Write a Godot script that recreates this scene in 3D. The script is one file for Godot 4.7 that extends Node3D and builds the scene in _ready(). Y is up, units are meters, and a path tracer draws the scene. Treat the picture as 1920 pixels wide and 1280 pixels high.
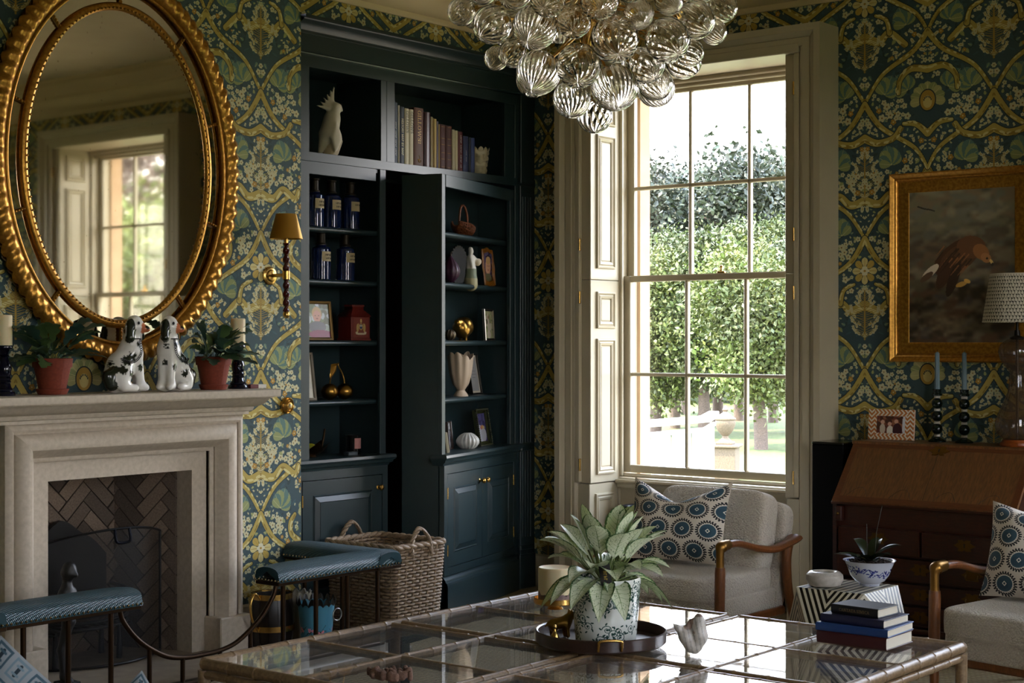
extends Node3D
# camera numbers taken from the photograph (1920x1280): focal length in pixels, horizon row, yaw and eye
const F := 2970.0
const HORIZON := 641.0
const EYE := Vector3(5.832, 1.45, 7.403)
const YAW := 39.06
var used := {}
var mats := {}
var wrap_rows := false
var rng := RandomNumberGenerator.new()

func _ready():
	rng.seed = 7
	var cam := Camera3D.new()
	cam.name = "camera"
	cam.position = EYE
	cam.rotation_degrees = Vector3(0, YAW, 0)
	cam.fov = rad_to_deg(2.0 * atan(640.0 / F))
	cam.near = 0.05
	cam.far = 400.0
	add_child(cam)
	cam.current = true
	var we := WorldEnvironment.new()
	we.name = "environment"
	var e := Environment.new()
	e.background_mode = Environment.BG_SKY
	var sm := ProceduralSkyMaterial.new()
	sm.sky_top_color = Color(0.80, 0.88, 1.0)
	sm.sky_horizon_color = Color(1.0, 0.965, 0.93)
	sm.sky_curve = 0.2
	sm.ground_bottom_color = Color(0.35, 0.36, 0.26)
	sm.ground_horizon_color = Color(0.5, 0.5, 0.4)
	sm.sky_energy_multiplier = 1.0
	sm.sun_angle_max = 1.0
	e.sky = Sky.new()
	e.sky.sky_material = sm
	e.background_energy_multiplier = 7.0
	e.tonemap_mode = Environment.TONE_MAPPER_LINEAR
	e.tonemap_exposure = 2.75
	e.sdfgi_enabled = true
	e.ssao_enabled = true
	e.ssil_enabled = true
	we.environment = e
	add_child(we)
	var sun := DirectionalLight3D.new()
	sun.name = "sun"
	sun.light_color = Color(1.0, 0.93, 0.8)
	sun.light_energy = 3.0
	sun.light_angular_distance = 1.0
	sun.shadow_enabled = true
	add_child(sun)
	sun.look_at_from_position(Vector3(-9, 30, 14), Vector3.ZERO)
	build_textures()
	build_room()
	build_window(1.146, 1)
	build_window(4.085, 2)
	build_window(0.0, 3, Vector3(7.4, 0, 2.3), -PI / 2)
	build_window(0.0, 4, Vector3(7.4, 0, 5.9), -PI / 2)
	build_outside()
	build_fireplace()
	build_mantel_things()
	build_hearth_things()
	build_bookcase()
	build_shelf_things()
	build_right()
	build_chairs()
	build_table()
	build_table_things()
	build_chandelier()

# ---------- pixels to places
func pray(x: float, y: float) -> Vector3:
	var t := deg_to_rad(YAW)
	var d := Vector3(-sin(t), 0, -cos(t))
	var r := Vector3(cos(t), 0, -sin(t))
	return d + r * ((x - 960.0) / F) - Vector3.UP * ((y - HORIZON) / F)
func onx(x: float, y: float, v: float) -> Vector3:
	var q := pray(x, y)
	return EYE + q * ((v - EYE.x) / q.x)
func ony(x: float, y: float, v: float) -> Vector3:
	var q := pray(x, y)
	return EYE + q * ((v - EYE.y) / q.y)
func onz(x: float, y: float, v: float) -> Vector3:
	var q := pray(x, y)
	return EYE + q * ((v - EYE.z) / q.z)
func atd(x: float, y: float, depth: float) -> Vector3:
	return EYE + pray(x, y) * depth

# ---------- mesh builder
class MB:
	var v := PackedVector3Array()
	var n := PackedVector3Array()
	var t := PackedVector2Array()
	var c := PackedColorArray()
	var ix := PackedInt32Array()
	var xf := Transform3D()
	var col := Color(1, 1, 1)
	func add(p: Vector3, nn: Vector3, uv := Vector2.ZERO) -> int:
		v.append(xf * p)
		n.append((xf.basis * nn).normalized())
		t.append(uv)
		c.append(col)
		return v.size() - 1
	func tri(a: Vector3, b: Vector3, d: Vector3, ua := Vector2.ZERO, ub := Vector2.ZERO, ud := Vector2.ZERO) -> void:
		var nn := (b - a).cross(d - a).normalized()
		var i := add(a, nn, ua)
		add(b, nn, ub)
		add(d, nn, ud)
		ix.append_array(PackedInt32Array([i, i + 2, i + 1]))
	func quad(a: Vector3, b: Vector3, d: Vector3, e: Vector3, uv := Rect2(0, 0, 1, 1)) -> void:
		var nn := (d - a).cross(e - b).normalized()
		var i := add(a, nn, Vector2(uv.position.x, uv.end.y))
		add(b, nn, uv.end)
		add(d, nn, Vector2(uv.end.x, uv.position.y))
		add(e, nn, uv.position)
		ix.append_array(PackedInt32Array([i, i + 2, i + 1, i, i + 3, i + 2]))
	# rows of points -> smooth surface; outward = along a row x along the rows
	func grid(rows: Array, wrap := false, uvs := Vector2(1, 1)) -> void:
		var m := rows.size()
		var k: int = rows[0].size()
		var acc := PackedVector3Array()
		acc.resize(m * k)
		var base := v.size()
		var kk := k if wrap else k - 1
		for i in m - 1:
			for j in kk:
				var j2 := (j + 1) % k
				var a: Vector3 = rows[i][j]
				var b: Vector3 = rows[i][j2]
				var d: Vector3 = rows[i + 1][j2]
				var e: Vector3 = rows[i + 1][j]
				var nn := (d - a).cross(e - b)
				acc[i * k + j] += nn
				acc[i * k + j2] += nn
				acc[(i + 1) * k + j2] += nn
				acc[(i + 1) * k + j] += nn
				var p := base + i * k + j
				var q := base + i * k + j2
				ix.append_array(PackedInt32Array([p, q + k, q, p, p + k, q + k]))
		for i in m:
			for j in k:
				var nn := acc[i * k + j]
				add(rows[i][j], nn if nn.length_squared() > 1e-20 else Vector3.UP, Vector2(float(j) / kk * uvs.x, (1.0 - float(i) / (m - 1)) * uvs.y))
	func box(p: Vector3, s: Vector3, bev := 0.0) -> void:
		var h := s / 2
		var b := minf(bev, minf(h.x, minf(h.y, h.z)) * 0.9)
		for ax in 3:
			var u := (ax + 1) % 3
			var w := (ax + 2) % 3
			for sg in [-1.0, 1.0]:
				var q := []
				for uw in [[-1, -1], [1, -1], [1, 1], [-1, 1]]:
					var r := Vector3()
					r[ax] = sg * h[ax]
					r[u] = uw[0] * (h[u] - b)
					r[w] = uw[1] * (h[w] - b)
					q.append(p + r)
				if sg > 0:
					quad(q[0], q[1], q[2], q[3])
				else:
					quad(q[3], q[2], q[1], q[0])
		if b <= 0.0:
			return
		for ax in 3:
			var u := (ax + 1) % 3
			var w := (ax + 2) % 3
			for su in [-1.0, 1.0]:
				for sw in [-1.0, 1.0]:
					var a := Vector3()
					a[u] = su * h[u]
					a[w] = sw * (h[w] - b)
					var d := Vector3()
					d[u] = su * (h[u] - b)
					d[w] = sw * h[w]
					var e := Vector3()
					e[ax] = h[ax] - b
					if su * sw > 0:
						quad(p + a - e, p + d - e, p + d + e, p + a + e)
					else:
						quad(p + d - e, p + a - e, p + a + e, p + d + e)
		for sx in [-1.0, 1.0]:
			for sy in [-1.0, 1.0]:
				for sz in [-1.0, 1.0]:
					var a := p + Vector3(sx * h.x, sy * (h.y - b), sz * (h.z - b))
					var d := p + Vector3(sx * (h.x - b), sy * h.y, sz * (h.z - b))
					var e := p + Vector3(sx * (h.x - b), sy * (h.y - b), sz * h.z)
					if sx * sy * sz > 0:
						tri(a, d, e)
					else:
						tri(a, e, d)
	func runs(pr: Array) -> Array:
		var out := []
		var cur := [pr[0]]
		for i in range(1, pr.size()):
			cur.append(pr[i])
			if i < pr.size() - 1:
				var a: Vector2 = (pr[i] - pr[i - 1]).normalized()
				var b: Vector2 = (pr[i + 1] - pr[i]).normalized()
				if a.dot(b) < 0.8:
					out.append(cur)
					cur = [pr[i]]
		out.append(cur)
		return out
	# profile of (radius, height), going up
	func lathe(pr: Array, seg := 24) -> void:
		for run in runs(pr):
			var rows := []
			for q in run:
				var row := PackedVector3Array()
				for j in seg + 1:
					var a := TAU * j / seg
					row.append(Vector3(q.x * cos(a), q.y, -q.x * sin(a)))
				rows.append(row)
			grid(rows)
	func tube(pts: Array, rad, seg := 8, caps := true) -> void:
		var rows := []
		var up := Vector3.UP
		var m := pts.size()
		for i in m:
			var d: Vector3 = (pts[mini(i + 1, m - 1)] - pts[maxi(i - 1, 0)]).normalized()
			if i == 0:
				up = Vector3.UP if absf(d.y) < 0.9 else Vector3.RIGHT
			var s := d.cross(up).normalized()
			up = s.cross(d).normalized()
			var r: float = rad[i] if rad is Array or rad is PackedFloat32Array else rad
			var row := PackedVector3Array()
			for j in seg + 1:
				var a := TAU * j / seg
				row.append(pts[i] + (s * cos(a) + up * sin(a)) * r)
			rows.append(row)
		grid(rows)
		if caps:
			for z in [0, m - 1]:
				var row: PackedVector3Array = rows[z]
				for j in seg:
					if z == 0:
						tri(pts[z], row[j + 1], row[j])
					else:
						tri(pts[z], row[j], row[j + 1])
	func ball(p: Vector3, r: Vector3, su := 14, sv := 9) -> void:
		var rows := []
		for i in sv + 1:
			var th := -PI / 2 + PI * i / sv
			var row := PackedVector3Array()
			for j in su + 1:
				var a := TAU * j / su
				row.append(p + Vector3(r.x * cos(th) * cos(a), r.y * sin(th), -r.z * cos(th) * sin(a)))
			rows.append(row)
		grid(rows)
	# polygon in local xy pulled from z0 to z1
	func prism(poly: PackedVector2Array, z0: float, z1: float) -> void:
		var tr := Geometry2D.triangulate_polygon(poly)
		var ccw := not Geometry2D.is_polygon_clockwise(poly)
		var bb := Rect2(poly[0], Vector2.ZERO)
		for q in poly:
			bb = bb.expand(q)
		for k in range(0, tr.size(), 3):
			var p := [poly[tr[k]], poly[tr[k + 1]], poly[tr[k + 2]]]
			if (p[1] - p[0]).cross(p[2] - p[0]) < 0:
				p = [p[0], p[2], p[1]]
			var u := []
			for q in p:
				u.append(Vector2((q.x - bb.position.x) / bb.size.x, 1.0 - (q.y - bb.position.y) / bb.size.y))
			tri(Vector3(p[0].x, p[0].y, z1), Vector3(p[1].x, p[1].y, z1), Vector3(p[2].x, p[2].y, z1), u[0], u[1], u[2])
			tri(Vector3(p[0].x, p[0].y, z0), Vector3(p[2].x, p[2].y, z0), Vector3(p[1].x, p[1].y, z0), u[0], u[2], u[1])
		for i in poly.size():
			var a := poly[i]
			var b := poly[(i + 1) % poly.size()]
			if not ccw:
				var s := a
				a = b
				b = s
			quad(Vector3(a.x, a.y, z0), Vector3(b.x, b.y, z0), Vector3(b.x, b.y, z1), Vector3(a.x, a.y, z1))
	# moulding profile of (out from the inner edge, height) round a rectangle in local xy; open: no bottom side, the legs reach y = foot
	func frame(pr: Array, w: float, h: float, open := false, foot := 0.0) -> void:
		var sides := [[1, -1, 1, 1], [1, 1, -1, 1], [-1, 1, -1, -1], [-1, -1, 1, -1]]
		for k in (3 if open else 4):
			var s: Array = sides[k]
			for run in runs(pr):
				var rows := [PackedVector3Array(), PackedVector3Array()]
				for q in run:
					for z in 2:
						var y: float = s[z * 2 + 1] * (h / 2 + q.x)
						if open and s[z * 2 + 1] < 0:
							y = foot
						rows[z].append(Vector3(s[z * 2] * (w / 2 + q.x), y, q.y))
				grid([rows[1], rows[0]])
	# straight moulding: profile (x out, y up) from a to b; out = horizontal direction of x
	func mould(pr: Array, a: Vector3, b: Vector3, out: Vector3, ma := 0.0, mb := 0.0) -> void:
		var d := (b - a).normalized()
		for run in runs(pr):
			var ra := PackedVector3Array()
			var rb := PackedVector3Array()
			for q in run:
				ra.append(a + out * q.x + Vector3.UP * q.y + d * (q.x * ma))
				rb.append(b + out * q.x + Vector3.UP * q.y - d * (q.x * mb))
			grid([ra, rb])
	func mesh() -> ArrayMesh:
		var a := []
		a.resize(Mesh.ARRAY_MAX)
		a[Mesh.ARRAY_VERTEX] = v
		a[Mesh.ARRAY_NORMAL] = n
		a[Mesh.ARRAY_TEX_UV] = t
		a[Mesh.ARRAY_COLOR] = c
		a[Mesh.ARRAY_INDEX] = ix
		var m := ArrayMesh.new()
		m.add_surface_from_arrays(Mesh.PRIMITIVE_TRIANGLES, a)
		return m

# smooth union of tapered capsules [a, b, ra, rb, colour] meshed as surface nets
func blobs(caps: Array, cell: float, k: float) -> MB:
	var lo := Vector3.INF
	var hi := -Vector3.INF
	for q in caps:
		var r: float = maxf(q[2], q[3]) + cell * 3
		lo = lo.min(q[0] - Vector3.ONE * r).min(q[1] - Vector3.ONE * r)
		hi = hi.max(q[0] + Vector3.ONE * r).max(q[1] + Vector3.ONE * r)
	var nx := int((hi.x - lo.x) / cell) + 2
	var ny := int((hi.y - lo.y) / cell) + 2
	var nz := int((hi.z - lo.z) / cell) + 2
	var f := PackedFloat32Array()
	f.resize(nx * ny * nz)
	f.fill(1.0)
	var best := PackedFloat32Array()
	best.resize(nx * ny * nz)
	best.fill(1.0)
	var who := PackedInt32Array()
	who.resize(nx * ny * nz)
	for qi in caps.size():
		var q: Array = caps[qi]
		var a: Vector3 = q[0]
		var ab: Vector3 = q[1] - a
		var l2 := maxf(ab.length_squared(), 1e-9)
		var r: float = maxf(q[2], q[3]) + k * 1.5 + cell * 2
		var l: Vector3 = ((a.min(q[1]) - Vector3.ONE * r - lo) / cell).max(Vector3.ZERO)
		var h: Vector3 = (a.max(q[1]) + Vector3.ONE * r - lo) / cell
		for x in range(int(l.x), mini(nx, int(h.x) + 1)):
			for y in range(int(l.y), mini(ny, int(h.y) + 1)):
				for z in range(int(l.z), mini(nz, int(h.z) + 1)):
					var p := lo + Vector3(x, y, z) * cell - a
					var s := clampf(p.dot(ab) / l2, 0.0, 1.0)
					var d := (p - ab * s).length() - lerpf(q[2], q[3], s)
					var i := (x * ny + y) * nz + z
					if d < best[i]:
						best[i] = d
						who[i] = qi
					var o := f[i]
					var g := maxf(k - absf(o - d), 0.0) / k
					f[i] = minf(o, d) - g * g * k * 0.25
	var mb := MB.new()
	var idx := PackedInt32Array()
	idx.resize(nx * ny * nz)
	idx.fill(-1)
	var pts := PackedVector3Array()
	var cols := PackedColorArray()
	for x in nx - 1:
		for y in ny - 1:
			for z in nz - 1:
				var b := (x * ny + y) * nz + z
				var s := 0
				var sum := Vector3.ZERO
				var c := 0
				for e in 8:
					if f[b + (e & 1) * ny * nz + ((e >> 1) & 1) * nz + (e >> 2)] < 0:
						s += 1
				if s == 0 or s == 8:
					continue
				for e in 12:
					var ax := e >> 2
					var o1 := e & 1
					var o2 := (e >> 1) & 1
					var p := Vector3()
					p[(ax + 1) % 3] = o1
					p[(ax + 2) % 3] = o2
					var p2 := p
					p2[ax] = 1
					var fa := f[b + int(p.x) * ny * nz + int(p.y) * nz + int(p.z)]
					var fb := f[b + int(p2.x) * ny * nz + int(p2.y) * nz + int(p2.z)]
					if (fa < 0) != (fb < 0):
						sum += p.lerp(p2, fa / (fa - fb))
						c += 1
				idx[b] = pts.size()
				pts.append(lo + (Vector3(x, y, z) + sum / c) * cell)
				cols.append(caps[who[b]][4] if caps[who[b]].size() > 4 else Color.WHITE)
	var acc := PackedVector3Array()
	acc.resize(pts.size())
	var st := [ny * nz, nz, 1]
	for x in range(1, nx - 1):
		for y in range(1, ny - 1):
			for z in range(1, nz - 1):
				var b := (x * ny + y) * nz + z
				for ax in 3:
					var fa := f[b]
					var fb := f[b + st[ax]]
					if (fa < 0) == (fb < 0):
						continue
					var u: int = st[(ax + 1) % 3]
					var w: int = st[(ax + 2) % 3]
					var q := [idx[b - u - w], idx[b - w], idx[b], idx[b - u]]
					if q[0] < 0 or q[1] < 0 or q[2] < 0 or q[3] < 0:
						continue
					if fa >= 0:
						q = [q[3], q[2], q[1], q[0]]
					var nn := (pts[q[2]] - pts[q[0]]).cross(pts[q[3]] - pts[q[1]])
					for g in q:
						acc[g] += nn
					mb.ix.append_array(PackedInt32Array([q[0], q[2], q[1], q[0], q[3], q[2]]))
	for i in pts.size():
		mb.col = cols[i]
		mb.add(pts[i], acc[i] if acc[i].length_squared() > 1e-20 else Vector3.UP)
	mb.col = Color.WHITE
	return mb

# ---------- things
func numbered(called: String) -> String:
	used[called] = used.get(called, -1) + 1
	return called if used[called] == 0 else "%s_%03d" % [called, used[called]]
func tag(o: Node, label: String, category: String, group := "") -> Node:
	o.set_meta("label", label)
	o.set_meta("category", category)
	if group:
		o.set_meta("group", group)
	return o
func thing(called: String, label: String, category: String, at := Vector3.ZERO, turn := 0.0, group := "") -> Node3D:
	var o := Node3D.new()
	o.name = numbered(called)
	add_child(o)
	o.position = at
	o.rotation.y = turn
	tag(o, label, category, group)
	return o
func part(parent: Node, called: String, mb, m: Material, label := "") -> MeshInstance3D:
	var o := MeshInstance3D.new()
	o.name = numbered(called) if parent == self else called
	o.mesh = mb.mesh() if mb is MB else mb
	o.material_override = m
	parent.add_child(o, true)
	if label:
		o.set_meta("label", label)
	return o
func struct(called: String, mb, m: Material, parent: Node = self) -> MeshInstance3D:
	var o := part(parent, called, mb, m)
	if parent == self:
		o.set_meta("kind", "structure")
	return o
func copy(o: Node3D, at: Vector3, turn := 0.0, label := "") -> Node3D:
	var c := o.duplicate()
	c.name = numbered(str(o.name).rstrip("_0123456789"))
	add_child(c)
	c.position = at
	c.rotation.y = turn
	if label:
		c.set_meta("label", label)
	return c
func write(parent: Node, called: String, text: String, size: float, m: Material, xf: Transform3D, serif := true) -> MeshInstance3D:
	var tm := TextMesh.new()
	var f := SystemFont.new()
	f.font_names = PackedStringArray(["Droid Serif" if serif else "Droid Sans"])
	tm.font = f
	tm.text = text
	tm.font_size = 32
	tm.pixel_size = size / 32.0
	tm.depth = 0.0006
	tm.curve_step = 2.0
	var o := MeshInstance3D.new()
	o.name = called
	o.mesh = tm
	o.material_override = m
	parent.add_child(o, true)
	o.transform = xf
	return o

# lettering too small to read in the photograph: a row of strokes
func marks(parent: Node, called: String, n: int, step: float, h: float, m: Material, xf: Transform3D) -> void:
	var mb := MB.new()
	mb.xf = xf
	for k in n:
		if k % 6 == 5:
			continue
		var x := (k - (n - 1) / 2.0) * step
		mb.box(Vector3(x - step * 0.22, 0, 0), Vector3(step * 0.22, h, 0.0006))
		mb.box(Vector3(x + step * 0.1, h * (0.32 if k % 3 else -0.1), 0), Vector3(step * 0.45, h * 0.22, 0.0006))
		if k % 2:
			mb.box(Vector3(x + step * 0.22, -h * 0.1, 0), Vector3(step * 0.2, h * 0.7, 0.0006))
	part(parent, called, mb, m).set_meta("kind", "stuff")

# ---------- materials and textures
func mt(key: String, col: Color, rough := 0.6, metal := 0.0) -> StandardMaterial3D:
	if mats.has(key):
		return mats[key]
	var m := StandardMaterial3D.new()
	m.resource_name = key
	m.albedo_color = col
	m.roughness = rough
	m.metallic = metal
	mats[key] = m
	return m
func triplanar(m: StandardMaterial3D, scale: float, world := false) -> void:
	m.uv1_triplanar = true
	m.uv1_world_triplanar = world
	m.uv1_scale = Vector3.ONE * scale
	m.uv1_triplanar_sharpness = 6.0
func noise(freq: float, sd: int, size := 256, kind := FastNoiseLite.TYPE_SIMPLEX_SMOOTH, oct := 4) -> Image:
	var nz := FastNoiseLite.new()
	nz.seed = sd
	nz.noise_type = kind
	nz.frequency = freq
	nz.fractal_octaves = oct
	return nz.get_seamless_image(size, size)
func ramp(im: Image, stops: Array) -> ImageTexture:
	var lut := []
	for i in 256:
		var x := i / 255.0 * (stops.size() - 1)
		var k := mini(int(x), stops.size() - 2)
		lut.append(stops[k].lerp(stops[k + 1], x - k))
	var d := im.get_data()
	var out := PackedByteArray()
	out.resize(d.size() * 3)
	for i in d.size():
		var c: Color = lut[d[i]]
		out[i * 3] = c.r8
		out[i * 3 + 1] = c.g8
		out[i * 3 + 2] = c.b8
	return ImageTexture.create_from_image(Image.create_from_data(im.get_width(), im.get_height(), false, Image.FORMAT_RGB8, out))
func grain(key: String, c1: Color, c2: Color, scale: float, rough := 0.6, freq := 0.02, bump := 0.0, world := false) -> StandardMaterial3D:
	if mats.has(key):
		return mats[key]
	var m := mt(key, Color.WHITE, rough)
	var im := noise(freq, key.hash() % 1000, 256)
	m.albedo_texture = ramp(im, [c1, c2])
	if bump > 0.0:
		m.heightmap_enabled = true
		m.heightmap_scale = bump
		m.heightmap_texture = ImageTexture.create_from_image(im)
	triplanar(m, scale, world)
	return m
func wood(key: String, c1: Color, c2: Color, stretch: Vector3, rough := 0.4) -> StandardMaterial3D:
	if mats.has(key):
		return mats[key]
	var m := mt(key, Color.WHITE, rough)
	m.albedo_texture = ramp(noise(0.02, key.hash() % 1000, 256, FastNoiseLite.TYPE_SIMPLEX_SMOOTH, 5), [c1, c2, c1.lerp(c2, 0.4), c2])
	triplanar(m, 1.0)
	m.uv1_scale = stretch
	return m
func hexc(s: String) -> Color:
	return Color.html(s)
func blank(w: int, h: int, c: Color) -> Image:
	var im := Image.create(w, h, false, Image.FORMAT_RGB8)
	im.fill(c)
	return im
func dab(im: Image, x: float, y: float, rx: float, ry: float, ang: float, c: Color) -> void:
	var r := maxf(rx, ry)
	var ca := cos(ang)
	var sa := sin(ang)
	var hh := im.get_height()
	for py0 in range(int(y - r) - 1 if wrap_rows else maxi(0, int(y - r)), int(y + r) + 2 if wrap_rows else mini(hh, int(y + r) + 2)):
		var py := posmod(py0, hh)
		for px in range(maxi(0, int(x - r)), mini(im.get_width(), int(x + r) + 2)):
			var dx := px - x
			var dy := py0 - y
			var u := (dx * ca + dy * sa) / rx
			var w := (dy * ca - dx * sa) / ry
			if u * u + w * w <= 1.0:
				im.set_pixel(px, py, c)
func stroke(im: Image, pts: Array, r0: float, r1: float, c: Color) -> void:
	for i in pts.size() - 1:
		var a: Vector2 = pts[i]
		var b: Vector2 = pts[i + 1]
		var m := maxi(1, int(a.distance_to(b) / maxf(1.0, r0 * 0.5)))
		for k in m + 1:
			var p := a.lerp(b, float(k) / m)
			var r := lerpf(r0, r1, (i + float(k) / m) / (pts.size() - 1))
			dab(im, p.x, p.y, r, r, 0, c)
func tex(im: Image) -> ImageTexture:
	return ImageTexture.create_from_image(im)
func picmat(key: String, im: Image, rough := 0.5) -> StandardMaterial3D:
	var m := mt(key, Color.WHITE, rough)
	m.albedo_texture = tex(im)
	return m
func curve(pts: Array, steps := 8) -> Array:
	var out := []
	for i in pts.size() - 1:
		var p0 = pts[maxi(i - 1, 0)]
		var p1 = pts[i]
		var p2 = pts[i + 1]
		var p3 = pts[mini(i + 2, pts.size() - 1)]
		for k in steps:
			out.append(p1.cubic_interpolate(p2, p0, p3, float(k) / steps))
	out.append(pts[-1])
	return out
func arc(cx: float, cy: float, r: float, a0: float, a1: float, nn: int) -> Array:
	var out := []
	for i in nn + 1:
		var a := deg_to_rad(lerpf(a0, a1, float(i) / nn))
		out.append(Vector2(cx + r * cos(a), cy + r * sin(a)))
	return out
# ---------- shared textures
var wallpaper: StandardMaterial3D
var joinery: StandardMaterial3D
var teal: StandardMaterial3D
var gold: StandardMaterial3D
var brass: StandardMaterial3D
var darkwood: StandardMaterial3D
var glass: StandardMaterial3D
var fabric_dots: StandardMaterial3D

func flower(im: Image, x: float, y: float, r: float, c: Color, eye: Color) -> void:
	for k in 5:
		var a := TAU * k / 5 + x
		dab(im, x + cos(a) * r * 0.62, y + sin(a) * r * 0.62, r * 0.52, r * 0.46, a, c)
	dab(im, x, y, r * 0.25, r * 0.25, 0, eye)
func bell(im: Image, x: float, y: float, r: float, ang: float, c: Color, inner: Color) -> void:
	dab(im, x, y, r, r * 0.62, ang, c)
	for s in [-1.0, 0.0, 1.0]:
		dab(im, x + cos(ang + s * 0.55) * r * 0.95, y + sin(ang + s * 0.55) * r * 0.95, r * 0.45, r * 0.2, ang + s * 0.5, c)
	dab(im, x + cos(ang) * r * 0.2, y + sin(ang) * r * 0.2, r * 0.45, r * 0.2, ang, inner)
func leaf2(im: Image, x: float, y: float, l: float, ang: float, c: Color, vein: Color) -> void:
	for k in 9:
		var s := k / 8.0
		var w := l * 0.3 * sin(PI * pow(s, 0.8)) + 1.5
		for sd in [-1.0, 1.0]:
			dab(im, x + cos(ang) * l * s + cos(ang + sd * 0.9) * w * 0.55, y + sin(ang) * l * s + sin(ang + sd * 0.9) * w * 0.55, w * 0.75 + 1, w * 0.34 + 1, ang + sd * 0.8, c)
	stroke(im, [Vector2(x, y), Vector2(x + cos(ang) * l, y + sin(ang) * l)], 1.6, 0.8, vein)
func branch(im: Image, pts: Array, r: float) -> void:
	var p := curve(pts, 10)
	r *= 1.8
	stroke(im, p, r + 3.5, r * 0.55 + 3.5, hexc("1d2a2c"))
	stroke(im, p, r, r * 0.55, hexc("bda652"))
	for i in range(0, p.size() - 1):
		var d: Vector2 = (p[i + 1] - p[i]).normalized().orthogonal()
		if rng.randf() < 0.7:
			dab(im, p[i].x + d.x * r * rng.randf_range(0.1, 0.7), p[i].y + d.y * r * rng.randf_range(0.1, 0.7), r * 0.7, r * 0.28, (p[i + 1] - p[i]).angle(), hexc("ddd293") if rng.randf() < 0.6 else hexc("9a8236"))
func make_wallpaper() -> void:
	rng.seed = 21
	wrap_rows = true
	var W := 352
	var H := 1408
	var im := blank(W, H, hexc("3a5259"))
	var cream := hexc("d2cda6")
	var sage := hexc("97a06a")
	var sea := hexc("5f8079")
	var ochre := hexc("b8923c")
	for k in 260:
		dab(im, rng.randf() * W, rng.randf() * H, rng.randf_range(6, 26), rng.randf_range(3, 9), rng.randf() * PI, hexc("3f5d66") if rng.randf() < 0.5 else hexc("2f4449"))
	var taken := []
	# feathery leaf sprays
	for q in [[120, 660, -1.2], [240, 1010, -2.0], [200, 1380, -1.3], [220, 330, -1.9], [110, 1000, -0.9]]:
		for k in 7:
			var a: float = q[2] + (k - 3) * 0.38
			leaf2(im, q[0], q[1], 105.0 - absf(k - 3) * 12, a, sea if k % 2 else sage, hexc("c9c48f"))
		taken.append(Vector3(q[0] + cos(q[2]) * 60, q[1] + sin(q[2]) * 60, 85))
	# ochre boughs
	for b in [[[Vector2(0, 0), Vector2(70, 95), Vector2(250, 210), Vector2(352, 350)], 9.0], [[Vector2(352, 350), Vector2(262, 480), Vector2(70, 600), Vector2(0, 704)], 9.0], [[Vector2(0, 704), Vector2(80, 800), Vector2(250, 905), Vector2(352, 1050)], 9.0], [[Vector2(352, 1050), Vector2(255, 1180), Vector2(70, 1300), Vector2(0, 1408)], 9.0], [[Vector2(352, 150), Vector2(270, 170), Vector2(200, 120), Vector2(120, 160), Vector2(96, 120)], 13.0], [[Vector2(0, 560), Vector2(70, 520), Vector2(140, 470), Vector2(150, 410), Vector2(120, 370)], 11.0], [[Vector2(352, 700), Vector2(270, 730), Vector2(210, 690), Vector2(120, 760)], 14.0], [[Vector2(0, 900), Vector2(90, 890), Vector2(150, 940), Vector2(160, 1010)], 11.0], [[Vector2(352, 1230), Vector2(280, 1260), Vector2(190, 1240), Vector2(150, 1190)], 12.0], [[Vector2(0, 1230), Vector2(60, 1180), Vector2(130, 1170)], 10.0], [[Vector2(210, 690), Vector2(230, 620), Vector2(290, 590)], 8.0]]:
		branch(im, b[0], b[1])
		for p in curve(b[0], 6):
			taken.append(Vector3(p.x, p.y, b[1] * 1.7 + 4))
	# palmettes on the axis x = 0, bell trees and medallions on the axis x = 352
	for y0 in [350, 1060]:
		for k in 9:
			var a := -PI / 2 + (k - 4) * 0.42
			leaf2(im, cos(a) * 26, y0 + sin(a) * 26, 70, a, sage if k % 2 else hexc("b9b47c"), hexc("d9cf96"))
		dab(im, 0, y0, 46, 58, 0, hexc("243236"))
		dab(im, 0, y0, 40, 52, 0, ochre)
		dab(im, 0, y0 + 8, 24, 32, 0, hexc("d9c67f"))
		for k in 6:
			dab(im, cos(-0.3 - k * 0.45) * 20, y0 + 4 + sin(-0.3 - k * 0.45) * 22, 3, 5, 0, hexc("26302e"))
		taken.append(Vector3(0, y0, 112))
	for y0 in [880, 1560]:
		stroke(im, [Vector2(351, y0), Vector2(351, y0 - 260)], 5, 3, ochre)
		for k in 26:
			var s := k / 25.0
			var w := 105.0 * sin(PI * pow(s, 0.7)) * rng.randf_range(0.25, 1.0)
			var p := Vector2(348 - w, y0 - 20 - s * 250)
			stroke(im, [Vector2(350, p.y + 24), p], 1.8, 1.2, hexc("a08a4a"))
			bell(im, p.x, p.y, 12, -PI / 2 - rng.randf_range(-0.2, 0.9), cream, hexc("c9a552"))
		taken.append(Vector3(330, y0 - 70, 100))
		taken.append(Vector3(330, y0 - 170, 90))
	dab(im, 352, 520, 52, 70, 0, hexc("26343a"))
	for k in 8:
		leaf2(im, 352 + cos(k * 0.785) * 18, 520 + sin(k * 0.785) * 18, 52, k * 0.785, hexc("c7a94f") if k % 2 else hexc("dccd8d"), ochre)
	flower(im, 350, 520, 22, hexc("e4dfc0"), ochre)
	taken.append(Vector3(352, 520, 70))
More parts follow.
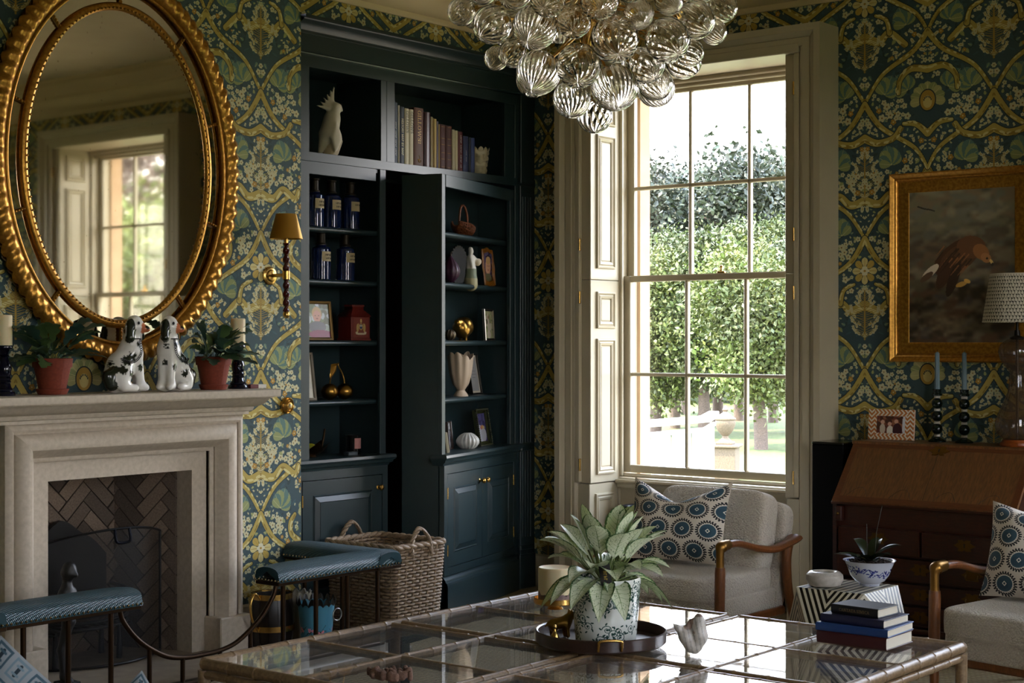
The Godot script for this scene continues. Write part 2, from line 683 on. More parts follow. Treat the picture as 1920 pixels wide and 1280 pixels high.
	# small flowers and leaves wherever there is room
	for k in 2600:
		var p := Vector2(rng.randf_range(2, W - 2), rng.randf_range(2, H - 2))
		var r := rng.randf_range(9.0, 19.0) if k < 1500 else rng.randf_range(6.0, 9.0)
		var free := true
		for q in taken:
			if Vector2(q.x, q.y).distance_to(p) < q.z + r * 0.66:
				free = false
				break
		if not free:
			continue
		taken.append(Vector3(p.x, p.y, r * 0.8))
		var zone := int(p.y / 170) % 3
		if rng.randf() < 0.68:
			if zone == 1:
				bell(im, p.x, p.y, r * 0.85, rng.randf() * TAU, cream, hexc("c2a45a"))
			else:
				flower(im, p.x, p.y, r, cream if rng.randf() < 0.85 else hexc("c6c79c"), hexc("8d6a2e"))
		elif rng.randf() < 0.8:
			leaf2(im, p.x, p.y, r * 1.5, rng.randf() * TAU, sage if rng.randf() < 0.5 else sea, hexc("bdb57c"))
		else:
			flower(im, p.x, p.y, r * 0.8, hexc("b98b35"), hexc("e0d6a0"))
	wrap_rows = false
	var whole := Image.create(W * 2, H, false, Image.FORMAT_RGB8)
	whole.blit_rect(im, Rect2i(0, 0, W, H), Vector2i.ZERO)
	im.flip_x()
	whole.blit_rect(im, Rect2i(0, 0, W, H), Vector2i(W, 0))
	wallpaper = mt("wallpaper", Color(0.92, 0.92, 0.9), 0.75)
	wallpaper.albedo_texture = tex(whole)
	triplanar(wallpaper, 1.0, true)
	wallpaper.uv1_scale = Vector3(1 / 0.68, 1 / 1.36, 1 / 0.68)
	wallpaper.uv1_offset = Vector3(0.5 - 2.14 / 0.68, 0.3, 0.25)
func build_textures() -> void:
	make_wallpaper()
	joinery = grain("stone_paint", Color(0.72, 0.675, 0.575), Color(0.69, 0.645, 0.545), 1.0, 0.42, 0.01)
	teal = grain("teal_paint", Color(0.13, 0.195, 0.205), Color(0.115, 0.175, 0.188), 2.0, 0.33, 0.02)
	gold = grain("gilt", Color(0.78, 0.58, 0.26), Color(0.56, 0.38, 0.15), 6.0, 0.3, 0.03)
	gold.metallic = 0.85
	brass = mt("brass", Color(0.80, 0.64, 0.36), 0.26, 1.0)
	darkwood = wood("mahogany", Color(0.13, 0.045, 0.025), Color(0.24, 0.09, 0.045), Vector3(2, 14, 14), 0.3)
	glass = mt("pane_glass", Color(1, 1, 1, 0.03), 0.02)
	glass.transparency = BaseMaterial3D.TRANSPARENCY_ALPHA
	# cushion print: teal ovals ringed with black dots
	rng.seed = 5
	var im := blank(512, 512, hexc("d3c9ba"))
	for r in 4:
		for c in 4:
			for ox in [-512, 0, 512]:
				for oy in [-512, 0, 512]:
					var x: float = c * 128 + 64 + (64 if r % 2 else 0) + ox
					var y: float = r * 128 + 64 + oy
					if x < -80 or x > 592 or y < -80 or y > 592:
						continue
					for k in 26:
						var a := TAU * k / 26
						dab(im, x + cos(a) * 54, y + sin(a) * 57, 7.5, 4.2, a, hexc("15171a"))
						dab(im, x + cos(a + 0.1) * 47, y + sin(a + 0.1) * 50, 4.0, 3.6, a, hexc("15171a"))
					dab(im, x, y, 41, 44, 0.4, hexc("d8d4c8"))
					dab(im, x, y, 38, 41, 0.4, hexc("2f4e5d"))
					dab(im, x - 8, y + 6, 26, 24, 0.4, hexc("284453"))
					stroke(im, [Vector2(x, y - 11), Vector2(x + 9, y), Vector2(x, y + 11), Vector2(x - 9, y), Vector2(x, y - 11)], 2.0, 2.0, hexc("e2dccd"))
	fabric_dots = picmat("ikat_cloth", im, 0.9)
	fabric_dots.rim_enabled = true
	fabric_dots.rim = 0.3

# ---------- room
const XB := 0.05
const ZC := 3.065
func build_room() -> void:
	# woven floor covering
	var fm := mt("woven_sisal", Color.WHITE, 0.9)
	var im := blank(64, 64, hexc("7b6a4b"))
	var hm := Image.create(64, 64, false, Image.FORMAT_L8)
	for y in 64:
		for x in 64:
			var row := y / 16
			var fx := fposmod(x + (8.0 if row % 2 else 0.0) + (y % 16) * 0.6, 16.0) / 16.0
			var h := sin(PI * fx) * sin(PI * ((y % 16) + 0.5) / 16.0)
			hm.set_pixel(x, y, Color(h, h, h))
			im.set_pixel(x, y, hexc("5d4d33").lerp(hexc("b5a279"), clampf(pow(h, 0.7) + 0.12 * sin(x * 1.7 + y * 0.3), 0, 1)))
	fm.albedo_texture = tex(im)
	fm.heightmap_enabled = true
	fm.heightmap_scale = 0.8
	fm.heightmap_texture = tex(hm)
	triplanar(fm, 1 / 0.10, true)
	var mb := MB.new()
	mb.box(Vector3(3.4, -0.06, 4.4), Vector3(8.0, 0.12, 10.4))
	struct("floor", mb, fm)
	mb = MB.new()
	mb.box(Vector3(3.4, 3.55, 4.4), Vector3(8.6, 0.2, 11.0))
	struct("ceiling", mb, grain("ceiling_paint", Color(0.87, 0.82, 0.70), Color(0.84, 0.79, 0.67), 0.6, 0.8))
	# window wall at z = 0 with two openings
	mb = MB.new()
	for q in [[-0.6, 0.44], [1.852, 3.379], [4.791, 7.75]]:
		mb.box(Vector3((q[0] + q[1]) / 2, 1.4, -0.15), Vector3(q[1] - q[0], 4.2, 0.3))
	for q in [[0.44, 1.852], [3.379, 4.791]]:
		mb.box(Vector3((q[0] + q[1]) / 2, 3.22, -0.15), Vector3(q[1] - q[0], 0.56, 0.3))
	struct("wall_right", mb, wallpaper)
	# facade outside it
	mb = MB.new()
	for q in [[-0.9, 0.545], [1.747, 3.484], [4.686, 8.0]]:
		mb.box(Vector3((q[0] + q[1]) / 2, 1.4, -0.36), Vector3(q[1] - q[0], 4.4, 0.10))
	for q in [[0.545, 1.747], [3.484, 4.686]]:
		mb.box(Vector3((q[0] + q[1]) / 2, 3.27, -0.36), Vector3(q[1] - q[0], 0.66, 0.10))
		mb.box(Vector3((q[0] + q[1]) / 2, 0.0, -0.36), Vector3(q[1] - q[0], 1.3, 0.10))
	struct("wall_facade", mb, grain("facade_stone", Color(0.78, 0.66, 0.53), Color(0.72, 0.6, 0.48), 0.8, 0.85))
	# left wall: above and round the bookcase, and the chimney breast
	mb = MB.new()
	mb.box(Vector3(-0.28, 3.26, 0.97), Vector3(0.5, 0.44, 1.99))
	mb.box(Vector3(-0.75, 1.5, 1.65), Vector3(0.1, 3.2, 0.7))
	struct("wall_alcove", mb, wallpaper)
	mb = MB.new()
	var o0 := ZC - 0.40
	var o1 := ZC + 0.40
	mb.box(Vector3(-0.35, 1.7, (1.945 + o0) / 2), Vector3(0.8, 3.6, o0 - 1.945))
	mb.box(Vector3(-0.35, 1.7, (o1 + 4.5) / 2), Vector3(0.8, 3.6, 4.5 - o1))
	mb.box(Vector3(-0.35, 2.19, ZC), Vector3(0.8, 2.62, o1 - o0))
	mb.box(Vector3(-0.42, 1.7, 7.0), Vector3(0.8, 3.6, 5.0))
	struct("wall_left", mb, wallpaper)
	# the two walls behind the camera; the one at x = 7.4 has two windows
	mb = MB.new()
	mb.box(Vector3(3.4, 1.7, 9.55), Vector3(8.6, 3.6, 0.3))
	struct("wall_back", mb, wallpaper)
	mb = MB.new()
	for q in [[-0.3, 1.594], [3.006, 5.194], [6.606, 9.7]]:
		mb.box(Vector3(7.55, 1.4, (q[0] + q[1]) / 2), Vector3(0.3, 4.2, q[1] - q[0]))
	for q in [[1.594, 3.006], [5.194, 6.606]]:
		mb.box(Vector3(7.55, 3.22, (q[0] + q[1]) / 2), Vector3(0.3, 0.56, q[1] - q[0]))
		mb.box(Vector3(7.83, 0.0, (q[0] + q[1]) / 2), Vector3(0.24, 1.3, q[1] - q[0]))
	struct("wall_east", mb, wallpaper)
	# cornice, baseboards
	var cp := [Vector2(0, 0), Vector2(0.012, 0), Vector2(0.02, 0.012), Vector2(0.02, 0.03), Vector2(0.035, 0.035), Vector2(0.06, 0.05), Vector2(0.085, 0.08), Vector2(0.1, 0.11), Vector2(0.1, 0.125), Vector2(0.12, 0.125), Vector2(0.12, 0.14), Vector2(0.16, 0.165), Vector2(0.20, 0.205), Vector2(0.20, 0.22), Vector2(0.225, 0.22), Vector2(0.225, 0.25)]
	var cornice := grain("cornice_paint", Color(0.84, 0.76, 0.60), Color(0.81, 0.73, 0.57), 0.6, 0.6)
	mb = MB.new()
	mb.mould(cp, Vector3(7.4, 3.205, 0), Vector3(-0.03, 3.205, 0), Vector3(0, 0, 1), 1, 1)
	mb.mould(cp, Vector3(-0.03, 3.205, 0), Vector3(-0.03, 3.205, 1.945), Vector3(1, 0, 0), 1, -0.0)
	mb.mould(cp, Vector3(XB, 3.205, 1.945), Vector3(XB, 3.205, 9.4), Vector3(1, 0, 0), -1, 1)
	mb.mould(cp, Vector3(-0.03, 3.205, 1.945), Vector3(XB, 3.205, 1.945), Vector3(0, 0, -1), 1, -1)
	mb.mould(cp, Vector3(XB, 3.205, 9.4), Vector3(7.4, 3.205, 9.4), Vector3(0, 0, -1), 1, 1)
	mb.mould(cp, Vector3(7.4, 3.205, 9.4), Vector3(7.4, 3.205, 0), Vector3(-1, 0, 0), 1, 1)
	struct("trim_1", mb, cornice)
	var bp := [Vector2(0.0, 0.0), Vector2(0.022, 0), Vector2(0.022, 0.15), Vector2(0.014, 0.165), Vector2(0.014, 0.18), Vector2(0.0, 0.19)]
	mb = MB.new()
	for q in [[0.0, 0.30], [1.99, 3.24], [4.93, 7.4]]:
		mb.mould(bp, Vector3(q[1], 0, 0), Vector3(q[0], 0, 0), Vector3(0, 0, 1))
	struct("baseboard_right", mb, joinery)
	mb = MB.new()
	mb.mould(bp, Vector3(XB, 0, 1.945), Vector3(XB, 0, 2.43), Vector3(1, 0, 0))
	mb.mould(bp, Vector3(XB, 0, 3.71), Vector3(XB, 0, 9.4), Vector3(1, 0, 0))
	struct("baseboard_left", mb, joinery)
	# the dark lobby behind the open bookcase door
	mb = MB.new()
	mb.box(Vector3(-1.9, 1.2, 0.75), Vector3(0.1, 2.6, 2.4))
	mb.box(Vector3(-1.3, 1.2, -0.35), Vector3(1.3, 2.6, 0.1))
	mb.box(Vector3(-1.3, 1.2, 1.9), Vector3(1.2, 2.6, 0.1))
	mb.box(Vector3(-1.3, 2.5, 0.75), Vector3(1.3, 0.1, 2.4))
	mb.box(Vector3(-1.3, -0.06, 0.75), Vector3(1.3, 0.12, 2.4))
	struct("wall_lobby", mb, mt("lobby_paint", Color(0.20, 0.07, 0.05), 0.7))

# ---------- sash windows
func panel_frame(mb: MB, w: float, h: float) -> void:
	mb.frame([Vector2(-0.028, 0.0), Vector2(-0.024, 0.008), Vector2(-0.012, 0.012), Vector2(-0.004, 0.006), Vector2(0.004, 0.014), Vector2(0.012, 0.012), Vector2(0.014, 0.0)], w, h)
func build_window(cx: float, idx: int, at := Vector3.INF, turn := 0.0) -> void:
	var w := Node3D.new()
	w.name = "window_%d" % idx
	w.set_meta("kind", "structure")
	w.set_meta("label", ["tall sash window with open shutters behind the boucle armchair", "tall sash window with open shutters beyond the bureau", "tall sash window in the east wall by the bureau corner", "tall sash window in the east wall farther from the bureau"][idx - 1])
	add_child(w)
	w.position = Vector3(cx, 0, 0) if at == Vector3.INF else at
	w.rotation.y = turn
	var mb := MB.new()
	# boxed-out architrave
	mb.xf = Transform3D(Basis(), Vector3(0, 1.47, 0.196))
	mb.frame([Vector2(-0.006, -0.34), Vector2(-0.006, -0.03), Vector2(0.006, -0.018), Vector2(0.022, -0.018), Vector2(0.022, -0.008), Vector2(0.062, -0.008), Vector2(0.066, -0.014), Vector2(0.072, -0.006), Vector2(0.088, 0.0), Vector2(0.094, 0.006), Vector2(0.13, 0.006), Vector2(0.13, -0.196)], 1.432, 2.94, true, -1.47)
	part(w, "architrave", mb, joinery)
	# linings round the sashes
	mb = MB.new()
	for s in [-1.0, 1.0]:
		mb.box(Vector3(s * 0.665, 1.47, -0.215), Vector3(0.09, 2.94, 0.19), 0.004)
		mb.box(Vector3(s * 0.612, 1.8, -0.135), Vector3(0.018, 2.26, 0.02), 0.004)
	mb.box(Vector3(0, 2.955, -0.06), Vector3(1.44, 0.05, 0.5), 0.004)
	mb.box(Vector3(0, 2.92, -0.13), Vector3(1.24, 0.03, 0.03), 0.006)
	mb.box(Vector3(0, 2.90, -0.165), Vector3(1.24, 0.03, 0.03), 0.006)
	part(w, "lining", mb, joinery)
	# shutters folded back in their boxes
	for s in [-1.0, 1.0]:
		mb = MB.new()
		mb.box(Vector3(s * 0.66, 1.222, 0.013), Vector3(0.075, 1.154, 0.285), 0.003)
		mb.box(Vector3(s * 0.66, 2.366, 0.013), Vector3(0.075, 1.128, 0.285), 0.003)
		mb.box(Vector3(s * 0.70, 1.79, 0.165), Vector3(0.03, 2.28, 0.03), 0.003)
		mb.xf = Transform3D(Basis(Vector3.UP, -s * PI / 2), Vector3.ZERO)
		for q in [[0.706, 1.453], [1.538, 1.721], [1.88, 2.617], [2.70, 2.87]]:
			mb.xf.origin = Vector3(s * 0.6225, (q[0] + q[1]) / 2, 0.013)
			panel_frame(mb, 0.15, q[1] - q[0])
			mb.box(Vector3(0, 0, 0), Vector3(0.09, q[1] - q[0] - 0.06, 0.01), 0.004)
		var sh := part(w, "shutter", mb, joinery)
		for y in [0.75, 1.7, 2.0, 2.75]:
			mb = MB.new()
			mb.box(Vector3(s * 0.684, y, 0.176), Vector3(0.01, 0.07, 0.012), 0.002)
			part(sh, "hinge", mb, brass)
		mb = MB.new()
		mb.box(Vector3(s * 0.675, 0.32, 0.01), Vector3(0.09, 0.64, 0.29), 0.003)
		mb.xf = Transform3D(Basis(Vector3.UP, -s * PI / 2), Vector3(s * 0.63, 0.36, 0.01))
		panel_frame(mb, 0.16, 0.42)
		part(w, "dado_panel", mb, joinery)
	# sill, apron
	mb = MB.new()
	mb.mould([Vector2(0, 0), Vector2(0.03, 0), Vector2(0.03, 0.02), Vector2(0.045, 0.024), Vector2(0.05, 0.034), Vector2(0.045, 0.044), Vector2(0.0, 0.044)], Vector3(0.62, 0.61, -0.13), Vector3(-0.62, 0.61, -0.13), Vector3(0, 0, 1))
	mb.box(Vector3(0, 0.636, -0.2), Vector3(1.24, 0.05, 0.16), 0.004)
	mb.mould([Vector2(0, 0), Vector2(0.012, 0.002), Vector2(0.016, 0.012), Vector2(0.008, 0.02), Vector2(0, 0.024)], Vector3(0.62, 0.664, -0.155), Vector3(-0.62, 0.664, -0.155), Vector3(0, 0, 1))
	part(w, "sill", mb, joinery)
	mb = MB.new()
	mb.box(Vector3(0, 0.305, -0.15), Vector3(1.26, 0.61, 0.03))
	mb.xf.origin = Vector3(0, 0.27, -0.135)
	panel_frame(mb, 1.08, 0.46)
	part(w, "apron", mb, joinery)
	# two sashes of six panes
	for k in 2:
		var y0 := 0.69 if k == 0 else 1.80
		var y1 := 1.83 if k == 0 else 2.905
		var z := -0.185 if k == 0 else -0.225
		mb = MB.new()
		var bot := 0.045 if k == 0 else 0.03
		for s in [-1.0, 1.0]:
			mb.box(Vector3(s * 0.597, (y0 + y1) / 2, z), Vector3(0.046, y1 - y0, 0.038), 0.004)
		mb.box(Vector3(0, y0 + bot / 2, z), Vector3(1.15, bot, 0.038), 0.004)
		mb.box(Vector3(0, y1 - 0.018, z), Vector3(1.15, 0.036, 0.038), 0.004)
		var g0 := y0 + bot
		var g1 := y1 - 0.036
		var ym := 1.26 if k == 0 else 2.338
		for s in [-1.0, 1.0]:
			mb.box(Vector3(s * 0.192, (g0 + g1) / 2, z), Vector3(0.02, g1 - g0, 0.034), 0.005)
		mb.box(Vector3(0, ym, z), Vector3(1.15, 0.02, 0.034), 0.005)
		var sash := part(w, "sash", mb, joinery)
		for c in 3:
			for r in 2:
				mb = MB.new()
				var p0 := g0 if r == 0 else ym
				var p1 := ym if r == 0 else g1
				mb.quad(Vector3(-0.576 + c * 0.384, p0, z), Vector3(-0.192 + c * 0.384, p0, z), Vector3(-0.192 + c * 0.384, p1, z), Vector3(-0.576 + c * 0.384, p1, z))
				part(sash, "pane", mb, glass)
		if k == 0:
			mb = MB.new()
			mb.box(Vector3(0.03, 1.836, -0.185), Vector3(0.05, 0.012, 0.02), 0.003)
			mb.tube([Vector3(0.03, 1.84, -0.185), Vector3(0.03, 1.865, -0.185)], 0.006)
			mb.ball(Vector3(0.03, 1.868, -0.185), Vector3.ONE * 0.009)
			part(sash, "sash_fastener", mb, brass)

# ---------- garden
func leafmesh(sz: float, nn: int, sd: int) -> ArrayMesh:
	rng.seed = sd
	var mb := MB.new()
	for k in nn:
		var p := Vector3(rng.randf_range(-1, 1), rng.randf_range(-1, 1), rng.randf_range(-1, 1)) * sz
		mb.xf = Transform3D(Basis.from_euler(Vector3(rng.randf() * TAU, rng.randf() * TAU, rng.randf() * TAU)), p)
		var l := sz * rng.randf_range(0.2, 0.36)
		mb.tri(Vector3(0, 0, 0), Vector3(l * 0.3, l * 0.45, 0.06 * l), Vector3(0, l, 0))
		mb.tri(Vector3(0, 0, 0), Vector3(0, l, 0), Vector3(-l * 0.3, l * 0.45, 0.06 * l))
	return mb.mesh()
func tree(at: Vector3, h: float, r: float, label: String, m: Material, leaf: ArrayMesh, sd: int, count: int, trunk_r: float, lean := 0.0, low := 0.25) -> void:
	var t := thing("garden_tree", label, "tree", at, 0.0, "trees beyond the lawn")
	rng.seed = sd
	var mb := MB.new()
	var top := Vector3(lean, h * 0.8, 0)
	mb.tube(curve([Vector3(0, -0.3, 0), Vector3(lean * 0.2, h * 0.2, 0), Vector3(lean * 0.7, h * 0.5, 0.1), top], 5), [trunk_r * 1.2, trunk_r, trunk_r, trunk_r, trunk_r * 0.95, trunk_r * 0.9, trunk_r * 0.85, trunk_r * 0.8, trunk_r * 0.7, trunk_r * 0.6, trunk_r * 0.55, trunk_r * 0.5, trunk_r * 0.4, trunk_r * 0.3, trunk_r * 0.2, trunk_r * 0.1], 8)
	var tips := []
	for k in 9:
		var a := rng.randf() * TAU
		var y := h * rng.randf_range(low + 0.08, 0.75)
		var s := Vector3(lean * y / h, y, 0)
		var e := s + Vector3(cos(a) * r * 0.8, h * 0.16, sin(a) * r * 0.8)
		mb.tube([s, s.lerp(e, 0.5) + Vector3(0, h * 0.03, 0), e], [trunk_r * 0.4, trunk_r * 0.25, trunk_r * 0.08], 5)
		tips.append(e)
	part(t, "trunk", mb, grain("bark", Color(0.40, 0.34, 0.30), Color(0.24, 0.20, 0.17), 2.0, 0.9, 0.05))
	var mm := MultiMesh.new()
	mm.transform_format = MultiMesh.TRANSFORM_3D
	mm.use_colors = true
	mm.mesh = leaf
	mm.instance_count = count
	var lumps := []
	for k in 26:
		var u := rng.randf_range(-1, 1)
		var a := rng.randf() * TAU
		var rr := sqrt(1 - u * u) * rng.randf_range(0.45, 0.85)
		lumps.append(Vector3(lean * 0.7 + cos(a) * rr * r, h * (low + 1.0) / 2 + u * h * (0.92 - low) / 2, sin(a) * rr * r))
	for i in count:
		var c: Vector3 = lumps[i % lumps.size()]
		var d := Vector3(rng.randfn(), rng.randfn() * 0.8, rng.randfn()) * r * 0.22
		var b := Basis.from_euler(Vector3(rng.randf() * TAU, rng.randf() * TAU, 0)).scaled(Vector3.ONE * rng.randf_range(0.7, 1.3))
		mm.set_instance_transform(i, Transform3D(b, c + d))
		var g := rng.randf_range(0.8, 1.2) * (0.55 + 0.9 * fposmod((i % lumps.size()) * 0.618, 1.0))
		mm.set_instance_color(i, Color(g * rng.randf_range(0.85, 1.15), g, g * rng.randf_range(0.8, 1.0)))
	var mi := MultiMeshInstance3D.new()
	mi.name = "foliage"
	mi.multimesh = mm
	mi.material_override = m
	mi.set_meta("kind", "stuff")
	t.add_child(mi)
func leafmat(key: String, c: Color) -> StandardMaterial3D:
	var m := mt(key, c, 0.6)
	m.vertex_color_use_as_albedo = true
	m.backlight_enabled = true
	m.backlight = c * 0.7
	return m
const GROUND := -0.8
func build_outside() -> void:
	var mb := MB.new()
	mb.box(Vector3(-20, GROUND - 0.5, -70), Vector3(260, 1.0, 136))
	mb.box(Vector3(60, GROUND - 0.5, 30), Vector3(100, 1.0, 64))
	struct("ground_lawn", mb, grain("lawn_grass", Color(0.20, 0.27, 0.09), Color(0.36, 0.38, 0.17), 0.5, 0.95, 0.03, 0.0, true))
	mb = MB.new()
	mb.box(Vector3(-2, GROUND + 0.01, -3.4), Vector3(60, 0.04, 6.0))
	struct("ground_terrace", mb, grain("gravel", Color(0.5, 0.45, 0.37), Color(0.42, 0.37, 0.3), 3.0, 0.95, 0.08, 0.0, true))
	var lm := leafmat("leaf_spring_green", Color(0.29, 0.325, 0.14))
	var dm := leafmat("leaf_deep_green", Color(0.15, 0.185, 0.125))
	var om := leafmat("leaf_olive", Color(0.23, 0.27, 0.125))
	var cm := leafmat("leaf_copper", Color(0.24, 0.17, 0.14))
	var near := leafmesh(0.36, 34, 3)
	var far := leafmesh(0.75, 34, 4)
	# far belt of dark trees, then paler trees nearer the house
	for q in [[1190, 60, 8.6, 2.3], [1300, 66, 9.3, 2.5], [1405, 58, 8.4, 2.3], [1510, 66, 9.6, 2.6], [1085, 66, 9.5, 2.5]]:
		var p := atd(q[0], 640, q[1])
		tree(Vector3(p.x, GROUND, p.z), q[2], q[3], "dense dark green tree in the belt behind the lawn", dm, far, int(q[0]), 800, 0.3, 0.0, 0.02)
	for q in [[1228, 38, 4.0, 1.5, 0.2], [1345, 42, 4.5, 1.7, 0.1], [1428, 33, 4.1, 1.2, -0.25], [1485, 39, 4.4, 1.5, 0.1], [1285, 49, 5.0, 1.9, 0.1], [1570, 34, 4.2, 1.5, 0.2], [1265, 41, 4.9, 0.7, 0.0], [1385, 45, 5.6, 0.8, 0.0], [1320, 37, 4.6, 0.6, 0.0], [1450, 44, 5.5, 0.8, 0.0]]:
		var p := atd(q[0], 640, q[1])
		tree(Vector3(p.x, GROUND, p.z), q[2], q[3], "pale green young tree standing on the lawn", lm if int(q[0]) % 5 else om, near, int(q[0]) + 1, 1100, 0.15, q[4], 0.3)
	# the trees that the second window and the mirror look out on
	for q in [[27.0, -17.0, 4.6, 2.6, 0], [33.0, -19.0, 5.4, 3.0, 0], [44.0, -26.0, 13.0, 5.0, 1], [52.0, -36.0, 12.0, 5.0, 1], [38.0, -28.0, 6.0, 3.4, 0]]:
		tree(Vector3(q[0], GROUND, q[1]), q[2], q[3], "copper leaved tall tree reflected in the mirror" if q[4] else "low golden green tree reflected in the mirror", cm if q[4] else lm, far, int(q[0] * 7) + 90, 800, 0.25, 0.0, 0.05)
	# white garden balustrade, curving away at its end
	var white := mt("white_paint", Color(0.86, 0.84, 0.80), 0.6)
	var f := thing("garden_railing", "white painted garden railing of flat balusters beside the stone urn", "railing", atd(1210, 640, 22) * Vector3(1, 0, 1) + Vector3(0, GROUND, 0))
	var p0 := atd(1150, 640, 20.5) - f.position
	var p1 := atd(1322, 640, 22.5) - f.position
	var p2 := atd(1338, 640, 24.0) - f.position
	p0.y = 0
	p1.y = 0
	p2.y = 0
	for seg in [[p0, p1, 13], [p1, p2, 4]]:
		var a: Vector3 = seg[0]
		var b: Vector3 = seg[1]
		mb = MB.new()
		mb.xf = Transform3D(Basis(Vector3.UP, -atan2(b.z - a.z, b.x - a.x)), (a + b) / 2)
		var l := a.distance_to(b)
		var rx := mb.xf
		for q in [[1.15, 0.09, 0.16, 0.1], [1.0, 0.06, 0.07, 0.0], [0.12, 0.1, 0.08, 0.0]]:
			mb = MB.new()
			mb.xf = rx
			mb.box(Vector3(0, q[0], 0), Vector3(l + q[3], q[1], q[2]), 0.01)
			part(f, "rail", mb, white)
		for k in seg[2]:
			mb = MB.new()
			var wide := 0.16 if k % 3 == 0 else 0.05 if k % 3 == 1 else 0.11
			mb.xf = Transform3D(Basis(Vector3.UP, -atan2(b.z - a.z, b.x - a.x)), a.lerp(b, (k + 0.5) / seg[2]))
			mb.box(Vector3(0, 0.56, 0), Vector3(wide, 0.85, 0.045), 0.006)
			part(f, "baluster", mb, white)
	# urn on its pedestal
	var stone := grain("garden_stone", Color(0.42, 0.36, 0.29), Color(0.30, 0.26, 0.21), 3.0, 0.9, 0.04)
	var up := atd(1360, 640, 26) * Vector3(1, 0, 1) + Vector3(0, GROUND, 0)
	var u := thing("garden_urn", "lidded stone urn on a square pedestal in the garden", "urn", up, 0.35)
	mb = MB.new()
	mb.box(Vector3(0, 0.05, 0), Vector3(0.5, 0.1, 0.5), 0.01)
	mb.box(Vector3(0, 0.3, 0), Vector3(0.40, 0.44, 0.40), 0.008)
	mb.box(Vector3(0, 0.54, 0), Vector3(0.50, 0.05, 0.50), 0.015)
	part(u, "pedestal", mb, stone)
	mb = MB.new()
	mb.box(Vector3(0, 0.585, 0), Vector3(0.28, 0.04, 0.28), 0.008)
	mb.lathe([Vector2(0.13, 0.6), Vector2(0.1, 0.63), Vector2(0.055, 0.67), Vector2(0.05, 0.7), Vector2(0.08, 0.73), Vector2(0.13, 0.79), Vector2(0.165, 0.88), Vector2(0.17, 0.93), Vector2(0.16, 0.96), Vector2(0.175, 0.97), Vector2(0.175, 0.99), Vector2(0.12, 1.02)], 24)
	part(u, "vase", mb, stone)
	mb = MB.new()
	mb.lathe([Vector2(0.13, 1.01), Vector2(0.1, 1.05), Vector2(0.05, 1.08), Vector2(0.035, 1.1), Vector2(0.05, 1.13), Vector2(0.03, 1.18), Vector2(0.0, 1.21)], 20)
	part(u, "lid", mb, stone)
# ---------- fireplace
func herringbone(parent: Node, w: float, h: float, xf: Transform3D, m: Array) -> void:
	# bricks laid at 45 degrees, cut to the rectangle; each its own piece
	var bl := 0.19
	var bw := 0.0633
	var g := 0.006
	var rect := PackedVector2Array([Vector2(0, 0), Vector2(w, 0), Vector2(w, h), Vector2(0, h)])
	var n := 0
	for i in range(-14, 26):
		for j in range(-14, 14):
			for o in 2:
				var x := (i + j * 3.0) * bw
				var y := (i - j * 3.0) * bw
				var a: Rect2
				if o == 0:
					a = Rect2(x + g / 2, y + g / 2, bl - g, bw - g)
				else:
					a = Rect2(x + g / 2, y + bw + g / 2, bw - g, bl - g)
				var p := PackedVector2Array()
				for q in [a.position, a.position + Vector2(a.size.x, 0), a.end, a.position + Vector2(0, a.size.y)]:
					p.append(q.rotated(PI / 4) + Vector2(w * 0.5, 0.0))
				for c in Geometry2D.intersect_polygons(p, rect):
					var area := 0.0
					for k in c.size():
						area += c[k].cross(c[(k + 1) % c.size()])
					if absf(area) < 0.0008:
						continue
					var mb := MB.new()
					mb.xf = xf
					mb.prism(c, 0.0, 0.010 + 0.004 * ((n * 7) % 5) / 5.0)
					part(parent, "brick", mb, m[n % m.size()])
					n += 1
